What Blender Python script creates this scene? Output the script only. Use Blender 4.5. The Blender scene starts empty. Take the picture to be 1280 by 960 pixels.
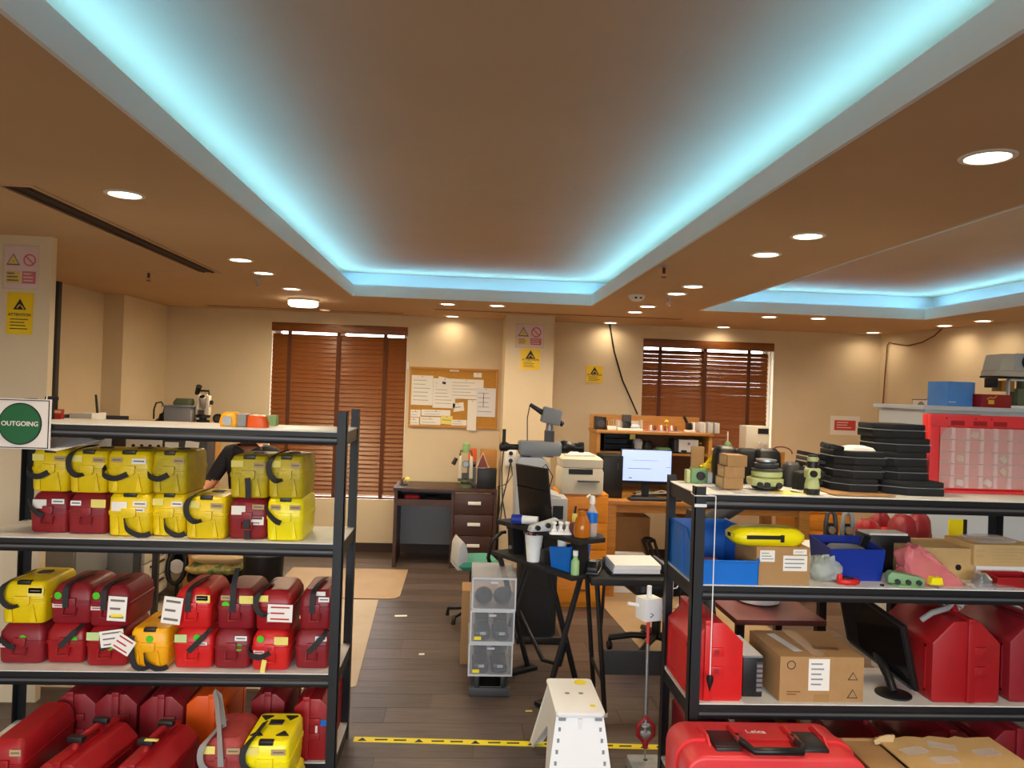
import bpy, bmesh, math, random
from mathutils import Vector, Matrix, Euler
random.seed(11)
sc = bpy.context.scene
col = sc.collection
PI = math.pi

# ------------------------------------------------------------------ camera
CAMH, FPX, ROLL = 1.7, 960.0, math.radians(2.0)      # eye height (m), focal length in px of a 1280 wide frame, roll
VPX, VPY = 581.0, 483.5                              # where lines running along +Y meet
_dy = Vector((VPX - 640, VPY - 480, FPX)).normalized()
_up = Vector((math.sin(ROLL), -math.cos(ROLL), 0)); _up = (_up - _dy * _up.dot(_dy)).normalized()
_dx = _up.cross(_dy)
if _dx.x < 0: _dx = -_dx
CAM = Vector((0, 0, CAMH))
cd = bpy.data.cameras.new('camera'); cam = bpy.data.objects.new('camera', cd); col.objects.link(cam)
cd.sensor_width = 36; cd.lens = FPX / 1280 * 36; cd.clip_start = .05
right = Vector((_dx.x, _dy.x, _up.x)); upw = -Vector((_dx.y, _dy.y, _up.y)); fwd = Vector((_dx.z, _dy.z, _up.z))
cam.matrix_world = Matrix(((right.x, upw.x, -fwd.x, 0), (right.y, upw.y, -fwd.y, 0), (right.z, upw.z, -fwd.z, CAMH), (0, 0, 0, 1)))
sc.camera = cam

def ray(px, py):
    c = Vector((px - 640, py - 480, FPX)); return Vector((c.dot(_dx), c.dot(_dy), c.dot(_up)))
def W(px, py, Y):                    # survey: the point of a sight line at depth Y in the room
    r = ray(px, py); return CAM + r * (Y / r.y)
def F(px, py, z):                    # survey: the point of a sight line on the level z
    r = ray(px, py); return CAM + r * ((z - CAMH) / r.z)

# ------------------------------------------------------------------ world, exposure
wd = bpy.data.worlds.new('daylight'); sc.world = wd; wd.use_nodes = True
bg = wd.node_tree.nodes['Background']; bg.inputs[1].default_value = 13.0
_n = wd.node_tree.nodes; _l = wd.node_tree.links                      # even overcast sky over darker ground
_tc = _n.new('ShaderNodeTexCoord'); _sp = _n.new('ShaderNodeSeparateXYZ'); _rp = _n.new('ShaderNodeValToRGB')
_l.new(_tc.outputs['Generated'], _sp.inputs[0]); _mr = _n.new('ShaderNodeMapRange'); _mr.inputs[1].default_value = -1; _mr.inputs[2].default_value = 1
_l.new(_sp.outputs['Z'], _mr.inputs[0]); _l.new(_mr.outputs[0], _rp.inputs[0]); _l.new(_rp.outputs[0], bg.inputs[0])
_rp.color_ramp.elements[0].position = .495; _rp.color_ramp.elements[0].color = (.10, .10, .095, 1)
_rp.color_ramp.elements[1].position = .505; _rp.color_ramp.elements[1].color = (.90, .95, 1, 1)
sc.view_settings.view_transform = 'Standard'; sc.view_settings.look = 'None'
sc.view_settings.gamma = 1; sc.view_settings.use_curve_mapping = False
sc.view_settings.exposure = 0.0
LAMP_W, COVE_W = 6.8, 4.8
WARM = (1, .79, .53); CYAN = (.15, .54, 1.0)

def area(name, loc, rot, sx, sy, watts, color, shape='RECTANGLE', spread=PI, parent=None):
    l = bpy.data.lights.new(name, 'AREA'); l.shape = shape; l.size = sx
    if shape == 'RECTANGLE': l.size_y = sy
    l.energy = watts; l.color = color; l.spread = spread
    o = bpy.data.objects.new(name, l); col.objects.link(o); o.location = loc; o.rotation_euler = rot
    if parent: o.parent = parent
    return o

# ------------------------------------------------------------------ materials
def lin(c):
    r = []
    for v in c:
        v /= 255.0; r.append(v / 12.92 if v <= .04045 else ((v + .055) / 1.055) ** 2.4)
    return (*r, 1)
MATS = {}
def M(name, c=(128, 128, 128), rough=.5, metal=0, c2=None, ns=8.0, bump=0, emit=None, es=0, alpha=1, trans=0, stretch=None, coat=0, lo=.35, hi=.65):
    if name in MATS: return MATS[name]
    m = bpy.data.materials.new(name); m.use_nodes = True; nt = m.node_tree; b = nt.nodes['Principled BSDF']
    b.inputs['Base Color'].default_value = lin(c); b.inputs['Roughness'].default_value = rough; b.inputs['Metallic'].default_value = metal
    if alpha < 1: b.inputs['Alpha'].default_value = alpha
    if trans: b.inputs['Transmission Weight'].default_value = trans; b.inputs['IOR'].default_value = 1.3
    if coat: b.inputs['Coat Weight'].default_value = coat
    if emit: b.inputs['Emission Color'].default_value = lin(emit); b.inputs['Emission Strength'].default_value = es
    if c2 or bump:
        tc = nt.nodes.new('ShaderNodeTexCoord'); mp = nt.nodes.new('ShaderNodeMapping'); nz = nt.nodes.new('ShaderNodeTexNoise')
        nt.links.new(tc.outputs['Object'], mp.inputs[0]); nt.links.new(mp.outputs[0], nz.inputs['Vector'])
        if stretch: mp.inputs['Scale'].default_value = stretch
        nz.inputs['Scale'].default_value = ns; nz.inputs['Detail'].default_value = 5; nz.inputs['Roughness'].default_value = .65
        if c2:
            cr = nt.nodes.new('ShaderNodeValToRGB'); cr.color_ramp.elements[0].color = lin(c); cr.color_ramp.elements[1].color = lin(c2)
            cr.color_ramp.elements[0].position = lo; cr.color_ramp.elements[1].position = hi
            nt.links.new(nz.outputs['Fac'], cr.inputs[0]); nt.links.new(cr.outputs[0], b.inputs['Base Color'])
        if bump:
            bp = nt.nodes.new('ShaderNodeBump'); bp.inputs['Strength'].default_value = bump; bp.inputs['Distance'].default_value = .01
            nt.links.new(nz.outputs['Fac'], bp.inputs['Height']); nt.links.new(bp.outputs[0], b.inputs['Normal'])
    MATS[name] = m; return m
def pick_island(m, ca, cb, fac=1.0):   # piece-to-piece colour spread by object
    nt = m.node_tree; b = nt.nodes['Principled BSDF']; oi = nt.nodes.new('ShaderNodeObjectInfo')
    cr = nt.nodes.new('ShaderNodeMix'); cr.data_type = 'RGBA'; cr.blend_type = 'MULTIPLY'; cr.inputs[0].default_value = fac
    rp = nt.nodes.new('ShaderNodeValToRGB'); rp.color_ramp.elements[0].color = lin(ca); rp.color_ramp.elements[1].color = lin(cb)
    nt.links.new(oi.outputs['Random'], rp.inputs[0])
    src = b.inputs['Base Color'].links[0].from_socket
    nt.links.new(src, cr.inputs[6]); nt.links.new(rp.outputs[0], cr.inputs[7]); nt.links.new(cr.outputs[2], b.inputs['Base Color'])

M('wall', (228, 210, 178), .85, c2=(222, 203, 170), ns=1.5)
M('ceiling', (206, 172, 134), .9, c2=(200, 166, 128), ns=1.2)
M('ceiling_raised', (208, 178, 144), .9, c2=(202, 172, 138), ns=1.2)
M('cove_white', (235, 236, 236), .8)
M('plank', (84, 72, 67), .38, c2=(110, 95, 88), ns=3, stretch=(1.2, 14, 1), bump=.05)
pick_island(MATS['plank'], (205, 200, 196), (255, 252, 250))
M('subfloor', (70, 58, 52), .5, c2=(84, 70, 62), ns=4)
M('baseboard', (58, 38, 28), .5)
M('black_steel', (30, 30, 33), .42, metal=.2)
M('rail_grey', (92, 93, 98), .4, metal=.3)
M('board_white', (226, 224, 220), .5, c2=(206, 202, 196), ns=6, lo=.5, hi=.8)
M('yellow', (236, 205, 12), .38, c2=(196, 164, 14), ns=9, lo=.5, hi=.85)
M('yellow_dull', (204, 180, 24), .45, c2=(150, 132, 30), ns=8, lo=.45, hi=.8)
M('yellow_bright', (250, 232, 14), .32)
M('yellow_orange', (246, 176, 14), .4)
M('red', (158, 20, 28), .38, c2=(130, 20, 26), ns=6, lo=.5, hi=.8)
M('red_dull', (140, 26, 36), .45, c2=(112, 28, 34), ns=6, lo=.45, hi=.8)
M('red_bright', (214, 34, 34), .36, c2=(190, 36, 38), ns=5, lo=.5, hi=.85)
M('red_dusty', (172, 66, 62), .6, c2=(140, 38, 40), ns=9)
M('red_coral', (228, 56, 60), .4, c2=(218, 80, 82), ns=6, lo=.5, hi=.8)
M('orange', (232, 92, 18), .4)
M('strap', (38, 38, 40), .7)
M('strap_grey', (150, 146, 144), .6)
M('black', (22, 22, 24), .4)
M('black_gloss', (10, 10, 12), .12)
M('black_matte', (24, 24, 26), .75)
M('dark_grey', (62, 62, 64), .5)
M('grey', (140, 144, 148), .5)
M('light_grey', (196, 200, 204), .45)
M('silver', (180, 182, 186), .3, metal=.8)
M('white', (242, 242, 240), .45)
M('paper', (240, 236, 228), .8)
M('paper_cool', (226, 226, 232), .8)
M('ink', (50, 46, 56), .8)
M('ink_soft', (120, 108, 100), .8)
M('ink_red', (190, 40, 50), .8)
M('note_yellow', (240, 224, 120), .8)
M('note_green', (196, 220, 150), .8)
M('dot_green', (70, 200, 20), .6, emit=None)
M('label_tan', (190, 160, 110), .7)
M('carton', (178, 138, 90), .8, c2=(166, 126, 80), ns=5)
M('carton_pale', (206, 172, 116), .8, c2=(196, 160, 104), ns=5)
M('carton_edge', (206, 176, 128), .8)
M('tape_brown', (168, 128, 82), .25)
M('wood', (190, 134, 62), .45, c2=(170, 116, 50), ns=4, stretch=(1.5, 1.5, 12))
M('wood_h', (186, 130, 62), .45, c2=(166, 112, 50), ns=4, stretch=(1.5, 12, 12))
M('wood_back', (120, 74, 34), .6, c2=(106, 64, 28), ns=4)
M('orange_wood', (232, 150, 38), .45, c2=(216, 132, 28), ns=4, stretch=(1.5, 1.5, 14))
M('dark_wood', (74, 46, 36), .42, c2=(60, 36, 28), ns=4, stretch=(1.5, 1.5, 14))
M('blind', (142, 84, 34), .36, c2=(122, 68, 26), ns=5, stretch=(2, 14, 14))
M('blind_tape', (92, 48, 22), .8)
M('cork', (200, 146, 62), .9, c2=(184, 130, 52), ns=60)
M('oak_trim', (196, 138, 60), .5)
M('blue_bin', (16, 112, 210), .35)
M('navy_bin', (16, 48, 150), .35)
M('blue_box', (70, 140, 226), .5, c2=(110, 165, 226), ns=2)
M('box_red', (156, 18, 22), .5)
M('beige', (216, 208, 190), .5)
M('cream_green', (196, 204, 140), .45)
M('pale_green', (150, 190, 130), .5)
M('instr_green', (120, 160, 110), .45)
M('olive', (96, 104, 76), .5)
M('glass', (255, 255, 255), .05, trans=1)
M('window_frame', (235, 235, 232), .4)
M('clear_plastic', (236, 238, 242), .18, alpha=.36)
M('clear_panel', (226, 232, 240), .08, alpha=.1)
M('film', (236, 236, 240), .12, alpha=.3, bump=.6, ns=14)
M('film_pink', (236, 130, 140), .15, alpha=.62, bump=.8, ns=16)
M('bubble', (222, 232, 220), .15, alpha=.5, bump=.9, ns=28)
M('amber', (196, 112, 22), .12, alpha=.82)
M('skin', (196, 134, 104), .55)
M('shirt', (26, 26, 34), .85)
M('trousers', (40, 42, 50), .85)
M('hair', (22, 18, 16), .6)
M('sign_green', (24, 104, 60), .4)
M('sign_yellow', (244, 206, 20), .35)
M('sign_red', (206, 62, 58), .4)
M('sign_white', (244, 236, 230), .3)
M('sign_pink', (244, 206, 204), .4)
M('mat_beige', (178, 150, 114), .6, c2=(168, 141, 106), ns=3)
M('mat_pale', (192, 176, 154), .6, c2=(182, 166, 144), ns=3)
M('tape_yellow', (246, 226, 20), .45)
M('lamp_on', (255, 244, 224), .5, emit=(255, 240, 214), es=9)
M('lamp_ring', (236, 232, 224), .4)
M('led', (200, 240, 255), .5, emit=(150, 215, 255), es=6)
M('screen_on', (180, 200, 250), .4, emit=(178, 200, 255), es=.85)
M('screen_text', (90, 100, 150), .6)
M('slot_dark', (46, 36, 28), .8)
M('teal', (60, 150, 130), .5)
M('maroon', (120, 60, 58), .5)
M('gold', (226, 186, 60), .4)

# ------------------------------------------------------------------ mesh builder
class MB:
    def __init__(s): s.v = []; s.f = []
    def add(s, v, f):
        n = len(s.v); s.v += [Vector(p) for p in v]; s.f += [tuple(i + n for i in q) for q in f]; return s
    def bx(s, x0, x1, y0, y1, z0, z1):
        return s.add([(x0, y0, z0), (x1, y0, z0), (x1, y1, z0), (x0, y1, z0), (x0, y0, z1), (x1, y0, z1), (x1, y1, z1), (x0, y1, z1)],
                     [(3, 2, 1, 0), (4, 5, 6, 7), (0, 1, 5, 4), (1, 2, 6, 5), (2, 3, 7, 6), (3, 0, 4, 7)])
    def box(s, c, d, rot=(0, 0, 0)):
        R = Euler(rot).to_matrix(); n = len(s.v); h = [k / 2 for k in d]
        s.bx(-h[0], h[0], -h[1], h[1], -h[2], h[2])
        for i in range(n, len(s.v)): s.v[i] = R @ s.v[i] + Vector(c)
        return s
    def prism(s, pts, axis, a, b):
        def mk(p, t): return {'x': (t, p[0], p[1]), 'y': (p[0], t, p[1]), 'z': (p[0], p[1], t)}[axis]
        n = len(pts); v = [mk(p, a) for p in pts] + [mk(p, b) for p in pts]
        return s.add(v, [tuple(range(n))[::-1], tuple(range(n, 2 * n))] + [(i, (i + 1) % n, n + (i + 1) % n, n + i) for i in range(n)])
    def cyl(s, p0, p1, r0, r1=None, n=12):
        p0, p1 = Vector(p0), Vector(p1); r1 = r0 if r1 is None else r1
        d = (p1 - p0).normalized(); a = d.orthogonal().normalized(); b = d.cross(a); v = []
        for p, r in ((p0, r0), (p1, r1)):
            v += [p + a * (r * math.cos(2 * PI * i / n)) + b * (r * math.sin(2 * PI * i / n)) for i in range(n)]
        return s.add(v, [tuple(range(n))[::-1], tuple(range(n, 2 * n))] + [(i, (i + 1) % n, n + (i + 1) % n, n + i) for i in range(n)])
    def tube(s, pts, r, n=6, closed=False):
        pts = [Vector(p) for p in pts]; N = len(pts); v = []; f = []; a = None
        for i, p in enumerate(pts):
            t = (pts[(i + 1) % N] - pts[i - 1]) if closed else (pts[min(i + 1, N - 1)] - pts[max(i - 1, 0)])
            t.normalize()
            a = t.orthogonal().normalized() if a is None else (a - t * a.dot(t)).normalized()
            b = t.cross(a); v += [p + a * (r * math.cos(2 * PI * k / n)) + b * (r * math.sin(2 * PI * k / n)) for k in range(n)]
        for i in range(N if closed else N - 1):
            j = (i + 1) % N
            f += [(i * n + k, i * n + (k + 1) % n, j * n + (k + 1) % n, j * n + k) for k in range(n)]
        if not closed: f += [tuple(range(n))[::-1], tuple(range((N - 1) * n, N * n))]
        return s.add(v, f)
    def ribbon(s, pts, wd, width, th=.003):
        pts = [Vector(p) for p in pts]; N = len(pts); v = []; wv = Vector(wd).normalized()
        for i, p in enumerate(pts):
            t = (pts[min(i + 1, N - 1)] - pts[max(i - 1, 0)]).normalized()
            w = (wv - t * wv.dot(t)); w = w.normalized() if w.length > 1e-3 else t.orthogonal().normalized()
            nn = t.cross(w)
            v += [p - w * width / 2 - nn * th / 2, p + w * width / 2 - nn * th / 2, p + w * width / 2 + nn * th / 2, p - w * width / 2 + nn * th / 2]
        f = [(0, 1, 2, 3), tuple((N - 1) * 4 + k for k in (3, 2, 1, 0))]
        for i in range(N - 1): f += [(i * 4 + k, (i + 1) * 4 + k, (i + 1) * 4 + (k + 1) % 4, i * 4 + (k + 1) % 4) for k in range(4)]
        return s.add(v, f)
    def lathe(s, prof, c=(0, 0, 0), n=16, axis='z'):
        v = []; f = []
        for r, z in prof:
            for k in range(n):
                a = 2 * PI * k / n; x, y = r * math.cos(a), r * math.sin(a)
                q = {'z': (x, y, z), 'y': (x, z, -y), 'x': (z, x, y)}[axis]
                v.append((q[0] + c[0], q[1] + c[1], q[2] + c[2]))
        m = len(prof)
        for i in range(m - 1): f += [(i * n + k, i * n + (k + 1) % n, (i + 1) * n + (k + 1) % n, (i + 1) * n + k) for k in range(n)]
        f += [tuple(range(n))[::-1], tuple(range((m - 1) * n, m * n))]
        return s.add(v, f)
    def loft(s, secs, r=.01, seg=2):
        v = []; f = []; n = 4 * (seg + 1)
        for x0, x1, y0, y1, z in secs:
            rr = min(r, (x1 - x0) * .49, (y1 - y0) * .49)
            for cx, cy, a0 in ((x1 - rr, y1 - rr, 0), (x0 + rr, y1 - rr, 90), (x0 + rr, y0 + rr, 180), (x1 - rr, y0 + rr, 270)):
                for k in range(seg + 1):
                    a = math.radians(a0 + 90 * k / seg); v.append((cx + rr * math.cos(a), cy + rr * math.sin(a), z))
        for i in range(len(secs) - 1): f += [(i * n + k, i * n + (k + 1) % n, (i + 1) * n + (k + 1) % n, (i + 1) * n + k) for k in range(n)]
        f += [tuple(range(n))[::-1], tuple(range((len(secs) - 1) * n, len(secs) * n))]
        return s.add(v, f)
    def ball(s, c, r, n=10, m=7):
        r = (r, r, r) if not hasattr(r, '__len__') else r; v = []; f = []
        for i in range(m + 1):
            t = PI * i / m
            rr = max(math.sin(t), .02)
            v += [(c[0] + r[0] * rr * math.cos(2 * PI * k / n), c[1] + r[1] * rr * math.sin(2 * PI * k / n), c[2] - r[2] * math.cos(t)) for k in range(n)]
        for i in range(m): f += [(i * n + k, i * n + (k + 1) % n, (i + 1) * n + (k + 1) % n, (i + 1) * n + k) for k in range(n)]
        f += [tuple(range(n))[::-1], tuple(range(m * n, (m + 1) * n))]
        return s.add(v, f)
    def soften(s, cuts, amp, scale, seed=0, floor=None):      # crumple: subdivide, then push vertices about with noise
        from mathutils import noise
        me = bpy.data.meshes.new('tmp'); me.from_pydata([tuple(p) for p in s.v], [], s.f); bm = bmesh.new(); bm.from_mesh(me)
        bmesh.ops.recalc_face_normals(bm, faces=bm.faces); bmesh.ops.triangulate(bm, faces=[f for f in bm.faces if len(f.verts) > 4])
        bmesh.ops.subdivide_edges(bm, edges=bm.edges, cuts=cuts, use_grid_fill=True, smooth=.3); bm.normal_update(); bm.verts.ensure_lookup_table()
        lo = min(v.co.z for v in bm.verts); o = Vector((seed * 3.1, seed * 1.7, seed))
        new = [v.co + v.normal * amp * (noise.noise(v.co * scale + o) + .6 * (abs(noise.noise(v.co * scale * 2.3 + o)) * 2 - .6)) for v in bm.verts]
        s.v = [Vector((p.x, p.y, max(p.z, lo))) for p in new]; bm.verts.index_update(); s.f = [tuple(v.index for v in f.verts) for f in bm.faces]
        bm.free(); bpy.data.meshes.remove(me); return s
    def xf(s, mat):
        s.v = [mat @ p for p in s.v]; return s
    def mesh(s, name, mat, smooth=0, bevel=0, seg=2):
        me = bpy.data.meshes.new(name); me.from_pydata([tuple(p) for p in s.v], [], s.f); me.update()
        bm = bmesh.new(); bm.from_mesh(me)
        bmesh.ops.recalc_face_normals(bm, faces=bm.faces)
        if bevel: bmesh.ops.bevel(bm, geom=[e for e in bm.edges if len(e.link_faces) == 2 and e.calc_face_angle(0) > .5], offset=bevel, segments=seg, affect='EDGES', clamp_overlap=True, profile=.6)
        bm.to_mesh(me); bm.free()
        if smooth or bevel:
            for p in me.polygons: p.use_smooth = True
            me.set_sharp_from_angle(angle=math.radians(smooth or 40))
        if mat: me.materials.append(MATS[mat] if isinstance(mat, str) else mat)
        return me
    def build(s, name, mat, parent=None, w=False, smooth=0, bevel=0, seg=2, origin=None):
        if parent is not None:
            if w:
                inv = RM[parent.name].inverted(); s.v = [inv @ p for p in s.v]
        else:
            xs, ys, zs = zip(*[tuple(p) for p in s.v])
            o = Vector(origin) if origin else Vector(((min(xs) + max(xs)) / 2, (min(ys) + max(ys)) / 2, min(zs)))
            s.v = [p - o for p in s.v]
        ob = bpy.data.objects.new(name, s.mesh(name, mat, smooth, bevel, seg)); col.objects.link(ob)
        if parent is not None: ob.parent = parent; RM[ob.name] = RM[parent.name]
        else: ob.location = o; RM[ob.name] = Matrix.Translation(o)
        return ob
RM = {}
def tag(o, label=None, cat=None, group=None, kind=None):
    if label: o['label'] = label
    if cat: o['category'] = cat
    if group: o['group'] = group
    if kind: o['kind'] = kind
    return o
def thing(name, label, cat, loc=(0, 0, 0), rz=0, group=None):
    o = bpy.data.objects.new(name, None); col.objects.link(o); o.location = loc; o.rotation_euler = (0, 0, rz); o.empty_display_size = .05
    RM[o.name] = Matrix.Translation(Vector(loc)) @ Matrix.Rotation(rz, 4, 'Z')
    return tag(o, label, cat, group)
def struct(o): o['kind'] = 'structure'; return o
def copy_tree(o, parent=None):
    c = o.copy(); col.objects.link(c); c.parent = parent; RM[c.name] = RM[o.name]
    for ch in list(o.children): copy_tree(ch, c)
    return c
def text(body, size, mat, parent, mtx, name='lettering', align='CENTER', th=.0006, bold=0):
    cu = bpy.data.curves.new('t', 'FONT'); cu.body = body; cu.size = size; cu.align_x = align; cu.align_y = 'CENTER'; cu.extrude = th; cu.offset = bold
    cu.resolution_u = 3
    t = bpy.data.objects.new('t', cu); col.objects.link(t)
    me = bpy.data.meshes.new_from_object(t.evaluated_get(bpy.context.evaluated_depsgraph_get()))
    bpy.data.objects.remove(t); bpy.data.curves.remove(cu)
    me.name = name; me.transform(mtx); me.materials.clear(); me.materials.append(MATS[mat])
    o = bpy.data.objects.new(name, me); col.objects.link(o); o.parent = parent; RM[o.name] = RM[parent.name]
    return o
FRONT = Matrix.Rotation(PI / 2, 4, 'X')          # text lying in XY -> standing, facing -Y
def at(x, y, z, rot=None): return Matrix.Translation(Vector((x, y, z))) @ (rot if rot is not None else FRONT)
def S(pxw, Y): return pxw * Y / FPX              # apparent size to metres at depth Y
def lines(parent, x0, x1, z0, z1, y, n, mat='ink', name='printed_text', th=.4, seed=0):
    rnd = random.Random(seed + int(abs(x0) * 1000)); m = MB(); hh = (z1 - z0) / n
    for i in range(n):
        zc = z1 - (i + .5) * hh; m.bx(x0, x0 + (x1 - x0) * rnd.uniform(.6, 1), y - .0005, y, zc - hh * th / 2, zc + hh * th / 2)
    return m.build(name, mat, parent)

# ================================================================== THE ROOM
CZ, UZ, BY = 2.40, 2.61, 7.85                  # lower ceiling, raised ceiling, back wall
COVES = ((-.93, 1.02, -1.0, 6.22), (1.91, 3.85, -1.0, 6.24))
RX0, RX1, RY0, RY1 = -4.2, 6.0, -2.2, 8.25

fl = struct(MB().bx(RX0, RX1, RY0, RY1, -.06, -.006).build('floor', 'subfloor'))
pw, pl = .182, 1.22
plank_me = {}
def plank_mesh(L):
    k = round(L, 2)
    if k not in plank_me: plank_me[k] = MB().bx(0, k - .0025, 0, pw - .0025, -.012, 0).mesh('plank', 'plank')
    return plank_me[k]
y = 2.44; r = 0
while y < BY - .02:
    x = -3.16 - random.choice((.15, .4, .62, .85)) ; first = True
    while x < 4.5:
        x1 = x + pl; a, b = max(x, -3.16), min(x1, 4.62)
        if b - a > .08:
            o = bpy.data.objects.new('plank', plank_mesh(b - a)); col.objects.link(o); o.parent = fl
            o.location = Vector((a, y, 0)) - fl.location
        x = x1
    y += pw; r += 1

# ceilings -----------------------------------------------------------
m = MB()
xs = [RX0, COVES[0][0], COVES[0][1], COVES[1][0], COVES[1][1], RX1]
for i in range(5):
    if i in (1, 3):
        c = COVES[i // 2]; m.bx(xs[i], xs[i + 1], RY0, c[2], CZ, CZ + .02); m.bx(xs[i], xs[i + 1], c[3], RY1, CZ, CZ + .02)
    else: m.bx(xs[i], xs[i + 1], RY0, RY1, CZ, CZ + .02)
struct(m.build('ceiling', 'ceiling'))
for ci, (x0, x1, y0, y1) in enumerate(COVES):
    g = .17                                            # depth of the light trough behind the lip
    m = MB()
    m.bx(x0 - g, x1 + g, y0 - g, y1 + g, UZ, UZ + .02)
    struct(m.build('ceiling_raised', 'ceiling_raised'))
    m = MB()
    m.bx(x0 - g - .02, x0 - g, y0 - g, y1 + g, CZ + .02, UZ); m.bx(x1 + g, x1 + g + .02, y0 - g, y1 + g, CZ + .02, UZ)
    m.bx(x0 - g, x1 + g, y1 + g, y1 + g + .02, CZ + .02, UZ); m.bx(x0 - g, x1 + g, y0 - g - .02, y0 - g, CZ + .02, UZ)
    struct(m.build('trim_%d' % (ci * 2 + 1), 'cove_white'))
    m = MB(); t = .014; zt = CZ + .088; zb = CZ - .003
    m.bx(x0, x0 + t, y0, y1, zb, zt); m.bx(x1 - t, x1, y0, y1, zb, zt); m.bx(x0 + t, x1 - t, y1 - t, y1, zb, zt); m.bx(x0 + t, x1 - t, y0, y0 + t, zb, zt)
    struct(m.build('trim_%d' % (ci * 2 + 2), 'cove_white'))
    # light strips lying in the trough, the real source of the blue glow
    zs = CZ + .064
    for k, (ax, ay, lx, ly, rot) in enumerate((
            (x0 - .075, (y0 + y1) / 2, .02, y1 - y0, (0, 1.1, 0)), (x1 + .075, (y0 + y1) / 2, .02, y1 - y0, (0, -1.1, 0)),
            ((x0 + x1) / 2, y1 + .075, x1 - x0, .02, (1.1, 0, 0)), ((x0 + x1) / 2, y0 - .075, x1 - x0, .02, (-1.1, 0, 0)))):
        t = thing('light_strip', 'blue light strip along the %s edge of the %s' % (('left-wall', 'right-wall', 'blind-side', 'entrance-side')[k],
                   ('large ceiling recess over the aisle', 'ceiling recess beside the right wall')[ci]), 'light strip', (ax, ay, zs - .012),
                  group='cove light strips of the %s recess' % ('aisle', 'side')[ci])
        MB().bx(-lx / 2, lx / 2, -ly / 2, ly / 2, 0, .006).build('strip_tape', 'white', t)
        MB().bx(-lx / 4 if lx < .1 else -lx / 2, lx / 4 if lx < .1 else lx / 2, -ly / 4 if ly < .1 else -ly / 2, ly / 4 if ly < .1 else ly / 2, .006, .009).build('diodes', 'led', t)
        area('strip_light', (0, 0, .016), (PI + rot[0], rot[1], 0), lx if lx > .1 else .03, ly if ly > .1 else .03, COVE_W * max(lx, ly), CYAN, parent=t)

# walls -----------------------------------------------------------
WIN = ((-1.955, -.595, .52, 2.285), (1.83, 3.215, .95, 2.265))
m = MB(); edges = [RX0, WIN[0][0], WIN[0][1], WIN[1][0], WIN[1][1], RX1]; T = .3
for i in range(5):
    if i in (1, 3):
        w_ = WIN[i // 2]; m.bx(edges[i], edges[i + 1], BY, BY + T, 0, w_[2]); m.bx(edges[i], edges[i + 1], BY, BY + T, w_[3], CZ)
    else: m.bx(edges[i], edges[i + 1], BY, BY + T, 0, CZ)
struct(m.build('wall_back', 'wall'))
struct(MB().bx(-3.35, -3.15, RY0, 6.87, 0, CZ).bx(-3.35, -2.98, 6.87, BY, 0, CZ).build('wall_left', 'wall'))
struct(MB().prism([(4.36, BY), (5.55, -2.2), (5.75, -2.2), (4.56, BY)], 'z', 0, CZ).build('wall_right', 'wall'))
FW = (-3.0, 2.6, .75, 2.2)                        # added unseen window band behind the viewer, brightens column and case fronts
struct(MB().bx(RX0, RX1, RY0 - .1, RY0, 0, FW[2]).bx(RX0, RX1, RY0 - .1, RY0, FW[3], CZ).bx(RX0, FW[0], RY0 - .1, RY0, FW[2], FW[3]).bx(FW[1], RX1, RY0 - .1, RY0, FW[2], FW[3]).build('wall_front', 'wall'))
wf = thing('window_3', None, None, ((FW[0] + FW[1]) / 2, RY0 - .05, FW[2])); wf['kind'] = 'structure'
for k in range(5):
    xx = FW[0] + (FW[1] - FW[0]) * k / 4; MB().bx(xx - .03, xx + .03, RY0 - .08, RY0 - .02, FW[2], FW[3]).build('mullion', 'window_frame', wf, w=True)
    if k < 4: MB().bx(xx + .03, xx + (FW[1] - FW[0]) / 4 - .03, RY0 - .054, RY0 - .048, FW[2], FW[3]).build('pane', 'clear_panel', wf, w=True)
pt = area('window_portal', ((FW[0] + FW[1]) / 2, RY0 - .12, (FW[2] + FW[3]) / 2), (PI / 2, 0, 0), FW[1] - FW[0], FW[3] - FW[2], 1, (1, 1, 1)); pt.data.cycles.is_portal = True
struct(MB().bx(-3.15, -2.15, 4.1, 4.15, 0, CZ).build('wall_column_left', 'wall'))
struct(MB().bx(.37, .835, 7.27, BY, 0, CZ).build('wall_column_middle', 'wall'))
struct(MB().bx(-2.98, .37, BY - .014, BY, 0, .09).bx(.835, 4.36, BY - .014, BY, 0, .09).build('baseboard_back', 'baseboard'))
struct(MB().bx(-3.15, -3.136, 4.15, 6.87, 0, .09).bx(-2.98, -2.966, 6.87, BY - .014, 0, .09).build('baseboard_left', 'baseboard'))
struct(MB().bx(-3.15, -3.128, 6.08, 6.13, 0, CZ).build('trim_5', 'dark_grey'))

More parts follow.
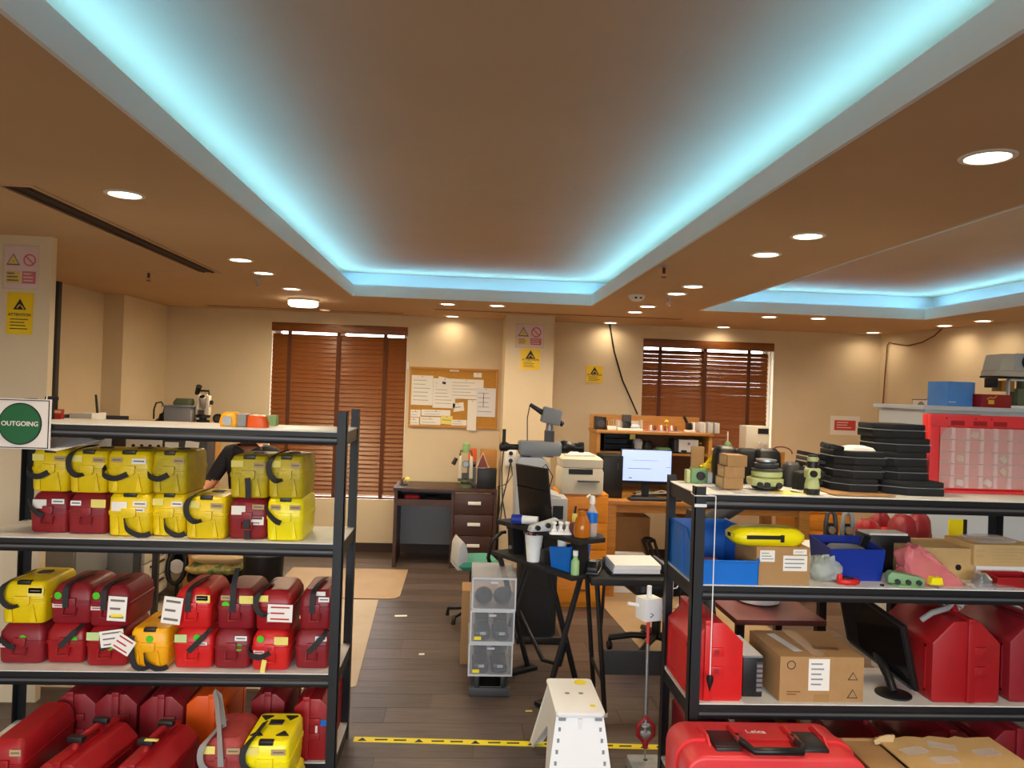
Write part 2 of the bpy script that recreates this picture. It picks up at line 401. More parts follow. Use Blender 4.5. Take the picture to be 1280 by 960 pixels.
# windows and wooden blinds ---------------------------------------------------
def window(n, x0, x1, z0, z1, tilt, label, zlow):
    t = thing('window_%d' % n, None, None, ((x0 + x1) / 2, BY + .2, z0)); t['kind'] = 'structure'
    m = MB(); fw = .05; ya, yb = BY + .18, BY + .24
    m.bx(x0, x1, ya, yb, z0, z0 + fw); m.bx(x0, x1, ya, yb, z1 - fw, z1); m.bx(x0, x0 + fw, ya, yb, z0 + fw, z1 - fw); m.bx(x1 - fw, x1, ya, yb, z0 + fw, z1 - fw)
    m.build('window_frame', 'window_frame', t, w=True)
    xm = (x0 + x1) / 2
    MB().bx(xm - .025, xm + .025, ya, yb, z0 + fw, z1 - fw).build('mullion', 'window_frame', t, w=True)
    for a, b in ((x0 + fw, xm - .025), (xm + .025, x1 - fw)):
        MB().bx(a, b, BY + .205, BY + .211, z0 + fw, z1 - fw).build('pane', 'glass', t, w=True)
    b = thing('venetian_blind', label, 'blind', (xm, BY + .03, zlow))
    ix0, ix1 = x0 + .008, x1 - (.05 if n == 2 else .008); yb = BY + .035
    MB().bx(x0 + .002, x1 - .002, BY - .012, BY + .075, z1 - .085, z1 - .002).build('headrail', 'blind', b, w=True, bevel=.004)
    pitch, sw = .0445, .05; k = 0; z = z1 - .085 - .048
    sl = MB().box((0, 0, 0), (ix1 - ix0, sw, .003)).mesh('slat', 'blind')
    while z > zlow + .03:
        o = bpy.data.objects.new('slat', sl); col.objects.link(o); o.parent = b
        tt = tilt(k)
        o.location = Vector(((ix0 + ix1) / 2, yb, z)) - b.location; o.rotation_euler = (tt + random.uniform(-.035, .035), random.uniform(-.001, .001), 0)
        z -= pitch; k += 1
    MB().bx(ix0, ix1, yb - .025, yb + .025, zlow, zlow + .02).build('bottom_rail', 'blind', b, w=True, bevel=.004)
    for f in (.13, .49, .84):
        xx = ix0 + (ix1 - ix0) * f
        MB().bx(xx - .019, xx + .019, yb - .031, yb - .029, zlow + .01, z1 - .08).build('ladder_tape', 'blind_tape', b, w=True)
    if n == 2:
        MB().tube([(ix1 + .02, BY + .01, z1 - .08), (ix1 + .022, BY + .012, zlow + .3)], .006, 5).build('lift_cord', 'white', b, w=True)
    else:
        MB().bx(x1 + .004, x1 + .02, BY - .02, BY, 1.86, 1.93).build('cord_cleat', 'white', b, w=True)
        MB().tube([(x1 - .004, BY - .006, z1 - .1), (x1 - .004, BY - .006, .95)], .003, 5).build('lift_cord', 'white', b, w=True)
window(1, *WIN[0], lambda k: 1.12 if k > 6 else 1.22, 'tall closed brown wooden venetian blind behind the loaded rack beside the cork board', .53)
window(2, *WIN[1], lambda k: (1.03, 1.06, 1.02, 1.07, 1.04)[k % 5], 'brown wooden venetian blind with daylight between its slats above the wooden hutch', .96)

# ceiling fittings ---------------------------------------------------
def downlight(x, y, label, lit=1.0, first=[]):
    if not first:
        t = thing('downlight', label, 'downlight', (x, y, CZ), group='recessed ceiling downlights')
        m = MB(); n = 24
        v = [];
        for r_, z_ in ((.075, 0), (.073, -.004), (.06, -.005), (.057, -.001)):
            v += [(r_ * math.cos(2 * PI * k / n), r_ * math.sin(2 * PI * k / n), z_) for k in range(n)]
        m.add(v, [(i * n + k, i * n + (k + 1) % n, (i + 1) * n + (k + 1) % n, (i + 1) * n + k) for i in range(3) for k in range(n)])
        m.build('trim_ring', 'lamp_ring', t, smooth=40)
        MB().cyl((0, 0, -.002), (0, 0, 0), .057, n=24).build('diffuser', 'lamp_on', t)
        first.append(t)
    else:
        t = copy_tree(first[0]); t.location = (x, y, CZ); t['label'] = label; RM[t.name] = Matrix.Translation((x, y, CZ))
    area('downlight_lamp', (x, y, CZ - .007), (0, 0, 0), .105, 0, LAMP_W * lit, WARM, 'DISK', spread=math.radians(150))
NTH = ('first', 'second', 'third', 'fourth', 'fifth', 'sixth', 'seventh', 'eighth', 'ninth')
DL = [(-1.38 if y > 7 else -1.34, y, 'recessed downlight, %s from the tall closed blind in the left ceiling row' % NTH[k]) for k, y in enumerate((7.54, 5.93, 5.12, 4.60, 3.06, 1.5, .5))]  # last two are unseen lamps added to light the foreground
DL += [(1.45, y, 'recessed downlight, %s from the back wall in the row between the recesses' % NTH[k]) for k, y in enumerate((7.70, 6.58, 6.12, 5.27, 4.88, 3.68, 3.22, 2.08, .8))]  # the nearest one is out of view, added as foreground light
DL += [(-.17, 6.56, 'recessed downlight of the pair behind the big recess, nearer the cork board'), (.25, 6.53, 'recessed downlight of the pair behind the big recess, nearer the middle column'),
       (-.15, 7.70, 'recessed downlight close to the wall above the cork board'), (2.61, 7.68, 'recessed downlight close to the wall above the open blind'),
       (2.62, 6.53, 'recessed downlight behind the side recess, farther from the right wall'), (3.04, 6.49, 'recessed downlight behind the side recess, nearer the right wall'),
       (4.15, 7.62, 'recessed downlight in the corner of back and right wall')]
DL += [(x, y, 'recessed downlight along the right wall, %s after the corner one' % NTH[k]) for k, (x, y) in enumerate(((4.29, 6.66), (4.30, 6.16), (4.32, 4.6), (4.35, 3.1)))]
for x, y, lb in DL: downlight(x, y, lb, .16 if y > 7.5 else .2 if x > 4 and y > 5.5 else 1.0)
t = thing('ceiling_lamp', 'bright round surface-mounted ceiling lamp glowing yellow beside the big ceiling recess', 'ceiling lamp', (-1.40, 6.65, CZ - .05))
MB().lathe([(.128, .05), (.13, .03), (.12, .03)], n=28).build('mounting_ring', 'lamp_ring', t, smooth=40)
MB().lathe([(.118, .032), (.124, .02), (.124, 0), (.11, -.012), (.03, -.016)], n=28).build('shade', 'lamp_on', t, smooth=50)
area('ceiling_lamp_light', (-1.40, 6.65, CZ - .075), (0, 0, 0), .2, 0, LAMP_W * 3.2, (1, .80, .48), 'DISK')
for x, y, lb in ((-2.15, 5.31, 'small bronze sprinkler head between left wall and long air slot'), (-1.44, 5.36, 'chrome sprinkler head beside the row of downlights over the left rack'),
                 (1.07, 4.16, 'bronze sprinkler head close to the right lip of the big ceiling recess'), (1.46, 5.51, 'chrome sprinkler head near the round smoke detector')):
    t = thing('sprinkler', lb, 'sprinkler', (x, y, CZ), group='ceiling sprinklers')
    MB().lathe([(.03, 0), (.028, -.004), (.012, -.008)], n=14).build('escutcheon', 'silver', t, smooth=40)
    MB().cyl((0, 0, -.004), (0, 0, -.04), .009).cyl((0, 0, -.058), (0, 0, -.062), .014).build('nozzle', 'silver' if 'chrome' in lb else 'wood_back', t, smooth=40)
    MB().tube([(-.009, 0, -.036), (-.013, 0, -.05), (-.004, 0, -.06)], .002, 5).tube([(.009, 0, -.036), (.013, 0, -.05), (.004, 0, -.06)], .002, 5).build('frame_arm', 'silver', t)
t = thing('smoke_detector', 'small white dome smoke detector on the ceiling right of the big recess', 'smoke detector', (1.21, 5.45, CZ))
MB().lathe([(.06, 0), (.06, -.014), (.05, -.03), (.03, -.042), (.008, -.045)], n=22).build('dome', 'white', t, smooth=50)
for a in (-.018, .018): MB().bx(a - .008, a + .008, -.056, -.05, -.03, -.018).build('vent', 'black', t)
def slot(name, label, x0, x1, y0, y1):
    t = thing(name, label, 'air vent', ((x0 + x1) / 2, (y0 + y1) / 2, CZ)); f = .018
    m = MB(); m.bx(x0, x1, y0, y0 + f, CZ - .006, CZ).bx(x0, x1, y1 - f, y1, CZ - .006, CZ).bx(x0, x0 + f, y0 + f, y1 - f, CZ - .006, CZ).bx(x1 - f, x1, y0 + f, y1 - f, CZ - .006, CZ)
    m.build('frame', 'ceiling', t, w=True)
    MB().bx(x0 + f, x1 - f, y0 + f, y1 - f, CZ - .002, CZ).build('dark_slot', 'slot_dark', t, w=True)
    n = 2; L = x1 - x0 > y1 - y0
    for k in range(n):
        if L: yy = y0 + f + (y1 - y0 - 2 * f) * (k + .5) / n; MB().bx(x0 + f, x1 - f, yy - .003, yy + .003, CZ - .008, CZ - .002).build('vane', 'blind_tape', t, w=True)
        else: xx = x0 + f + (x1 - x0 - 2 * f) * (k + .5) / n; MB().bx(xx - .003, xx + .003, y0 + f, y1 - f, CZ - .008, CZ - .002).build('vane', 'blind_tape', t, w=True)
slot('air_slot', 'long narrow dark air slot in the ceiling near the left column', -1.79, -1.64, 2.98, 5.2)
slot('air_slot', 'thin dark air slot in the ceiling in front of the middle column', -.32, 2.0, 6.98, 7.05)
slot('air_slot', 'thin dark air slot in the ceiling over the tall closed blind', -2.5, -.6, 7.5, 7.56)

# ================================================================== wall signs, cables, cork board
def sheet(name, label, cat, cx, cz, w_, h_, y, mat, group=None, th=.003):
    t = thing(name, label, cat, (cx, y, cz - h_ / 2), group=group)
    MB().bx(-w_ / 2, w_ / 2, -th, 0, 0, h_).build('panel', mat, t); return t
def tri(p, cx, cz, s, y, mat, name='triangle', k=.0008):
    return MB().prism([(cx - s / 2, cz - s * .42), (cx + s / 2, cz - s * .42), (cx, cz + s * .45)], 'y', y - k, y).build(name, mat, p)
def esd_sign(name, label, px, py, Y, w_, h_, group=None):
    c = W(px, py, Y); t = sheet(name, label, 'sign', c.x, c.z, w_, h_, Y - .0008, 'sign_yellow', group)
    y = -.003; zc = h_ * .72; s = w_ * .5
    e = tri(t, 0, zc, s, y, 'ink', 'warning_triangle')
    m = MB().tube([(-s * .2, y - .001, zc - s * .3), (-s * .02, y - .001, zc - s * .02), (s * .16, y - .001, zc - s * .16), (s * .3, y - .001, zc - s * .36)], s * .05, 5); m.build('hand_symbol', 'sign_yellow', e)
    text('ATTENTION', w_ * .155, 'ink', t, at(0, y - .0003, h_ * .47), 'lettering', bold=.0004)
    lines(t, -w_ * .36, w_ * .36, h_ * .1, h_ * .4, y - .0002, 4, th=.28)
    return t
def laser_sign(name, label, px, py, Y, w_, h_):
    c = W(px, py, Y); t = sheet(name, label, 'sign', c.x, c.z, w_, h_, Y - .0008, 'sign_pink'); y = -.003
    e = tri(t, -w_ * .24, h_ * .68, w_ * .42, y, 'ink', 'warning_triangle'); tri(e, -w_ * .24, h_ * .675, w_ * .31, y - .0009, 'sign_yellow', 'triangle_fill')
    MB().ball((-w_ * .24, y - .001, h_ * .64), (w_ * .035, .001, w_ * .035), 8, 5).build('burst_symbol', 'ink', e)
    n = 28; rr = w_ * .17; cx, cz = w_ * .25, h_ * .68
    MB().tube([(cx + rr * math.cos(2 * PI * k / n), y - .0005, cz + rr * math.sin(2 * PI * k / n)) for k in range(n)], w_ * .022, 5, True).tube([(cx - rr * .7, y - .0005, cz + rr * .7), (cx + rr * .7, y - .0005, cz - rr * .7)], w_ * .02, 5).build('prohibition_ring', 'sign_red', t)
    MB().bx(-w_ * .45, -w_ * .02, y - .0008, y, h_ * .1, h_ * .4).build('yellow_field', 'sign_yellow', t)
    MB().bx(w_ * .04, w_ * .45, y - .0008, y, h_ * .1, h_ * .4).build('red_field', 'sign_red', t)
    lines(t, -w_ * .41, -w_ * .06, h_ * .13, h_ * .38, y - .001, 3, th=.4); lines(t, w_ * .08, w_ * .41, h_ * .13, h_ * .38, y - .001, 3, 'sign_pink', th=.35)
    MB().bx(-w_ * .54, w_ * .54, y - .005, y - .003, -h_ * .05, h_ * 1.05).build('clear_cover', 'clear_panel', t)
    return t
CLY = 4.1
laser_sign('laser_sign', 'laser warning sign with yellow triangle and red ring on the white left column', 27, 334, CLY, .165, .21)
esd_sign('attention_sign', 'yellow ATTENTION static warning sign below the laser sign on the left column', 25, 392, CLY, .13, .215)
laser_sign('laser_sign', 'clear-covered warning sign with yellow and red fields on the middle column', 662, 420, 7.27, .25, .21)
esd_sign('attention_sign', 'yellow static warning notice under the clear-covered sign on the middle column', 663, 449, 7.27, .185, .2)
esd_sign('attention_sign', 'yellow static warning sign alone on the back wall beside the hanging cable', 743, 468, BY, .175, .175)
# red and white sign, small framed notices on the right-hand walls
c = W(1056, 532, BY); t = sheet('wall_sign', 'white wall notice with a red printed block near the right corner', 'sign', c.x, c.z, .32, .2, BY - .001, 'sign_white')
MB().bx(-.115, .115, -.0042, -.003, .05, .155).build('red_block', 'sign_red', t); lines(t, -.09, .09, .065, .145, -.0043, 3, 'sign_pink', th=.35)
def rwall(px, py):                   # a sight line on the slanting right wall
    r_ = ray(px, py); k = (5.55 - 4.36) / (-2.2 - BY)      # x = 4.36 + k (y - BY)
    s_ = (4.36 - k * BY) / (r_.x - k * r_.y); return CAM + r_ * s_, math.atan(-k)
for px, lb, kind in ((1152, 'framed notice with a round emblem on the right wall, nearer the corner', 0), (1170, 'framed notice with a dark hand drawing on the right wall beside the blue box', 1)):
    p, a = rwall(px, 512); t = thing('framed_notice', lb, 'notice', (p.x, p.y, p.z - .1), -PI / 2 + a * 0 + math.atan((5.55 - 4.36) / (BY + 2.2)))
    MB().bx(-.13, .13, -.006, 0, 0, .2).build('frame', 'dark_grey', t); MB().bx(-.122, .122, -.0075, -.006, .008, .192).build('sheet', 'sign_white', t)
    if kind: MB().tube([(-.08, -.008, .03), (-.04, -.008, .08), (.03, -.008, .1), (.07, -.008, .06), (.0, -.008, .045)], .012, 6).build('hand_drawing', 'ink', t)
    else:
        MB().lathe([(.05, 0), (.05, .001)], (0, -.0085, .13), 18, 'y').build('emblem', 'grey', t); MB().bx(-.07, .07, -.0085, -.0075, .03, .055).build('red_line', 'ink_red', t)
# hanging cables
p0 = F(762, 405, CZ); pts = [W(762, 405, BY - .03), W(768, 440, BY - .03), W(778, 475, BY - .03), W(789, 500, BY - .03), W(797, 518, BY - .05)]
tag(MB().tube(pts, .008, 6).build('hanging_cable', 'black_matte', smooth=60), 'black cable hanging down the back wall from a downlight to the hutch', 'cable')
a_, _ = rwall(1111, 417); q = [rwall(1111, 432)[0], rwall(1109, 460)[0], rwall(1106, 500)[0], rwall(1104, 545)[0]]
pts = [rwall(1182, 409)[0], rwall(1170, 420)[0], rwall(1155, 428)[0], rwall(1138, 432)[0], rwall(1122, 430)[0], rwall(1114, 428)[0]] + q
tag(MB().tube([p + Vector((-.02, -.003, 0)) for p in pts], .006, 6).build('wall_cable', 'wood_back', smooth=60), 'brown cable looping along the right wall and down near the corner', 'cable')
# cork board
cb = W(567, 497.5, BY); t = thing('cork_board', 'cork notice board in an oak frame on the back wall beside the tall blind', 'notice board', (cb.x, BY - .022, cb.z - .305))
bw, bh = .9, .61
MB().bx(-bw / 2 + .02, bw / 2 - .02, .002, .02, .02, bh - .02).build('cork_panel', 'cork', t)
m = MB(); m.bx(-bw / 2, bw / 2, -.004, .02, 0, .022).bx(-bw / 2, bw / 2, -.004, .02, bh - .022, bh).bx(-bw / 2, -bw / 2 + .022, -.004, .02, .022, bh - .022).bx(bw / 2 - .022, bw / 2, -.004, .02, .022, bh - .022)
m.build('frame', 'oak_trim', t, bevel=.003)
def pinned(label, u0, v0, u1, v1, rot=0, n=4, layer=0, mat='paper', extra=None, cat='paper'):
    # u,v in the 1280x869 close view of the board
    def uv(u, v): return ((u - 620) / 1020 * .9, (1 - (v - 85) / 695) * .61 if 0 else .61 - (v - 95 - (u - 110) * .035) / 672 * .61)
    x0, zt = uv(u0, v0); x1, zb = uv(u1, v1); cx, cz = (x0 + x1) / 2, (zt + zb) / 2; w_, h_ = x1 - x0, zt - zb
    yy = BY - .022 - .001 - layer * .0016
    p = thing('pinned_paper', label, cat, (cb.x + cx, yy, cb.z - .305 + cz - h_ / 2)); p.rotation_euler = (0, rot, 0)
    MB().bx(-w_ / 2, w_ / 2, -.001, .0004, 0, h_).build('sheet', mat, p)
    if n: lines(p, -w_ * .4, w_ * .4, h_ * .1, h_ * .9, -.001, n, 'grey', th=.12)
    MB().ball((0, -.005, h_ - .012), .005, 8, 5).build('pin', 'ink_red' if extra != 'k' else 'black', p)
    return p
pinned('ruled list pinned at the left of the cork board', 130, 190, 380, 530, .0, 6)
pinned('large ruled sheet pinned in the middle of the cork board', 382, 225, 640, 565, .0, 7)
pinned('wide printed sheet with two small pictures on the cork board', 560, 232, 960, 468, 0, 5, 1)
p = pinned('small tilted card with a dark picture pinned over the ruled sheet', 415, 215, 575, 350, .2, 0, 4); MB().bx(-.02, .015, -.0022, -.001, .05, .075).build('picture', 'ink', p)
p = pinned('large sheet with a purple tie mark at the right of the cork board', 880, 335, 1105, 665, 0, 5, 3, 'paper_cool'); MB().bx(-.028, -.022, -.003, -.001, .1, .24).build('purple_ribbon', 'ink', p)
pinned('long narrow receipt hanging below the cork board frame', 785, 470, 890, 815, 0, 0, 6)
pinned('white square card pinned in the centre gap of the cork board', 625, 500, 750, 600, -.15, 1)
for u0, v0, u1, v1, lb in ((130, 575, 248, 660, 'small slip pinned at the lower left of the cork board, upper one'), (118, 662, 232, 748, 'small slip pinned at the lower left corner of the cork board'),
                           (258, 575, 590, 655, 'wide slip pinned under the ruled sheets of the cork board'), (245, 655, 480, 750, 'printed slip pinned along the bottom of the cork board')):
    pinned(lb, u0, v0, u1, v1, 0, 2)
pinned('yellow tinted note pinned low on the cork board', 480, 645, 612, 745, .05, 1, 1, 'note_yellow')
pinned('pale printed strip pinned low on the cork board beside the receipt', 600, 690, 780, 760, 0, 2)
pinned('tiny white tag pinned near the top right of the cork board', 842, 165, 935, 220, 0, 0)
pinned('tiny white tag pinned at the top middle of the cork board', 565, 118, 672, 152, 0, 0)
# socket box on the column
c = W(638, 570, 7.27); t = thing('socket_box', 'white surface socket box with black plugs on the middle column', 'socket', (c.x, 7.27, c.z - .09))
MB().bx(-.05, .05, -.05, 0, 0, .18).build('box', 'white', t, bevel=.006); MB().cyl((.0, -.05, .12), (0, -.075, .12), .02).cyl((.0, -.05, .05), (0, -.075, .05), .02).build('plug', 'black', t, smooth=40)
m = MB().tube([(0, -.07, .05), (-.02, -.08, -.1), (-.06, -.07, -.3), (-.08, -.06, -.55)], .006, 5); m.build('cord', 'black', t)
MB().tube([(0, -.07, .05), (.02, -.07, -.08), (-.03, -.1, -.16), (-.12, -.08, -.2), (-.05, -.08, -.22), (-.1, -.07, -.5)], .005, 5).build('cord', 'dark_grey', t)

# floor mats, tape, litter
def flat(name, label, cat, pts, z0, z1, mat, bevel=0): return tag(MB().prism(pts, 'z', z0, z1).build(name, mat, bevel=bevel), label, cat)
flat('floor_mat', 'tan rounded floor mat lying in front of the dark brown desk', 'mat', [(-1.5, 6.12), (-.55, 6.12), (-.49, 6.14), (-.46, 6.2), (-.46, 7.1), (-1.5, 7.1)], .003, .006, 'mat_beige')
flat('floor_mat', 'pale beige floor mat reaching under the left rack', 'mat', [(-2.3, 4.3), (-.62, 4.3), (-.55, 4.36), (-.62, 6.1), (-2.3, 6.1)], .0005, .0028, 'mat_pale')
flat('floor_mat', 'beige chair mat under the black office chair beside the folding table', 'mat', [(1.32, 4.4), (2.3, 4.35), (2.3, 6.5), (1.16, 6.6), (1.14, 6.2), (1.26, 4.5)], .0005, .0035, 'mat_beige')
tp = thing('floor_tape', 'yellow static-warning tape with black symbols stretched across the aisle floor', 'tape', (.25, 3.69, 0))
def tape_y(x): return 3.70 - .06 * (x + .47) / 1.6
MB().prism([(-.72, 3.712 - .026 - 3.69), (.82, 3.645 - .026 - 3.69), (.82, 3.645 + .026 - 3.69), (-.72, 3.712 + .026 - 3.69)], 'z', .0002, .0012).build('strip', 'tape_yellow', tp)
for i in range(17):
    x = -.68 + i * .09; yy = 3.712 - 3.69 - .0435 * (x + .72)
    m = MB()
    if i % 3 == 0: m.prism([(x - .022, yy - .016), (x + .022, yy - .016), (x, yy + .018)], 'z', .0012, .0016)
    else: m.bx(x - .03, x + .03, yy - .006, yy + .008, .0012, .0016)
    m.build('printed_mark', 'ink', tp)
for px, py, lb, mt, s in ((501, 770, 'small white label scrap on the bare aisle floor', 'paper', (.09, .035)), (527, 818, 'tiny crumpled white scrap on the aisle floor', 'paper', (.035, .03)), (661, 889, 'small yellow scrap on the floor beside the step stool', 'note_yellow', (.035, .015)), (727, 766, 'tiny red scrap on the floor under the black desk', 'ink_red', (.03, .012))):
    c = F(px, py, 0); tag(MB().box((c.x, c.y, .0015), (s[0], s[1], .002), (0, 0, .1)).build('paper_scrap', mt), lb, 'scrap')

# ================================================================== racks
def rack(label, x0, x1, yf, yr, levels, post_h, rz=0, pivot=None):
    px_, py_ = pivot or (x0, yf)
    t = thing('storage_rack', label, 'rack', (px_, py_, 0), rz)
    a, b, c, d = x0 - px_, x1 - px_, yf - py_, yr - py_; pw_, th = .042, .004
    for sx, X in ((1, a), (-1, b)):
        for sy, Y_ in ((1, c), (-1, d)):
            m = MB(); x2 = X + sx * pw_; y2 = Y_ + sy * pw_
            m.bx(min(X, x2), max(X, x2), min(Y_, Y_ + sy * th), max(Y_, Y_ + sy * th), .004, post_h)
            m.bx(min(X, X + sx * th), max(X, X + sx * th), min(Y_, y2), max(Y_, y2), .004, post_h)
            p = m.build('post', 'black_steel', t)
            MB().bx(min(X, x2), max(X, x2), min(Y_, y2), max(Y_, y2), 0, .004).build('foot', 'black', p)
    for z in levels:
        bh = .058
        for yy, s in ((c, 1), (d, -1)):
            ya, yb = sorted((yy + s * .005, yy + s * .03)); m = MB()
            m.prism([(yy + s * .006, z - .004), (yy + s * .03, z - .004), (yy + s * .03, z - bh), (yy + s * .001, z - bh), (yy - s * .003, z - bh + .012), (yy - s * .003, z - .03), (yy + s * .006, z - .024)], 'x', a + pw_ - .004, b - pw_ + .004)
            bm_ = m.build('beam', 'black_steel', t)
            yl = sorted((yy - s * .0045, yy - s * .003))
            MB().bx(a + pw_, b - pw_, yl[0], yl[1], z - bh + .018, z - .031).build('beam_lip', 'rail_grey', bm_)
        for xx, s in ((a, 1), (b, -1)):
            xa, xb = sorted((xx + s * .005, xx + s * .025))
            MB().bx(xa, xb, c + pw_, d - pw_, z - bh, z - .004).build('side_beam', 'black_steel', t)
        MB().bx(a + .006, b - .006, c + .006, d - .006, z - .004, z).build('shelf_board', 'board_white', t)
    return t
LX0, LX1, LYF, LYR = -2.05, -.50, 3.345, 3.755
LZ = (.064, .445, 1.005, 1.487)
rack('black steel rack with white boards holding red and yellow cases, left of the aisle', LX0, LX1, LYF, LYR, LZ, 1.575)
RX_0, RX_1, RYF, RYR = .905, 2.43, 2.925, 3.345
RZ = (.11, .505, .965, 1.318)
rack('black steel rack with white boards crowded with instruments and cartons, right of the aisle', RX_0, RX_1, RYF, RYR, RZ, 1.345)

# ================================================================== instrument cases
def sticker(p, x0, x1, z0, z1, y, mat, ink=2, name='label', rot=0, inkmat='ink'):
    m = MB().box(((x0 + x1) / 2, y - .0008, (z0 + z1) / 2), (x1 - x0, .0012, z1 - z0), (0, rot, 0)); o = m.build(name, mat, p)
    if ink: 
        e = MB(); h = (z1 - z0) / ink; R_ = Matrix.Rotation(rot, 4, 'Y'); cc = Vector(((x0 + x1) / 2, 0, (z0 + z1) / 2))
        for i in range(ink):
            zc = z1 - (i + .5) * h
            e.bx(x0 + (x1 - x0) * .12, x1 - (x1 - x0) * (.12 + .2 * (i % 2)), y - .002, y - .0014, zc - h * .13, zc + h * .13)
        e.v = [R_ @ (q - cc) + cc for q in e.v]; e.build('printed_text', 'ink_soft' if inkmat == 'ink' else inkmat, o)
    return o
def dot(p, x, z, r, y): return MB().lathe([(r, 0), (r, .001)], (x, y - .0016, z), 16, 'y').build('round_sticker', 'dot_green', p)
STK = {  # sticker code -> (u0,u1,v0,v1,material,lines)
    'n': (.05, .36, .74, .90, 'note_yellow', 0), 'N': (.60, .96, .66, .86, 'note_yellow', 0), 'G': (.04, .34, .66, .86, 'note_green', 0),
    't': (.62, .92, .74, .86, 'label_tan', 1), 'T': (.12, .38, .74, .86, 'label_tan', 1), 'w': (.58, .90, .72, .84, 'white', 1), 'W': (.10, .36, .70, .82, 'white', 1),
    'r': (.08, .36, .42, .52, 'sign_pink', 1), 's': (.55, .85, .58, .68, 'white', 1), 'b': (.10, .45, .60, .82, 'paper', 0), 'l': (.60, .92, .36, .56, 'paper', 2)}
def strap(p, w_, h_, d_, style, mat='strap'):
    y = -.006; P = None
    if style == 'J':    P = [(.28, d_ * .55, h_ + .012), (.24, d_ * .2, h_ + .012), (.14, -.002, h_ * .98), (.06, -.014, h_ * .8), (.10, -.018, h_ * .58), (.26, -.018, h_ * .44), (.44, -.012, h_ * .46)]
    elif style == 'C':  P = [(-.03, .02, h_ * .62), (-.03, -.012, h_ * .5), (.1, -.018, h_ * .4), (.3, -.018, h_ * .38), (.52, -.01, h_ * .48)]
    elif style == 'R':  P = [(.42, -.01, h_ * .44), (.5, -.018, h_ * .22), (.68, -.02, h_ * .1), (.88, -.016, h_ * .05), (1.02, -.004, h_ * .1)]
    elif style == 'D':  P = [(.5, -.012, h_ * .5), (.53, -.015, h_ * .3), (.54, -.012, h_ * .02)]
    elif style == 'L':  P = [(.0, -.004, h_ * .82), (.1, -.014, h_ * .66), (.28, -.016, h_ * .5), (.42, -.012, h_ * .44)]
    elif style == 'O':  P = [(.55, d_ * .7, h_ + .01), (.48, d_ * .3, h_ + .012), (.44, .0, h_ * .99), (.42, -.014, h_ * .8), (.42, -.014, h_ * .45)]
    elif style == 'U':  P = [(.1, -.012, h_ * .86), (.12, -.016, h_ * .5), (.2, -.018, h_ * .16), (.38, -.018, h_ * .06), (.6, -.014, h_ * .1)]
    elif style == 'H':  P = [(.46, .04, h_ * 1.5), (.46, .0, h_ * 1.2), (.46, -.012, h_), (.46, -.014, h_ * .7), (.45, -.012, h_ * .46)]
    elif style == 'X':  P = [(.9, .02, h_ * .98), (.8, -.014, h_ * .86), (.62, -.016, h_ * .66), (.42, -.014, h_ * .46)]
    pts = []
    P = [Vector(((q[0] - .5) * w_, q[1], q[2])) for q in P]
    for i in range(len(P) - 1):                       # Catmull-Rom
        p0, p1, p2, p3 = P[max(i - 1, 0)], P[i], P[i + 1], P[min(i + 2, len(P) - 1)]
        for k in range(4):
            u = k / 4; pts.append(.5 * (2 * p1 + (p2 - p0) * u + (2 * p0 - 5 * p1 + 4 * p2 - p3) * u * u + (3 * p1 - p0 - 3 * p2 + p3) * u ** 3))
    pts.append(P[-1])
    wdir = (1, 0, .25) if style in 'JODHX' else (0, -.25, 1)
    if style in 'JU': wdir = (1, -.1, .5)
    return MB().ribbon(pts, wdir, .024, .003).build('strap', mat, p, smooth=60)
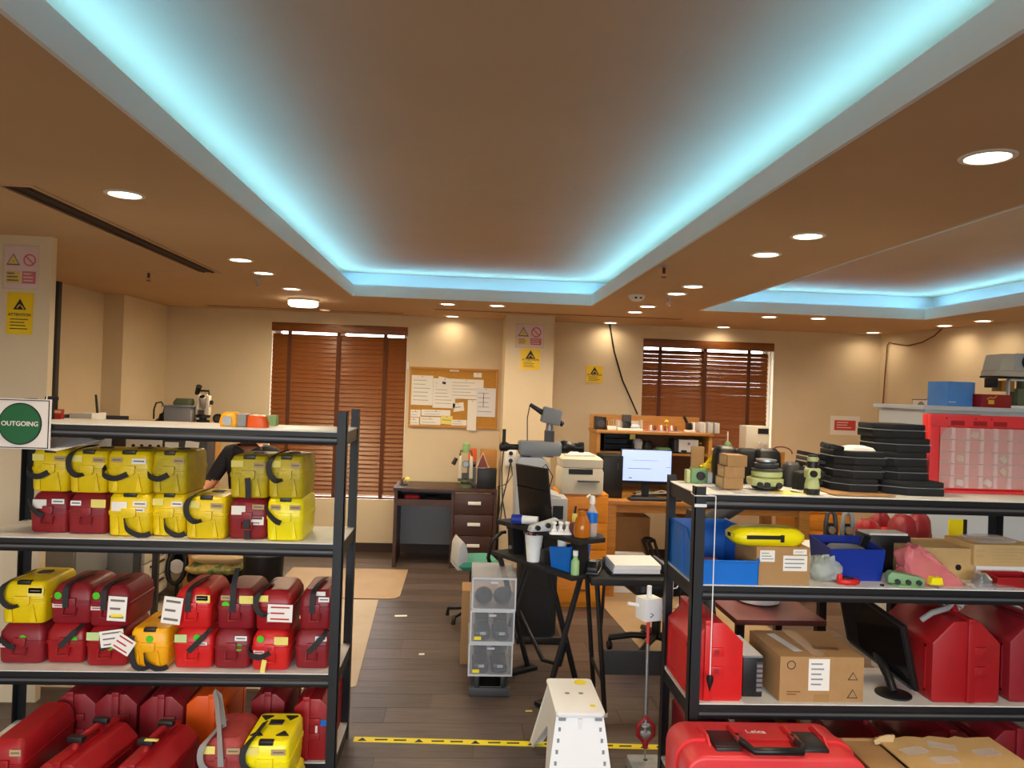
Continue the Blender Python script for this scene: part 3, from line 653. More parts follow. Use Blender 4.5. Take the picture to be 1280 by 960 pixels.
def level_case(label, x, y, z, w_, h_, d_, mat, stk='', st='', rz=0, dots=(), group=None, kind='y', strapmat='strap'):
    t = thing('instrument_case', label, 'case', (x, y, z), rz, group); a = w_ / 2; f = .55 * h_
    b = MB().loft([(-a * .90, a * .90, .012, d_ - .012, .003), (-a * .93, a * .93, .006, d_ - .006, .012), (-a * .97, a * .97, .003, d_ - .003, f - .008), (-a, a, -.001, d_ + .001, f - .007), (-a, a, -.001, d_ + .001, f)], .022, 3).build('body', mat, t, smooth=35)
    if kind == 'y': secs = [(-a, a, -.001, d_ + .001, f + .0008), (-a, a, -.001, d_ + .001, f + .008), (-a * .97, a * .97, .003, d_ - .003, f + .009), (-a * .95, a * .95, .005, d_ - .005, h_ * .9), (-a * .88, a * .88, .014, d_ - .014, h_ * .985), (-a * .84, a * .84, .02, d_ - .02, h_)]
    else: secs = [(-a, a, -.001, d_ + .001, f + .0008), (-a, a, -.001, d_ + .001, f + .008), (-a * .97, a * .97, .003, d_ - .003, f + .009), (-a * .95, a * .95, .006, d_ - .006, h_ * .78), (-a * .80, a * .80, .02, d_ - .02, h_ * .94), (-a * .66, a * .66, .03, d_ - .03, h_)]
    MB().loft(secs, .022, 3).build('lid', mat, t, smooth=35)
    lw = w_ * (.17 if kind == 'y' else .13)
    m = MB()
    m.prism([(-lw, f + h_ * .12), (lw, f + h_ * .12), (lw, f - h_ * .05), (lw * .7, f - h_ * .1), (-lw * .7, f - h_ * .1), (-lw, f - h_ * .05)], 'y', -.009, .004)
    la = m.build('latch', mat, t, bevel=.002)
    MB().bx(-lw * .45, lw * .45, -.0105, -.009, f - h_ * .01, f + h_ * .06).build('latch_slot', 'box_red' if kind != 'y' else mat, la)
    if kind == 'y':
        for s in (-1, 1): MB().prism([(s * w_ * .2, .012), (s * w_ * .33, .012), (s * w_ * .24, f - .012)], 'y', -.004, .004).build('body_rib', mat, t)
        MB().bx(-w_ * .15, w_ * .15, .004, .03, h_ * .93, h_ + .004).build('front_clip', 'black', t, bevel=.003)
        MB().bx(-w_ * .15, w_ * .15, d_ * .55, d_ * .7, h_ - .002, h_ + .005).build('handle_pad', 'black', t, bevel=.003)
    else:
        MB().tube([(-w_ * .14, -.004, f - h_ * .12), (-w_ * .14, -.014, f - h_ * .3), (w_ * .14, -.014, f - h_ * .3), (w_ * .14, -.004, f - h_ * .12)], .005, 6).build('front_loop', mat, t, smooth=60)
    yl = .002
    for ch in stk:
        u0, u1, v0, v1, mt, n = STK[ch]
        sticker(t, (u0 - .5) * w_, (u1 - .5) * w_, v0 * h_, v1 * h_, yl if v0 > .55 else .001, mt, n)
    for u, v in dots: dot(t, (u - .5) * w_, v * h_, .0155, yl)
    for ch in st: strap(t, w_, h_, d_, ch, strapmat)
    return t
def big_tag(t, cx, cz, w_, h_, y=-.02, rot=0, mat='paper', ink='ink', n=3):
    return sticker(t, cx - w_ / 2, cx + w_ / 2, cz - h_ / 2, cz + h_ / 2, y, mat, n, 'paper_tag', rot, ink)
G2, G3 = 'cases on the upper shelf of the left rack', 'cases on the middle shelf of the left rack'
def rowx(x0, x1, py, Y): return W((x0 + x1) / 2, py, Y).x, S(x1 - x0, Y)
h2 = .183; zb = LZ[2]
for x0, x1, yf, mat, stk, st, kind, lb in (
        (37, 83, 3.44, 'red_dull', 'bw', 'L', 'r', 'dark red case beside the left column under the yellow case, cream note on it'),
        (84, 132, 3.43, 'red_dull', 'WN', '', 'r', 'dark red case with a cream note and small white tag, between red and yellow cases'),
        (135, 187, 3.40, 'yellow', 'bws', 'R', 'y', 'yellow case with handwritten white tags and a strap drooping to its right'),
        (189, 231, 3.42, 'yellow', 'nw', 'R', 'y', 'yellow case with a cream note and white oval tag, under the dull yellow case'),
        (232, 281, 3.375, 'yellow', 'nt', 'J', 'y', 'yellow case with nothing stacked on it and a looping black strap'),
        (285, 333, 3.40, 'red_dull', 'btl', 'D', 'r', 'dark red case with two white notes, under a yellow case near the rack end'),
        (333, 379, 3.375, 'yellow_bright', 'Tt', 'L', 'y', 'bright lemon yellow case at the rack end with a short slanting strap')):
    x, w_ = rowx(x0, x1, 640, yf); level_case('%s, bottom row of the upper shelf' % lb if len(lb.split()) < 10 else lb, x, yf, zb, w_, h2 - (.006 if kind == 'r' else 0), .29, mat, stk, st, kind=kind, group=G2)
for x0, x1, yf, mat, stk, st, lb, dz in (
        (39, 83, 3.44, 'yellow', 'nt', 'C', 'yellow case with a grey sheet of paper lying on its lid', -.006),
        (86, 132, 3.43, 'yellow', 'nt', 'J', 'yellow case with a long hooked strap, second from the left column, upper row', -.006),
        (133, 186, 3.40, 'yellow', 'Tw', 'C', 'yellow case with a white oval label stacked over the yellow case with handwritten tags', 0),
        (189, 232, 3.42, 'yellow_dull', 't', 'C', 'dull olive yellow case without notes, stacked in the upper row', 0),
        (287, 334, 3.40, 'yellow_dull', 'nt', 'D', 'dull yellow case with a hanging strap stacked on a dark red case', -.006),
        (335, 379, 3.375, 'yellow_dull', 'nt', 'J', 'dull yellow case stacked on the bright lemon yellow case', 0)):
    x, w_ = rowx(x0, x1, 590, yf); level_case(lb, x, yf, zb + h2 + dz, w_, h2, .29, mat, stk, st, group=G2)
c = F(68, 570, 1.377); tag(MB().box((W(76, 566, 3.45).x, 3.45, zb + 2 * h2 + .022), (.26, .19, .002), (.2, .0, -.6)).build('paper_sheet', 'paper_cool'), 'grey-white paper sheet lying on top of the yellow case by the left column', 'paper')
# middle shelf
h3 = .171; zb = LZ[1]
LOW3 = [
        (-2, 52, 3.42, 'red_dull', 'r', 'L', ((.55, .64),), 'dull red case under the yellow case at the left end, green dot on its front'),
        (57, 104, 3.43, 'red', '', 'X', ((.72, .62),), 'red case with a green dot half hidden behind a slanting strap, lower row'),
        (107, 157, 3.40, 'red', 'G', 'X', ((.6, .5),), 'red case with a green note and a leaning white paper, under the dusty tagged case'),
        (162, 209, 3.375, 'yellow_orange', '', 'U', ((.52, .76),), 'orange-yellow case alone on the middle shelf among red cases'),
        (217, 265, 3.39, 'red_bright', 'Gs', 'X', ((.6, .78),), 'bright red case with a pale note and green dot beside the orange-yellow case'),
        (267, 312, 3.39, 'red_dull', 'w', '', ((.7, .55),), 'dull red case with a white tag above a green dot, lower row'),
        (314, 361, 3.375, 'red_bright', 'rN', 'C', ((.25, .8),), 'bright red case with green dot, square yellow note and hanging tan tag'),
        (368, 412, 3.40, 'red_dull', 'w', 'X', (), 'dull red case without dots in the lower row at the rack end')]
for x0, x1, yf, mat, stk, st, ds, lb in LOW3:
    x, w_ = rowx(x0, x1, 805, yf); t = level_case(lb, x, yf, zb, w_, h3, .29, mat, stk, st, kind='y' if 'orange' in mat else 'r', dots=ds, group=G3)
    if 'leaning' in lb: big_tag(t, .035, .13, .10, .07, -.02, -.15)
    if 'alone' in lb: big_tag(t, -.095, .115, .085, .07, -.022, .55, ink='ink_red'); strap(t, w_, h3, .29, 'R')
    if 'tan tag' in lb: big_tag(t, -.02, .028, .02, .055, -.02, .15, 'note_yellow', n=0)
UP3 = [
        (2, 54, 3.42, 'yellow', 'tN', 'J', (), 'yellow case at the left end of the middle shelf, black strap over its lid'),
        (63, 113, 3.43, 'red_dull', 'r', 'O', ((.2, .72),), 'dark red case with green dot and white tag, upper row beside the yellow case'),
        (111, 160, 3.40, 'red_dull', 'r', 'O', ((.2, .78),), 'dusty dark red case carrying a large paper tag with a yellow highlight'),
        (217, 263, 3.39, 'red_bright', 'wN', 'O', (), 'red case with a big creased paper tag at its left, above the bright red one'),
        (271, 317, 3.39, 'red_dull', 'TN', 'H', ((.25, .62),), 'dark red case whose black strap runs up to the shelf above'),
        (319, 364, 3.375, 'red', 'n', 'J', (), 'red case carrying a white paper tag with red handwriting'),
        (374, 415, 3.40, 'red_dull', 'w', 'O', (), 'dark red case with two light patches on its lid, upper row at the rack end')]
for x0, x1, yf, mat, stk, st, ds, lb in UP3:
    x, w_ = rowx(x0, x1, 755, yf); t = level_case(lb, x, yf, zb + h3, w_, h3 + (.01 if 'yellow' in mat else 0), .29, mat, stk, st, kind='y' if 'yellow' in mat else 'r', dots=ds, group=G3)
    if 'highlight' in lb:
        g = big_tag(t, .045, .085, .078, .105, -.018, .05); MB().bx(.02, .07, -.0205, -.0195, .05, .062).build('yellow_highlight', 'tape_yellow', g)
    if 'creased' in lb: big_tag(t, -.075, .085, .08, .115, -.02, .12, ink='ink')
    if 'handwriting' in lb: big_tag(t, .035, .085, .105, .075, -.02, 0.02, ink='ink_red')
    if 'patches' in lb: sticker(t, .0, .04, h3 - .022, h3 - .004, .006, 'paper', 0); 

# large two-shell carrying cases (survey instrument containers)
def station_case(label, x, y, z, w_, h_, d_, mat, rz=0, group=None, seam=.6, name='carrying_case', ch=.22, latches=True):
    t = thing(name, label, 'case', (x, y, z), rz, group); a = w_ / 2; c = w_ * ch; sx = -a + w_ * seam
    def half(u0, u1):
        pts = []
        L = [(-a + .01, 0), (-a, .012), (-a, h_ - c * 1.1), (-a + c, h_ - .008), (-a + c + .01, h_), (a - c - .01, h_), (a - c, h_ - .008), (a, h_ - c * 1.1), (a, .012), (a - .01, 0)]
        # clip the profile to u0..u1
        out = []
        for i in range(len(L)):
            p, q = L[i], L[(i + 1) % len(L)]
            if u0 <= p[0] <= u1: out.append(p)
            for u in (u0, u1):
                if (p[0] - u) * (q[0] - u) < 0:
                    k = (u - p[0]) / (q[0] - p[0]); out.append((u, p[1] + k * (q[1] - p[1])))
        cx = sum(p[0] for p in out) / len(out); cz = sum(p[1] for p in out) / len(out)
        return sorted(set(out), key=lambda p: math.atan2(p[1] - cz, p[0] - cx))
    MB().prism(half(-a, sx - .004), 'y', 0, d_).build('left_shell', mat, t, bevel=.012, seg=2)
    MB().prism(half(sx + .004, a), 'y', 0, d_).build('right_shell', mat, t, bevel=.012, seg=2)
    m = MB(); e = .012; r_ = .015
    m.bx(sx - r_, sx + r_, -e, .01, .004, h_ - .004).bx(sx - r_, sx + r_, d_ - .01, d_ + e, .004, h_ - .004).bx(sx - r_, sx + r_, -e, d_ + e, h_ - .01, h_ + e)
    m.build('seam_rim', mat, t, bevel=.004)
    m = MB().tube([(sx, d_ * .25, h_ - .005), (sx, d_ * .3, h_ + .028), (sx, d_ * .36, h_ + .036), (sx, d_ * .64, h_ + .036), (sx, d_ * .7, h_ + .028), (sx, d_ * .75, h_ - .005)], .013, 8)
    m.build('handle', mat, t, smooth=60)
    if latches:
        for zz in (.34, .58):
            lx = sx + .012
            q = MB().bx(lx, lx + min(.05, a - sx - .02), -.011, .006, h_ * zz, h_ * (zz + .11)).build('latch', mat, t, bevel=.003)
            MB().bx(lx + .012, lx + .03, -.0125, -.011, h_ * zz + .008, h_ * (zz + .11) - .008).build('latch_slot', 'box_red', q)
    for s in (-1, 1):                                   # raised frame on the broad side
        xx = s * a; m = MB(); x0, x1 = sorted((xx - s * .004, xx + s * .003)); z0, z1, y0, y1 = h_ * .1, h_ - c * 1.1 - .02, d_ * .12, d_ * .88
        m.bx(x0, x1, y0, y1, z0, z0 + .008).bx(x0, x1, y0, y1, z1 - .008, z1).bx(x0, x1, y0, y0 + .008, z0, z1).bx(x0, x1, y1 - .008, y1, z0, z1)
        m.build('side_frame', mat, t)
    return t
GB = 'carrying cases on the bottom shelf of the left rack'
zb = LZ[0]
for x0, x1, mat, yy, lb, sx in (
        (66, 119, 'red_dull', 3.40, 'dull red carrying case on the bottom shelf, farthest toward the left column', .4),
        (117, 171, 'red_dull', 3.40, 'dull red carrying case with a green dot on the bottom shelf', .5),
        (173, 229, 'red_dull', 3.38, 'dull red carrying case on the bottom shelf beside the orange one', .5),
        (231, 279, 'orange', 3.39, 'orange carrying case on the bottom shelf', .7),
        (312, 356, 'red_dull', 3.42, 'dull red carrying case on the bottom shelf hidden behind the yellow case', .5),
        (366, 412, 'red', 3.37, 'red carrying case with blue and white stickers on the bottom shelf at the rack end', .35)):
    x, w_ = rowx(x0, x1, 905, yy); t = station_case(lb, x, yy, zb, w_ * .93, .265, .36, mat, 0, GB, sx)
    if 'green dot' in lb: dot(t, .02, .05, .014, 0)
    if 'blue' in lb:
        MB().bx(.02, .07, -.0015, 0, .15, .175).build('blue_sticker', 'blue_bin', t); MB().bx(.018, .027, -.0015, 0, .1, .15).build('white_sticker', 'paper', t)
# cases standing on the floor in front of the rack
GF = 'cases on the floor in front of the left rack'
def floor_pair(label, lbl2, x0, x1, yf, mat, mat2, st, stk, kind, hh, low=.115, d_=.29, strapmat='strap'):
    x, w_ = rowx(x0, x1, 935, yf)
    level_case(lbl2, x + .004, yf, 0, w_ * 1.06, low, d_ + .01, mat2, '', '', kind=kind, group=GF)
    return level_case(label, x, yf, low, w_, hh, d_, mat, stk, st, kind=kind, group=GF, strapmat=strapmat)
t = floor_pair('bright yellow case with black lid catches and thick strap, on the floor', 'yellow case lying under the bright yellow case with the thick strap', 302, 361, 3.02, 'yellow_bright', 'yellow_bright', 'J', 'nt', 'y', .185)
for xx in (-.05, .05):
    MB().prism([(xx - .025, .06), (xx + .025, .06), (xx, .1)], 'z', .183, .19).build('lid_catch', 'black', t)
    MB().prism([(xx - .025, .24), (xx + .025, .24), (xx, .2)], 'z', .183, .19).build('lid_catch', 'black', t)
t = floor_pair('dusty faded red case with a grey strap standing up, on the floor before the rack', 'faded red case lying under the dusty red case with the grey strap', 250, 303, 3.02, 'red_dusty', 'red_dusty', 'J', 'nt', 'r', .19, strapmat='strap_grey')
MB().ribbon([(-.02, .1, .2), (-.06, .16, .3), (-.085, .17, .315), (-.06, .12, .29), (-.02, .03, .23), (.0, -.012, .16), (.005, -.014, .1)], (.4, 0, .8), .024).build('loose_strap', 'strap_grey', t, smooth=60)
floor_pair('long red case with a rounded lid stacked at the left end before the rack', 'red case lying under the long red case at the left end', -16, 28, 2.98, 'red', 'red', '', 't', 'r', .2, .115, .4)
for x0, x1, yf, lb, rz in ((35, 110, 2.88, 'red carrying case with black handle clips, on the floor near the long red case', -.12), (130, 200, 2.86, 'red carrying case with a white side label, on the floor beside the dusty case', -.08)):
    x, w_ = rowx(x0, x1, 950, yf); t = station_case(lb, x, yf, 0, w_ * .92, .285, .36, 'red', rz, GF, .5)
    MB().bx(-.03, .03, .09, .12, .318, .34).build('handle_clip', 'black', t, bevel=.006); MB().bx(-.03, .03, .25, .28, .318, .34).build('handle_clip', 'black', t, bevel=.006)
    if 'label' in lb: MB().bx(.1, .1015 + .0, .05, .2, .08, .17).build('side_label', 'paper_cool', t); MB().bx(.0, .05, .085, .1, .34, .343).build('cream_tag', 'note_yellow', t)

# things on top of the left rack
zt = LZ[3]
def onrack(px, Y): return W(px, 520, Y).x
t = thing('canister', 'black cylindrical canister at the left end of the rack top', 'canister', (onrack(64, 3.66), 3.66, zt)); MB().lathe([(.024, 0), (.026, .004), (.026, .088)], n=20).build('body', 'black', t, smooth=40); MB().lathe([(.027, .086), (.028, .09), (.028, .1), (.024, .103)], n=20).build('cap', 'black_matte', t, smooth=40)
t = thing('small_box', 'small brown box beside the black canister', 'box', (onrack(74, 3.66), 3.66, zt)); MB().bx(-.015, .015, -.015, .015, 0, .045).build('carton', 'box_red', t, bevel=.002); MB().bx(-.015, .015, -.0155, -.015, .028, .04).build('label', 'label_tan', t)
t = thing('laser_level', 'yellow and orange hand tool with a grey collar lying on the rack top', 'tool', (onrack(305, 3.5), 3.5, zt), -.08)
MB().loft([(-.1, -.02, -.03, .03, .0), (-.105, -.015, -.034, .034, .02), (-.095, -.02, -.03, .03, .055), (-.08, -.03, -.02, .02, .065)], .02, 3).build('yellow_body', 'yellow_orange', t, smooth=40)
MB().lathe([(.022, 0), (.022, .006), (.012, .008), (.012, .004)], (-.062, -.038, .026), 16, 'y').build('lens_ring', 'silver', t, smooth=40)
MB().bx(-.02, .02, -.03, .03, .002, .058).build('grey_collar', 'grey', t, bevel=.006)
MB().loft([(.018, .11, -.03, .03, .0), (.018, .112, -.032, .032, .022), (.02, .1, -.028, .028, .05), (.03, .085, -.018, .018, .056)], .022, 3).build('orange_grip', 'orange', t, smooth=40)
tag(MB().loft([(-.035, .035, -.025, .025, 0), (-.035, .035, -.025, .025, .048)], .004).xf(Matrix.Translation((onrack(336, 3.66), 3.68, zt))).build('white_box', 'pale_green'), 'small pale green box behind the orange tool on the rack top', 'box')
tag(MB().loft([(-.13, .13, -.09, .09, 0), (-.12, .12, -.085, .085, .003)], .01).xf(Matrix.Translation((onrack(395, 3.52), 3.5, zt))).build('paper_sheet', 'white'), 'white paper lying on the rack top near the end posts', 'paper')
# OUTGOING sign hanging at the left end of the rack
c = W(22, 530, 3.31); t = thing('outgoing_sign', 'white framed sign with a green disc reading OUTGOING, hung on the left rack', 'sign', (c.x, 3.335, c.z - .105))
MB().bx(-.122, .122, -.006, 0, 0, .21).build('board', 'sign_white', t)
m = MB(); m.bx(-.116, .116, -.0075, -.006, .004, .0075).bx(-.116, .116, -.0075, -.006, .2025, .206).bx(-.116, -.1125, -.0075, -.006, .0075, .2025).bx(.1125, .116, -.0075, -.006, .0075, .2025); m.build('border', 'ink', t)
dsk = MB().lathe([(.088, 0), (.088, .002)], (0, -.0082, .105), 48, 'y').build('disc_edge', 'black', t); MB().lathe([(.083, 0), (.083, .0015)], (0, -.0095, .105), 48, 'y').build('green_disc', 'sign_green', dsk)
text('OUTGOING', .0275, 'sign_white', t, at(0, -.0102, .105), bold=.0005)
for xx in (-.1, .1): MB().tube([(xx, -.003, .2), (xx, .002, .225)], .002, 5).build('tie', 'white', t)

# ================================================================== left background: work bench, pedestal, seated person
def mbox(name, label, cat, x0, x1, y0, y1, z0, z1, mat, bevel=.003, group=None):
    return tag(MB().bx(x0, x1, y0, y1, z0, z1).build(name, mat, bevel=bevel), label, cat, group)
t = thing('work_bench', 'wooden work bench with a hutch against the left wall behind the rack', 'work bench', (-2.58, 6.2, 0))
bx0, bx1, by0, by1 = -3.12, -2.04, 5.95, 6.62
MB().bx(bx0, bx1, by0, by1, .73, .77).build('desk_top', 'wood_h', t, w=True, bevel=.004)
for xx in (bx0, bx1 - .04): MB().bx(xx, xx + .04, by0 + .02, by1, 0, .73).build('side_panel', 'wood', t, w=True)
for xx in (bx0, bx1 - .03): MB().bx(xx, xx + .03, by0 + .3, by1, .77, 1.3).build('hutch_side', 'wood', t, w=True)
MB().bx(bx0, bx1, by0 + .28, by1, 1.3, 1.33).build('hutch_top', 'wood_h', t, w=True, bevel=.003)
MB().bx(bx0 + .03, bx1 - .03, by1 - .015, by1, .77, 1.3).build('hutch_back', 'grey', t, w=True)
MB().bx(bx0 + .04, bx1 - .04, by1 - .08, by1 - .06, .1, .73).build('modesty_panel', 'black_matte', t, w=True)
t = thing('socket_strip', 'white socket strip with dark holes under the bench hutch top', 'socket', (-2.52, 6.3, .77))
MB().bx(-.16, .16, 0, .03, 0, .43).build('strip_body', 'white', t, bevel=.004)
for k in range(4): MB().lathe([(.014, 0), (.014, .003)], (-.1 + k * .065, -.003, .37), 10, 'y').build('socket_hole', 'ink', t)
mbox('leaning_board', 'plain white board leaning inside the bench hutch', 'board', -2.33, -2.1, 6.3, 6.33, .77, 1.27, 'paper')
mbox('yellow_block', 'small bright yellow block inside the left end of the bench hutch', 'box', -3.0, -2.92, 6.32, 6.4, .77, 1.24, 'yellow_bright')
t = thing('meter_box', 'grey meter with a white dial panel beside the person', 'meter', (W(237, 556, 5.9).x, 5.9, .77)); MB().bx(-.2, .13, 0, .2, 0, .5).build('housing', 'dark_grey', t, bevel=.008); MB().bx(-.18, -.08, -.004, 0, .37, .44).build('dial_panel', 'paper', t); MB().box((.02, -.006, .42), (.1, .004, .06), (0, .12, 0)).build('white_card', 'paper', t)
# on the hutch top
z1 = 1.33
c = W(228, 520, 6.4); t = thing('power_unit', 'grey boxy power unit with an olive pouch on it on the bench hutch', 'power unit', (c.x, 6.4, z1)); MB().bx(-.11, .1, -.1, .1, 0, .13).build('housing', 'grey', t, bevel=.006); MB().bx(-.13, .12, -.11, .11, .13, .142).build('lid', 'grey', t, bevel=.003)
tag(MB().loft([(-.075, .07, -.05, .05, 0), (-.08, .075, -.055, .055, .02), (-.06, .07, -.04, .04, .055)], .03, 3).xf(Matrix.Translation((c.x + .01, 6.4, z1 + .142))).build('pouch', 'olive', smooth=50), 'olive green pouch lying on the grey power unit', 'pouch')
c = W(201, 520, 6.4); t = thing('desk_lamp', 'small black gooseneck lamp beside the grey power unit', 'lamp', (c.x, 6.45, z1)); MB().lathe([(.06, 0), (.06, .012), (.035, .03), (.03, .06), (.01, .075)], n=14).build('base', 'black', t, smooth=40); MB().tube([(0, 0, .06), (.01, 0, .12), (-.02, 0, .16), (-.06, 0, .15), (-.075, 0, .1), (-.075, 0, .02)], .007, 6).build('gooseneck', 'black', t, smooth=60)
def theodolite(label, x, y, z, k, colr='white', accent='black', name='theodolite', tilt=.4):
    t = thing(name, label, 'theodolite', (x, y, z))
    MB().lathe([(.06 * k, 0), (.06 * k, .03 * k), (.035 * k, .035 * k), (.035 * k, .05 * k), (.065 * k, .055 * k), (.065 * k, .075 * k), (.05 * k, .085 * k)], n=16).build('tribrach', accent, t, smooth=40)
    for s in (-1, 1): MB().prism([(s * .028 * k, .08 * k), (s * .062 * k, .08 * k), (s * .06 * k, .26 * k), (s * .034 * k, .28 * k)], 'y', -.04 * k, .04 * k).build('standard', colr, t, bevel=.006 * k)
    d = Vector((0, -math.cos(tilt), math.sin(tilt))); c_ = Vector((0, 0, .2 * k))
    MB().cyl(c_ - d * .07 * k, c_ + d * .07 * k, .026 * k, .03 * k, 14).build('telescope', colr if accent == 'black' else accent, t, smooth=40)
    MB().cyl(c_ + d * .07 * k, c_ + d * .074 * k, .024 * k, n=14).build('lens', 'black_gloss', t, smooth=40)
    MB().cyl((.062 * k, 0, .2 * k), (.085 * k, 0, .2 * k), .022 * k, n=12).build('side_knob', 'black', t, smooth=40)
    MB().tube([(-.05 * k, 0, .27 * k), (-.045 * k, 0, .31 * k), (.045 * k, 0, .31 * k), (.05 * k, 0, .27 * k)], .01 * k, 6).build('carry_handle', accent, t, smooth=60)
    MB().bx(-.03 * k, .03 * k, -.07 * k, -.055 * k, .085 * k, .13 * k).build('keypad', 'dark_grey', t)
    return t
c = W(254, 520, 6.4); t = theodolite('tall white theodolite with a black eyepiece on the bench hutch', c.x, 6.4, z1, .85, 'beige', 'black', tilt=.9)
MB().cyl((-.05, -.02, .24), (-.02, -.06, .3), .018, .024).build('eyepiece', 'black', t, smooth=40)
c = W(271, 520, 6.4); t = thing('lens_ring_tool', 'round black dial standing beside the white theodolite', 'dial', (c.x, 6.42, z1)); MB().lathe([(.04, 0), (.04, .03), (.02, .035)], (0, 0, .04), 16, 'y').build('dial_case', 'black', t, smooth=40); MB().lathe([(.022, 0), (.022, .004)], (0, -.003, .04), 14, 'y').build('dial_face', 'dark_grey', t)
t = thing('filing_cabinet', 'tall grey filing cabinet behind the left end of the left rack', 'cabinet', (-2.66, 5.0, 0)); MB().bx(-.24, .24, 0, .45, 0, 1.395).build('carcass', 'grey', t, bevel=.004)
for k in range(4):
    d = MB().bx(.24, .252, .01, .44, .04 + k * .335, .36 + k * .335).build('drawer', 'grey', t, bevel=.003); MB().bx(.252, .265, .15, .3, .26 + k * .335, .275 + k * .335).build('handle', 'black', d)
c = W(112, 520, 5.2); t = thing('document_tray', 'dark document tray with papers and a pen on the grey filing cabinet', 'tray', (c.x, 5.2, 1.395)); MB().bx(-.2, .2, -.12, .12, 0, .006).bx(-.2, .2, .114, .12, .006, .03).bx(-.2, -.194, -.12, .114, .006, .03).build('tray', 'dark_grey', t); MB().bx(-.08, .06, -.1, .1, .006, .05).build('paper_stack', 'paper', t)
MB().cyl((.05, 0, .045), (.035, .0, .17), .009, .007, 8).build('pen', 'black', t, smooth=40)
# pedestal with drawers facing the aisle
t = thing('drawer_pedestal', 'grey drawer pedestal on castors with white drawer fronts behind the red cases', 'drawer unit', (-2.42, 5.75, 0))
MB().bx(-.36, .2, -.2, .25, .08, .66).build('cabinet', 'grey', t, bevel=.005)
for k in range(4):
    d = MB().bx(.2, .215, -.19, .24, .1 + k * .138, .225 + k * .138).build('drawer', 'beige', t, bevel=.003); MB().bx(.215, .228, -.1, .15, .19 + k * .138, .2 + k * .138).build('handle', 'black', d)
for sx in (-.3, .14):
    for sy in (-.14, .19): MB().lathe([(.03, -.012), (.035, 0), (.03, .012)], (sx, sy, .035), 12, 'y').bx(sx - .01, sx + .01, sy - .016, sy + .016, .05, .08).build('castor', 'black', t, smooth=40)
c = W(221, 708, 5.0); t = thing('cable_reel', 'white disc with a thick black rim standing beside the drawer pedestal', 'reel', (c.x, 5.0, 0))
zc = c.z; n = 24; MB().tube([(.055 * math.cos(2 * PI * k / n), .10 * math.sin(2 * PI * k / n) * .3, zc + .10 * math.sin(2 * PI * k / n)) for k in range(n)], .016, 8, True).build('rim', 'black', t, smooth=60)
MB().lathe([(.045, 0), (.02, .01), (.02, .02)], (0, 0, zc), 20, 'y').build('disc', 'white', t, smooth=40); MB().cyl((0, .02, zc - .1), (0, .02, .02), .012).lathe([(.12, 0), (.12, .012), (.02, .022)], (0, .02, 0), 18).build('stand', 'black', t, smooth=40)
# padded stool with floral cushion
c = W(266, 708, 4.9); zc = c.z
t = thing('stool', 'black padded stool behind the rack carrying a floral cushion', 'stool', (c.x, 5.0, 0)); MB().lathe([(.16, zc - .11), (.18, zc - .1), (.18, zc - .06), (.15, zc - .05)], n=20).build('seat', 'black', t, smooth=40); MB().cyl((0, 0, .05), (0, 0, zc - .1), .025).build('column', 'black', t, smooth=40)
for k in range(5): a = k * 2 * PI / 5; MB().tube([(0, 0, .08), (.2 * math.cos(a), .2 * math.sin(a), .04), (.22 * math.cos(a), .22 * math.sin(a), .012)], .012, 6).build('leg', 'black', t)
M('floral', (232, 206, 130), .9, c2=(110, 150, 90), ns=16, lo=.45, hi=.6)
for k, (mt, lb) in enumerate((('floral', 'floral patterned cushion on the black stool'), ('carton_edge', 'plain cream cushion lying on the floral cushion'))):
    tag(MB().loft([(-.14, .14, -.12, .12, 0), (-.17, .17, -.15, .15, .028), (-.17, .17, -.15, .15, .04), (-.12, .12, -.1, .1, .07)], .06, 4).xf(Matrix.Translation((c.x - (0 if k == 0 else -.03), 5.0, zc - .05 + k * .07))).build('cushion', mt, smooth=60), lb, 'cushion')
c = W(327, 704, 4.7); t = thing('waste_bin', 'black round waste bin behind the rack beneath the person', 'bin', (c.x, 4.75, 0)); zc = c.z
MB().lathe([(.1, 0), (.12, zc + .05), (.125, zc + .055), (.115, zc + .055), (.1, .02)], n=20).build('bucket', 'black', t, smooth=40)
MB().lathe([(.126, zc + .045), (.13, zc + .05), (.126, zc + .058)], n=20).build('rim', 'dark_grey', t, smooth=40)
# work table the person leans on
t = thing('work_table', 'grey topped work table in front of the seated person', 'table', (-1.62, 5.12, 0))
MB().bx(-.42, .42, -.2, .16, .83, .86).build('table_top', 'light_grey', t, bevel=.004)
for sx in (-.39, .39):
    for sy in (-.17, .13): MB().bx(sx - .018, sx + .018, sy - .018, sy + .018, 0, .83).build('leg', 'dark_grey', t)
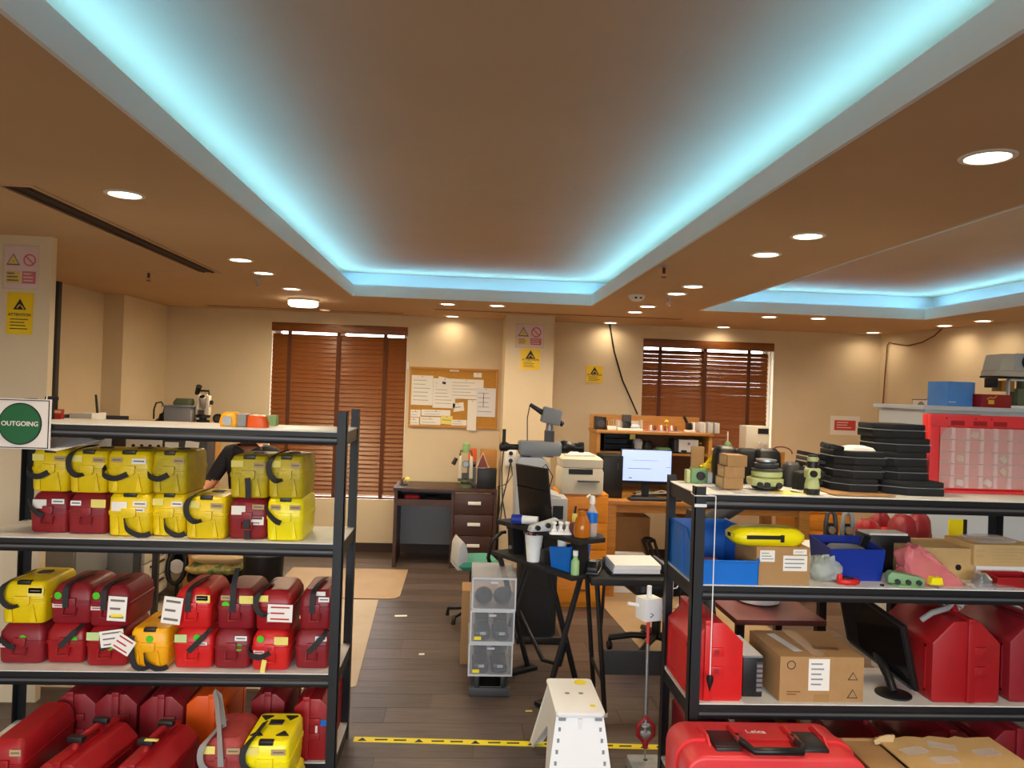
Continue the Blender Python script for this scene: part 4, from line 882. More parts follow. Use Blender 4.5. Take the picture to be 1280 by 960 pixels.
# --- person
def person():
    X, Y = W(312, 560, 5.55).x, 5.6
    root = (X, Y, 0)
    J = {'pelvis': (0, .06, .56), 'belly': (0, .05, .74), 'chest': (0, 0, .98), 'upper': (0, -.02, 1.13), 'neck': (0, -.03, 1.235), 'skull': (0, -.06, 1.31), 'top': (0, -.07, 1.40),
         'shL': (-.155, -.01, 1.165), 'shR': (.155, -.01, 1.165), 'elL': (-.255, -.08, .965), 'elR': (.255, -.08, .94), 'wrL': (-.27, -.30, .905), 'wrR': (.14, -.31, .905), 'paL': (-.285, -.365, .892), 'paR': (.10, -.37, .892),
         'hiL': (-.1, .06, .54), 'hiR': (.1, .06, .54), 'knL': (-.16, -.36, .53), 'knR': (.16, -.36, .53), 'anL': (-.15, -.32, .1), 'anR': (.15, -.32, .1), 'toL': (-.16, -.48, .045), 'toR': (.16, -.48, .045)}
    Rr = {'pelvis': (.16, .12), 'belly': (.15, .11), 'chest': (.165, .11), 'upper': (.13, .09), 'neck': (.055, .058), 'skull': (.075, .09), 'top': (.06, .07), 'sh': (.068, .068), 'el': (.047, .047), 'wr': (.03, .027), 'pa': (.036, .02),
          'hi': (.088, .088), 'kn': (.06, .06), 'an': (.045, .045), 'to': (.042, .03)}
    E = [('pelvis', 'belly'), ('belly', 'chest'), ('chest', 'upper'), ('upper', 'neck'), ('neck', 'skull'), ('skull', 'top')]
    for s in 'LR': E += [('upper', 'sh' + s), ('sh' + s, 'el' + s), ('el' + s, 'wr' + s), ('wr' + s, 'pa' + s), ('pelvis', 'hi' + s), ('hi' + s, 'kn' + s), ('kn' + s, 'an' + s), ('an' + s, 'to' + s)]
    for s, sg in (('L', -1), ('R', 1)):                # five fingers rooted in the palm
        b = Vector(J['pa' + s]); back = (b - Vector(J['wr' + s])).normalized(); side = back.cross(Vector((0, 0, 1))).normalized() * (1 if s == 'L' else -1)
        for i, (off, ln) in enumerate(((-.028, .062), (-.01, .074), (.009, .07), (.026, .056))):
            p1 = b + side * off + back * .03; p2 = p1 + back * ln * .55 + Vector((0, 0, -.004)); p3 = p2 + back * ln * .45 + Vector((0, 0, -.013))
            for j, (q, r) in enumerate(((p1, .0095), (p2, .0085), (p3, .007))):
                k = 'f%s%d%d' % (s, i, j); J[k] = tuple(q); Rr[k] = (r, r); E.append((('pa' + s) if j == 0 else 'f%s%d%d' % (s, i, j - 1), k))
        p1 = b - side * .04 - back * .005; p2 = p1 - side * .014 + back * .035
        for j, (q, r) in enumerate(((p1, .0105), (p2, .009))):
            k = 't%s%d' % (s, j); J[k] = tuple(q); Rr[k] = (r, r); E.append((('pa' + s) if j == 0 else 't%s0' % s, k))
    names = list(J); me = bpy.data.meshes.new('body'); me.from_pydata([J[n] for n in names], [(names.index(a), names.index(b)) for a, b in E], []); me.update()
    ob = bpy.data.objects.new('body', me); col.objects.link(ob)
    sk = ob.modifiers.new('skin', 'SKIN'); sk.use_smooth_shade = True; ss = ob.modifiers.new('sub', 'SUBSURF'); ss.levels = 2; ss.render_levels = 2
    lay = me.skin_vertices[0].data
    for i, n in enumerate(names): lay[i].radius = Rr.get(n) or Rr[n[:2]]; lay[i].use_root = n == 'pelvis'
    new = bpy.data.meshes.new_from_object(ob.evaluated_get(bpy.context.evaluated_depsgraph_get())); bpy.data.objects.remove(ob)
    t = thing('person', 'seated person in a dark short-sleeved collared shirt leaning on a table', 'person', root)
    body = bpy.data.objects.new('body', new); new.name = 'body'; col.objects.link(body); body.parent = t; RM[body.name] = RM[t.name]
    new.materials.clear()
    for k in ('skin', 'shirt', 'trousers', 'black'): new.materials.append(MATS[k])
    for p in new.polygons:
        c = p.center; p.use_smooth = True
        if c.z < .09: p.material_index = 3
        elif c.z < .64: p.material_index = 2
        elif c.z > 1.19 and abs(c.x) < .085: p.material_index = 0
        elif abs(c.x) > .2 and c.z < .985 or c.y < -.14: p.material_index = 0
        else: p.material_index = 1
    for p in new.polygons:
        if p.center.z < .64 and p.center.y < .2: p.material_index = 3 if p.center.z < .09 else 2
    hx = MB().ball((0, -.045, 1.37), (.086, .102, .09), 14, 9); hx.v = [p if p.z > 1.34 or p.y > -.03 else Vector((p.x * .9, max(p.y, -.05), max(p.z, 1.33))) for p in hx.v]; hx.build('hair', 'hair', t, smooth=80)
    fy = -.150
    for s in (-1, 1):
        MB().ball((s * .03, fy, 1.325), (.011, .006, .006), 8, 5).build('eye', 'white', t, smooth=80); MB().ball((s * .082, -.06, 1.315), (.012, .02, .03), 8, 6).build('ear', 'skin', t, smooth=80)
    MB().ball((0, fy - .008, 1.295), (.013, .016, .02), 8, 6).build('nose', 'skin', t, smooth=80); MB().ball((0, fy + .006, 1.265), (.022, .008, .006), 8, 5).build('mouth', 'ink_red', t, smooth=80)
    m = MB(); 
    for s in (-1, 1): m.prism([(s * .02, 1.2), (s * .085, 1.235), (s * .1, 1.2), (s * .05, 1.15)], 'y', -.125, -.1)
    m.build('collar', 'shirt', t, bevel=.005)
    c = thing('office_stool', 'grey stool under the seated person', 'stool', (X, Y + .06, 0)); MB().lathe([(.15, .38), (.18, .4), (.18, .43), (.15, .44)], n=18).build('seat', 'dark_grey', c, smooth=40); MB().cyl((0, 0, .06), (0, 0, .39), .025).build('column', 'black', c)
    for k in range(5): a = k * 2 * PI / 5 + .3; MB().tube([(0, 0, .08), (.22 * math.cos(a), .22 * math.sin(a), .05), (.23 * math.cos(a), .23 * math.sin(a), .014)], .013, 6).build('leg', 'black', c)
person()

# ================================================================== dark brown desk under the cork board
t = thing('brown_desk', 'dark brown wooden desk with three drawers below the cork board', 'desk', (-.14, 7.2, 0)); dx0, dx1, dy0, dy1, dz = -.62, .335, 7.2, 7.72, .74
MB().bx(dx0 - .01, dx1, dy0 - .012, dy1, dz - .026, dz).build('desk_top', 'dark_wood', t, w=True, bevel=.003)
MB().bx(dx0, dx0 + .03, dy0, dy1, 0, dz - .026).build('side_panel', 'dark_wood', t, w=True); MB().bx(-.09, -.062, dy0, dy1, 0, dz - .026).build('side_panel', 'dark_wood', t, w=True); MB().bx(dx1 - .028, dx1, dy0, dy1, 0, dz - .026).build('side_panel', 'dark_wood', t, w=True)
MB().bx(dx0 + .03, -.09, dy0 + .01, dy1 - .05, dz - .12, dz - .105).build('keyboard_shelf', 'dark_wood', t, w=True); MB().bx(dx0 + .03, -.09, dy0 + .004, dy0 + .02, dz - .165, dz - .105).build('shelf_front', 'dark_wood', t, w=True)
MB().bx(dx0 + .03, -.09, dy1 - .02, dy1, .12, dz - .026).build('back_panel', 'grey', t, w=True)
for k in range(3):
    z0 = .115 + k * .198; d = MB().bx(-.058, dx1 - .032, dy0 - .006, dy0 + .014, z0, z0 + .19).build('drawer', 'dark_wood', t, w=True, bevel=.003)
    xm = .128; MB().bx(xm - .06, xm + .06, dy0 - .018, dy0 - .006, z0 + .088, z0 + .118).build('handle', 'white', d, w=True, bevel=.003)
MB().bx(-.058, dx1 - .032, dy0 + .01, dy0 + .03, 0, .11).build('plinth', 'dark_wood', t, w=True)
for x, c_, lb in ((-.46, 'ink_red', 'small red tool lying on the brown desk shelf'), (-.28, 'black', 'small black tool lying on the brown desk shelf')):
    tag(MB().loft([(-.07, .07, -.03, .03, 0), (-.075, .075, -.035, .035, .02), (-.05, .05, -.02, .02, .035)], .02).xf(Matrix.Translation((x, 7.3, dz - .105))).build('hand_tool', c_, smooth=50), lb, 'tool')
c = F(504, 604, dz); t = thing('clip_stand', 'tiny black clip with a yellow flower on the brown desk corner', 'ornament', (c.x + .02, 7.4, dz)); MB().loft([(-.04, .04, -.025, .025, 0), (-.03, .03, -.02, .02, .015)], .01).build('base', 'black', t); MB().tube([(-.01, 0, .01), (-.02, 0, .04), (.0, 0, .07)], .006, 6).build('stem', 'black', t); MB().ball((.03, 0, .055), (.028, .02, .026), 10, 6).build('flower', 'note_yellow', t, smooth=60)
c = F(585, 609, dz); t = theodolite('white theodolite with a lime green top on the brown desk', c.x - .03, 7.34, dz, 1.12, 'beige', 'olive', tilt=.1)
MB().lathe([(.03, .33), (.034, .36), (.034, .42), (.02, .43)], n=14).build('green_cap', 'pale_green', t, smooth=40); MB().cyl((-.09, -.02, .28), (-.12, -.03, .22), .018, .022).build('eyepiece', 'black', t, smooth=40)
mbox('black_box', 'black storage box on the right end of the brown desk', 'box', .15, .33, 7.3, 7.5, dz, dz + .19, 'black', .008)
mbox('brown_box', 'tan carton with a dark lid standing on the black storage box', 'box', .17, .33, 7.34, 7.5, dz + .19, dz + .36, 'wood', .005)
mbox('orange_pad', 'orange pad lying behind the triangle stand on the desk', 'box', .06, .14, 7.52, 7.6, dz, dz + .355, 'orange', .01)
mbox('grey_book', 'grey ring binder standing between the theodolite and the black box', 'binder', .05, .14, 7.46, 7.515, dz, dz + .24, 'grey', .004)
t = thing('triangle_stand', 'small white triangular frame standing on the black storage box', 'stand', (.155 + .04, 7.315, dz + .19)); MB().tube([(-.06, -.0, .006), (0, 0, .15), (.06, 0, .006), (0, 0, .002)], .006, 6, True).build('frame', 'sign_pink', t, smooth=60); MB().prism([(-.05, .008), (.05, .008), (0, .13)], 'y', -.002, .004).build('infill', 'maroon', t)
# chair behind the clear boxes
c = F(615, 715, 0); t = thing('padded_chair', 'chair with a plastic-wrapped grey back behind the clear shoe boxes', 'chair', (.11, 5.6, 0), .2)
MB().loft([(-.13, .15, -.15, .15, .4), (-.15, .17, -.17, .17, .43), (-.13, .15, -.15, .15, .46)], .06, 3).build('seat', 'teal', t, smooth=50)
MB().prism([(-.15, .4), (-.10, .4), (-.07, .5), (-.09, .58), (-.115, .61), (-.14, .56)], 'y', -.14, .14).build('backrest', 'light_grey', t, bevel=.012)
MB().tube([(.1, -.17, .4), (.06, -.19, .5), (.08, -.2, .62), (.15, -.2, .68), (.18, -.19, .68)], .014, 8).build('armrest', 'black', t, smooth=60)
MB().cyl((0, 0, .08), (0, 0, .4), .03).build('column', 'black', t, smooth=40)
for k in range(5): a = k * 2 * PI / 5; MB().tube([(0, 0, .1), (.19 * math.cos(a), .19 * math.sin(a), .07), (.2 * math.cos(a), .2 * math.sin(a), .016)], .016, 6).build('leg', 'black', t, smooth=60)

# ================================================================== collimator and black desks in the aisle
t = thing('collimator', 'grey calibration collimator with twin telescopes on a black pedestal', 'collimator', (.52, 5.25, 0))
MB().bx(-.12, .18, -.15, .25, .0, .05).build('foot', 'black', t, bevel=.01); MB().loft([(-.11, .15, -.1, .2, .05), (-.11, .15, -.1, .2, .72)], .03).build('pedestal', 'black_matte', t, smooth=40)
MB().prism([(-.15, .72), (.16, .72), (.16, .98), (.07, 1.0), (.07, 1.2), (.02, 1.24), (-.13, 1.24), (-.16, 1.2)], 'y', -.09, .2).build('column', 'light_grey', t, bevel=.012)
MB().bx(.075, .2, -.1, .12, .72, .97).build('control_box', 'light_grey', t, bevel=.008); MB().bx(.1, .17, -.106, -.1, .83, .92).build('socket_plate', 'black', t)
MB().prism([(-.06, 1.24), (.06, 1.24), (.03, 1.27), (-.03, 1.27)], 'y', -.05, .1).build('saddle', 'grey', t)
MB().loft([(-.13, .14, -.08, .08, 1.25), (-.14, .15, -.09, .09, 1.27), (-.14, .15, -.09, .09, 1.33), (-.13, .14, -.08, .08, 1.345)], .015, 2).build('lower_telescope', 'grey', t, smooth=40)
MB().lathe([(.02, -.27), (.032, -.26), (.032, -.22), (.02, -.2), (.02, -.13)], (0, 0, 1.30), 14, 'x').build('eyepiece', 'black', t, smooth=40); MB().cyl((-.24, 0, 1.33), (-.24, 0, 1.42), .012).build('eyepiece_lever', 'black', t, smooth=40)
MB().lathe([(.03, .14), (.045, .16), (.045, .2), (.03, .22), (.03, .27), (.036, .28), (.036, .31)], (0, 0, 1.31), 14, 'x').build('objective', 'black', t, smooth=40)
MB().bx(.04, .1, -.05, .05, 1.24, 1.42).build('riser', 'dark_grey', t, bevel=.006); MB().cyl((.07, 0, 1.42), (.07, 0, 1.47), .03, .022).build('collar', 'silver', t, smooth=40)
MB().box((.08, 0, 1.52), (.13, .12, .11), (0, .2, 0)).build('upper_head', 'grey', t, bevel=.012); MB().cyl((.02, 0, 1.54), (-.07, 0, 1.595), .02, .013).build('upper_eyepiece', 'black', t, smooth=40); MB().cyl((.13, 0, 1.49), (.165, 0, 1.465), .022).build('upper_lens', 'black', t, smooth=40)
MB().tube([(-.07, 0, 1.59), (-.085, 0, 1.5), (-.08, 0, 1.35), (-.1, -.02, 1.25)], .004, 5).tube([(-.24, -.01, 1.29), (-.25, -.03, 1.15), (-.24, -.05, .95), (-.2, -.06, .75)], .005, 5).tube([(0, -.1, 1.15), (.04, -.12, 1.2), (.09, -.12, 1.12), (.06, -.11, 1.0), (.09, -.12, .9)], .004, 5).build('wiring', 'black', t, smooth=60)

uA = Vector((-.55, .835)); ang = math.atan2(uA.y, uA.x)
t = thing('black_desk', 'black two-level computer desk with crossed legs holding the blue bin', 'desk', (.585, 3.93, 0), ang)     # local +x runs away from the aisle end, -y toward the wall
D1 = .30
MB().prism([(0, 0), (.72, 0), (.72, -D1), (.32, -D1), (0, -.1)], 'z', .718, .74).build('desk_top', 'black_matte', t, bevel=.003)
MB().prism([(-.02, -.02), (.68, .0), (.68, -.26), (.06, -.26), (-.03, -.2)], 'z', .905, .93).build('upper_shelf', 'black_matte', t, bevel=.003)
for x, w_ in ((.04, .03), (.6, .035)):
    MB().prism([(x - .02, .74), (x + .03, .74), (x + .05, .905), (x + .0, .905)], 'y', -.14, -.06).build('riser', 'black_steel', t)
    MB().lathe([(.012, 0), (.012, .006)], (x + .01, -.06, .775), 10, 'y').build('bolt', 'silver', t)
for x in (.2, .66):
    MB().cyl((x, -.02, .02), (x, -D1 + .04, .715), .016, n=8).build('leg', 'black_steel', t, smooth=40); MB().cyl((x + .03, -D1 + .02, .02), (x + .03, -.04, .715), .016, n=8).build('leg', 'black_steel', t, smooth=40)
    MB().bx(x - .02, x + .05, -D1 - .02, .02, .0, .022).build('foot_bar', 'black_steel', t, bevel=.004)
MB().tube([(.2, -.15, .33), (.3, -.2, .16), (.45, -.2, .14), (.69, -.2, .36)], .013, 6).build('brace', 'black_steel', t, smooth=60)
def dk(u, v): c_ = Vector((.585, 3.93)) + uA * u + Vector((uA.y, -uA.x)) * v; return c_.x, c_.y         # v toward the wall side (local -y)
# items on the lower level
zz = .74
x, y = dk(.16, .12); t = thing('blue_bin', 'bright blue plastic parts bin on the black desk, white cups inside', 'bin', (x, y, zz), ang + PI / 2)
def open_bin(t, w_, d_, h_, mat, front=.55, th=.004, taper=.88, name='bin_body'):
    a, b = w_ / 2, d_ / 2; k = taper
    prof = lambda f: None
    m = MB()
    o = [(-a * k, -b * k), (a * k, -b * k), (a * k, b * k), (-a * k, b * k)]; T = [(-a, -b), (a, -b), (a, b), (-a, b)]
    hs = (h_ * front, h_ * front, h_, h_)
    v = [(p[0], p[1], 0) for p in o] + [(p[0] if 1 else 0, p[1], h) for p, h in zip(T, hs)]
    v += [(p[0] * (1 - 2 * th / w_), p[1] * (1 - 2 * th / d_), th) for p in o] + [(p[0] * (1 - 2 * th / w_), p[1] * (1 - 2 * th / d_), h) for p, h in zip(T, hs)]
    f = [(3, 2, 1, 0), (8, 9, 10, 11)] + [(i, (i + 1) % 4, 4 + (i + 1) % 4, 4 + i) for i in range(4)] + [(8 + (i + 1) % 4, 8 + i, 12 + i, 12 + (i + 1) % 4) for i in range(4)] + [(4 + i, 4 + (i + 1) % 4, 12 + (i + 1) % 4, 12 + i) for i in range(4)]
    return m.add(v, f).build(name, mat, t)
open_bin(t, .15, .17, .135, 'blue_bin', .8)
for k, (ax, ay) in enumerate(((-.02, .02), (.03, -.03))): MB().lathe([(.022, .01), (.026, .15), (.028, .155)], (ax, ay, 0), 12).build('white_cup', 'white', t, smooth=40)
x, y = dk(.035, .05); t = thing('glue_bottle', 'small clear bottle with lime label beside the blue bin', 'bottle', (x, y, zz)); MB().lathe([(.022, 0), (.022, .07), (.012, .085), (.012, .1)], n=12).build('body', 'pale_green', t, smooth=40); MB().lathe([(.014, .1), (.014, .125)], n=12).build('cap', 'white', t, smooth=40)
x, y = dk(.385, .05); t = thing('white_tumbler', 'white plastic tumbler holding red pens on the black desk', 'cup', (x, y, zz)); MB().lathe([(.036, 0), (.042, .06), (.052, .15), (.054, .152), (.05, .15), (.034, .01)], n=18).build('cup', 'white', t, smooth=40)
for k in range(4): a = k * 1.6; MB().cyl((.012 * math.cos(a), .012 * math.sin(a), .02), (.036 * math.cos(a), .036 * math.sin(a), .178), .005, n=6).build('pen', 'ink_red' if k < 3 else 'black', t)
x, y = dk(.30, .1); t = thing('black_pot', 'small black pen box with cream stripes on the black desk', 'box', (x, y, zz), ang + PI / 2); MB().loft([(-.04, .04, -.04, .04, 0), (-.04, .04, -.04, .04, .08)], .008).build('box', 'black', t, smooth=30); MB().bx(-.02, -.005, -.0415, -.04, .015, .06).bx(.015, .025, -.0415, -.04, .02, .06).build('stripe', 'note_yellow', t)
x, y = dk(.52, .16); mbox('black_speaker', 'tall black speaker standing under the upper shelf of the black desk', 'speaker', x - .055, x + .055, y - .05, y + .07, zz, zz + .16, 'black_matte', .008)
# items on the upper level
zz = .93
x, y = dk(.50, .13); t = thing('laptop', 'black laptop standing on edge on the upper desk shelf, lid toward the aisle', 'laptop', (x, y, zz), -1.02)
MB().box((0, 0, .168), (.3, .016, .325), (.14, 0, 0)).build('lid', 'black', t, bevel=.004); MB().box((0, -.008, .2), (.301, .012, .006), (.14, 0, 0)).build('hinge_seam', 'black_gloss', t); MB().box((0, .045, .007), (.28, .06, .014)).build('stand', 'black', t)
x, y = dk(.47, .03); t = thing('blue_tube', 'blue capped white tube lying on the upper desk shelf', 'tube', (x, y, zz), -.3); MB().cyl((-.06, 0, .03), (.0, 0, .03), .028).build('blue_cap', 'navy_bin', t, smooth=40); MB().cyl((0, 0, .03), (.09, 0, .03), .024).build('tube', 'white', t, smooth=40)
x, y = dk(.27, .035); t = thing('tribrach', 'pale grey survey tribrach with black screws on the upper desk shelf', 'tribrach', (x, y, zz), .3); MB().prism([(-.1, .0), (.08, .0), (.1, .035), (.06, .07), (-.09, .03)], 'y', -.025, .025).build('frame', 'light_grey', t, bevel=.008)
for xx in (-.06, 0, .05): MB().lathe([(.014, 0), (.014, .018), (.009, .02)], (xx, -.045, .035 + xx * .2), 12, 'y').build('screw', 'black', t, smooth=40)
x, y = dk(.16, .05); t = thing('pipette_rack', 'white stand with small white knobs on the upper desk shelf', 'stand', (x, y, zz)); MB().loft([(-.06, .06, -.025, .025, 0), (-.055, .055, -.02, .02, .012)], .01).build('base', 'white', t)
for xx in (-.035, 0, .035): MB().lathe([(.014, .012), (.016, .02), (.008, .03), (.008, .05), (.014, .055), (.012, .065)], (xx, 0, 0), 10).build('knob', 'white', t, smooth=40)
x, y = dk(.13, .12); t = thing('screwdriver_pot', 'dark pot with a yellow-topped brush on the upper desk shelf', 'pot', (x, y, zz)); MB().lathe([(.022, 0), (.026, .06), (.02, .065)], n=12).build('pot', 'maroon', t, smooth=40); MB().lathe([(.01, .06), (.016, .085), (.012, .11)], n=10).build('brush_head', 'note_yellow', t, smooth=40); MB().cyl((0, 0, .11), (.005, 0, .15), .006).build('handle', 'black', t)
x, y = dk(.09, .16); mbox('black_camera', 'small black device between the brush pot and the amber jar', 'device', x - .03, x + .03, y - .025, y + .025, zz, zz + .09, 'black', .01)
x, y = dk(.0, .1); t = thing('amber_jar', 'amber brown plastic jar on the upper desk shelf beside the spray bottle', 'jar', (x - .03, y + .01, zz)); MB().lathe([(.03, 0), (.042, .008), (.044, .06), (.034, .1), (.026, .112), (.026, .12)], n=18).build('jar', 'amber', t, smooth=50); MB().lathe([(.016, .118), (.02, .122), (.02, .14), (.012, .145)], n=14).build('stopper', 'amber', t, smooth=40)
c = F(737, 668, zz); t = thing('spray_bottle', 'clear spray bottle with a blue label on the corner of the black desk', 'bottle', (.698, 4.045, zz)); MB().lathe([(.026, 0), (.03, .006), (.03, .1), (.024, .135), (.012, .16), (.012, .175)], n=16).build('bottle', 'clear_plastic', t, smooth=50); MB().lathe([(.0305, .075), (.0305, .125), (.026, .13)], n=16).build('label', 'blue_bin', t, smooth=40); MB().lathe([(.014, .172), (.016, .18), (.014, .2), (.01, .215)], n=12).build('pump', 'white', t, smooth=40); MB().tube([(0, 0, .2), (-.02, -.01, .22), (-.035, -.02, .21)], .006, 6).build('nozzle', 'white', t, smooth=60)
# folding table
t = thing('folding_table', 'black folding table carrying the paper tray in the aisle', 'table', (.93, 4.12, 0))
MB().bx(-.25, .29, -.22, .25, .705, .74).build('table_top', 'black_matte', t, bevel=.006)
for xx in (-.19, .25):
    MB().cyl((xx - .02, -.17, .7), (xx + .05, -.13, .02), .013, n=8).build('leg', 'black_steel', t, smooth=40); MB().cyl((xx + .02, -.15, .7), (xx + .02, -.1, .42), .008, n=8).build('strut', 'black_steel', t, smooth=40); MB().cyl((xx - .02, .18, .7), (xx + .05, .22, .02), .013, n=8).build('leg', 'black_steel', t, smooth=40); MB().cyl((xx + .05, -.13, .02), (xx + .05, -.13, 0), .016, n=8).build('foot_cap', 'white', t, smooth=40)
MB().cyl((-.16, -.14, .19), (-.16, .2, .19), .01, n=8).build('cross_bar', 'black_steel', t); MB().bx(-.135, .27, .0, .012, .17, .3).build('kick_panel', 'navy_dark' if 0 else 'dark_grey', t)
c = F(790, 722, .74); t = thing('paper_tray', 'black tray holding a thick stack of white paper on the folding table', 'tray', (.945, 4.08, .74), .03)
MB().bx(-.15, .15, -.1, .13, 0, .012).bx(.13, .15, -.1, .13, .012, .06).bx(-.15, .15, .11, .13, .012, .05).build('tray', 'black', t, bevel=.003)
MB().bx(-.14, .11, -.1, .1, .012, .038).build('lower_papers', 'paper_cool', t); MB().box((-.012, .0, .05), (.25, .2, .022), (.05, 0, .02)).build('upper_papers', 'white', t)
t = thing('hole_punch', 'black hole punch beside the paper tray on the folding table', 'punch', (.715, 4.05, .74), -.3); MB().bx(-.03, .04, -.08, .08, 0, .015).build('base', 'black', t, bevel=.004); MB().prism([(-.08, .015), (.08, .015), (.07, .05), (-.04, .065), (-.08, .04)], 'x', -.025, .03).build('lever', 'black', t, bevel=.006); MB().bx(-.015, .015, -.04, .0, .058, .068).build('silver_bar', 'silver', t)

# clear shoe boxes on a base, carton behind
GS = 'stacked clear shoe boxes'
xc, yf = W(613, 790, 4.25).x + .005, 4.25; bw_, bd = .245, .37
t = thing('box_base', 'black plastic trolley base under the clear shoe boxes', 'trolley', (xc, yf, 0)); MB().bx(-.11, .11, .0, .33, .02, .05).build('deck', 'black', t, bevel=.006)
for sx in (-.085, .06): MB().prism([(sx, .02), (sx + .028, .02), (sx + .028, .11), (sx, .11)], 'y', .0, .05).build('upright', 'black', t, bevel=.004); MB().prism([(sx, .02), (sx + .028, .02), (sx + .028, .11), (sx, .11)], 'y', .26, .31).build('upright', 'black', t, bevel=.004)
MB().bx(-.115, .115, -.012, .012, 0, .045).build('skirt', 'dark_grey', t, bevel=.006); MB().bx(-.115, .115, .3, .33, 0, .045).build('skirt', 'dark_grey', t, bevel=.006)
for k, lb in enumerate(('bottom clear shoe box holding black shoes with a yellow label', 'middle clear shoe box holding black shoes with a yellow label', 'topmost clear shoe box holding two round black pouches')):
    z0 = .11 + k * .181; sh = k * .004
    t = thing('shoe_box', lb, 'shoe box', (xc + sh, yf - .01, z0), 0, GS); a = bw_ / 2; h = .18; e = .003
    m = MB(); m.bx(-a, a, 0, bd, 0, e).bx(-a, a, 0, bd, h - e, h).bx(-a, -a + e, 0, bd, e, h - e).bx(a - e, a, 0, bd, e, h - e).bx(-a + e, a - e, bd - e, bd, e, h - e); m.build('shell', 'clear_plastic', t)
    d = MB().bx(-a + .006, a - .006, -.004, -.001, .012, h - .012).build('front_door', 'clear_panel', t); MB().bx(-.02, .02, -.01, -.004, h - .03, h - .02).build('pull', 'light_grey', d)
    m = MB(); m.bx(-a, a, -.003, .004, 0, .01).bx(-a, a, -.003, .004, h - .01, h).bx(-a, -a + .008, -.003, .004, .01, h - .01).bx(a - .008, a, -.003, .004, .01, h - .01); m.build('rim', 'light_grey', t)
    for s in (-1, 1):
        if k == 2: tag(MB().ball((0, 0, .045), (.052, .09, .045), 14, 8).xf(Matrix.Translation((xc + sh + s * .053, yf + .12, z0 + e))).build('pouch', 'black_matte', smooth=60), 'round black pouch inside the topmost clear shoe box', 'pouch', 'black pouches in the topmost clear box')
        else:
            q = thing('shoe', 'black shoe with a buckle inside the %s clear shoe box' % ('bottom', 'middle')[k], 'shoe', (xc + sh + s * .053, yf + .03, z0 + e), 0, 'black shoes in the %s clear box' % ('bottom', 'middle')[k])
            MB().loft([(-.043, .043, 0, .27, 0), (-.045, .045, -.003, .272, .012), (-.043, .043, 0, .27, .02)], .04, 4).build('sole', 'black_matte', q, smooth=40)
            MB().prism([(.005, .02), (.265, .02), (.265, .095), (.2, .12), (.15, .085), (.06, .07), (.01, .05)], 'x', -.038, .038).build('upper', 'black', q, bevel=.012); MB().bx(-.012, .02, .0, .006, .03, .045).build('buckle', 'silver', q); MB().ribbon([(-.04, .1, .05), (-.03, .1, .085), (.03, .1, .085), (.04, .1, .05)], (0, 1, 0), .03).build('strap', 'black_matte', q)
    if k < 2: MB().bx(-.098, -.06, -.0055, -.004, .02, .038).build('yellow_label', 'tape_yellow', t)
t = thing('carton', 'tall brown carton standing behind the clear shoe boxes', 'carton', (xc + .005, 4.72, 0)); MB().bx(-.17, .15, 0, .22, 0, .45).build('box', 'carton', t, bevel=.003); MB().bx(-.03, .03, -.001, .22, .45, .4512).build('tape', 'tape_brown', t)

# step stool
t = thing('step_stool', 'white folding step stool with yellow stickers standing on the floor tape', 'stool', (.52, 3.33, 0)); sh = .385
m = MB().loft([(-.1, .1, -.205, .165, sh - .022), (-.104, .104, -.21, .17, sh - .012), (-.102, .102, -.208, .168, sh - .003), (-.094, .094, -.2, .16, sh)], .018, 3); m.build('step', 'white', t, smooth=40)
for s, yy in ((-1, -.19), (1, .15)):
    y1 = -.27 if s < 0 else .36                     # splayed end panels with an arched cut-out
    e = s * .012; top, zt_ = .098, sh - .022; bot = .15
    P = [(-top, zt_), (top, zt_), (bot, 0), (bot - .055, 0), (.02, .17), (-.02, .17), (-bot + .055, 0), (-bot, 0)]
    def pl(p, off): k = 1 - p[1] / zt_; return (p[0], yy + (y1 - yy) * k + off, p[1])
    v = [pl(p, 0) for p in P] + [pl(p, -e) for p in P]; n = len(P)
    MB().add(v, [(0, 1, 4, 5), (1, 2, 3, 4), (5, 6, 7, 0)][:0] + [(0, 5, 6, 7), (0, 1, 4, 5), (1, 2, 3, 4), (n, n + 7, n + 6, n + 5), (n, n + 5, n + 4, n + 1), (n + 1, n + 4, n + 3, n + 2)] + [(i, (i + 1) % n, n + (i + 1) % n, n + i) for i in range(n)]).build('end_panel', 'white', t)
for s in (-1, 1):                                # folding sides with two legs
    v = []
    P = [(-.19, sh - .03), (.15, sh - .03), (.345, .01), (.29, .01), (.0, .24), (-.03, .24), (-.22, .01), (-.262, .01)]
    def pr(p, off): k = 1 - p[1] / (sh - .03); return (s * (.096 + .05 * k) + off, p[0], p[1])
    v = [pr(p, 0) for p in P] + [pr(p, -s * .01) for p in P]; n = len(P)
    MB().add(v, [(0, 5, 6, 7), (0, 1, 4, 5), (1, 2, 3, 4), (n, n + 7, n + 6, n + 5), (n, n + 5, n + 4, n + 1), (n + 1, n + 4, n + 3, n + 2)] + [(i, (i + 1) % n, n + (i + 1) % n, n + i) for i in range(n)]).build('side_panel', 'white', t)
    for k in range(7):
        q = k / 7; z = sh - .07 - k * .042; kk = 1 - z / (sh - .022); yy = -.19 + (-.08) * kk
        MB().bx(s * (.078 + .048 * kk) - .005, s * (.078 + .048 * kk) + .005, yy - .0022, yy + .001, z - .012, z + .006).build('slot', 'grey', t)
MB().bx(-.008, .008, -.201, -.189, sh - .14, sh - .03).build('hinge_rib', 'white', t)
for xx in (-.03, .03): MB().lathe([(.011, sh + .0004), (.011, sh + .001)], (xx, -.01, 0), 14).build('hole', 'grey', t)
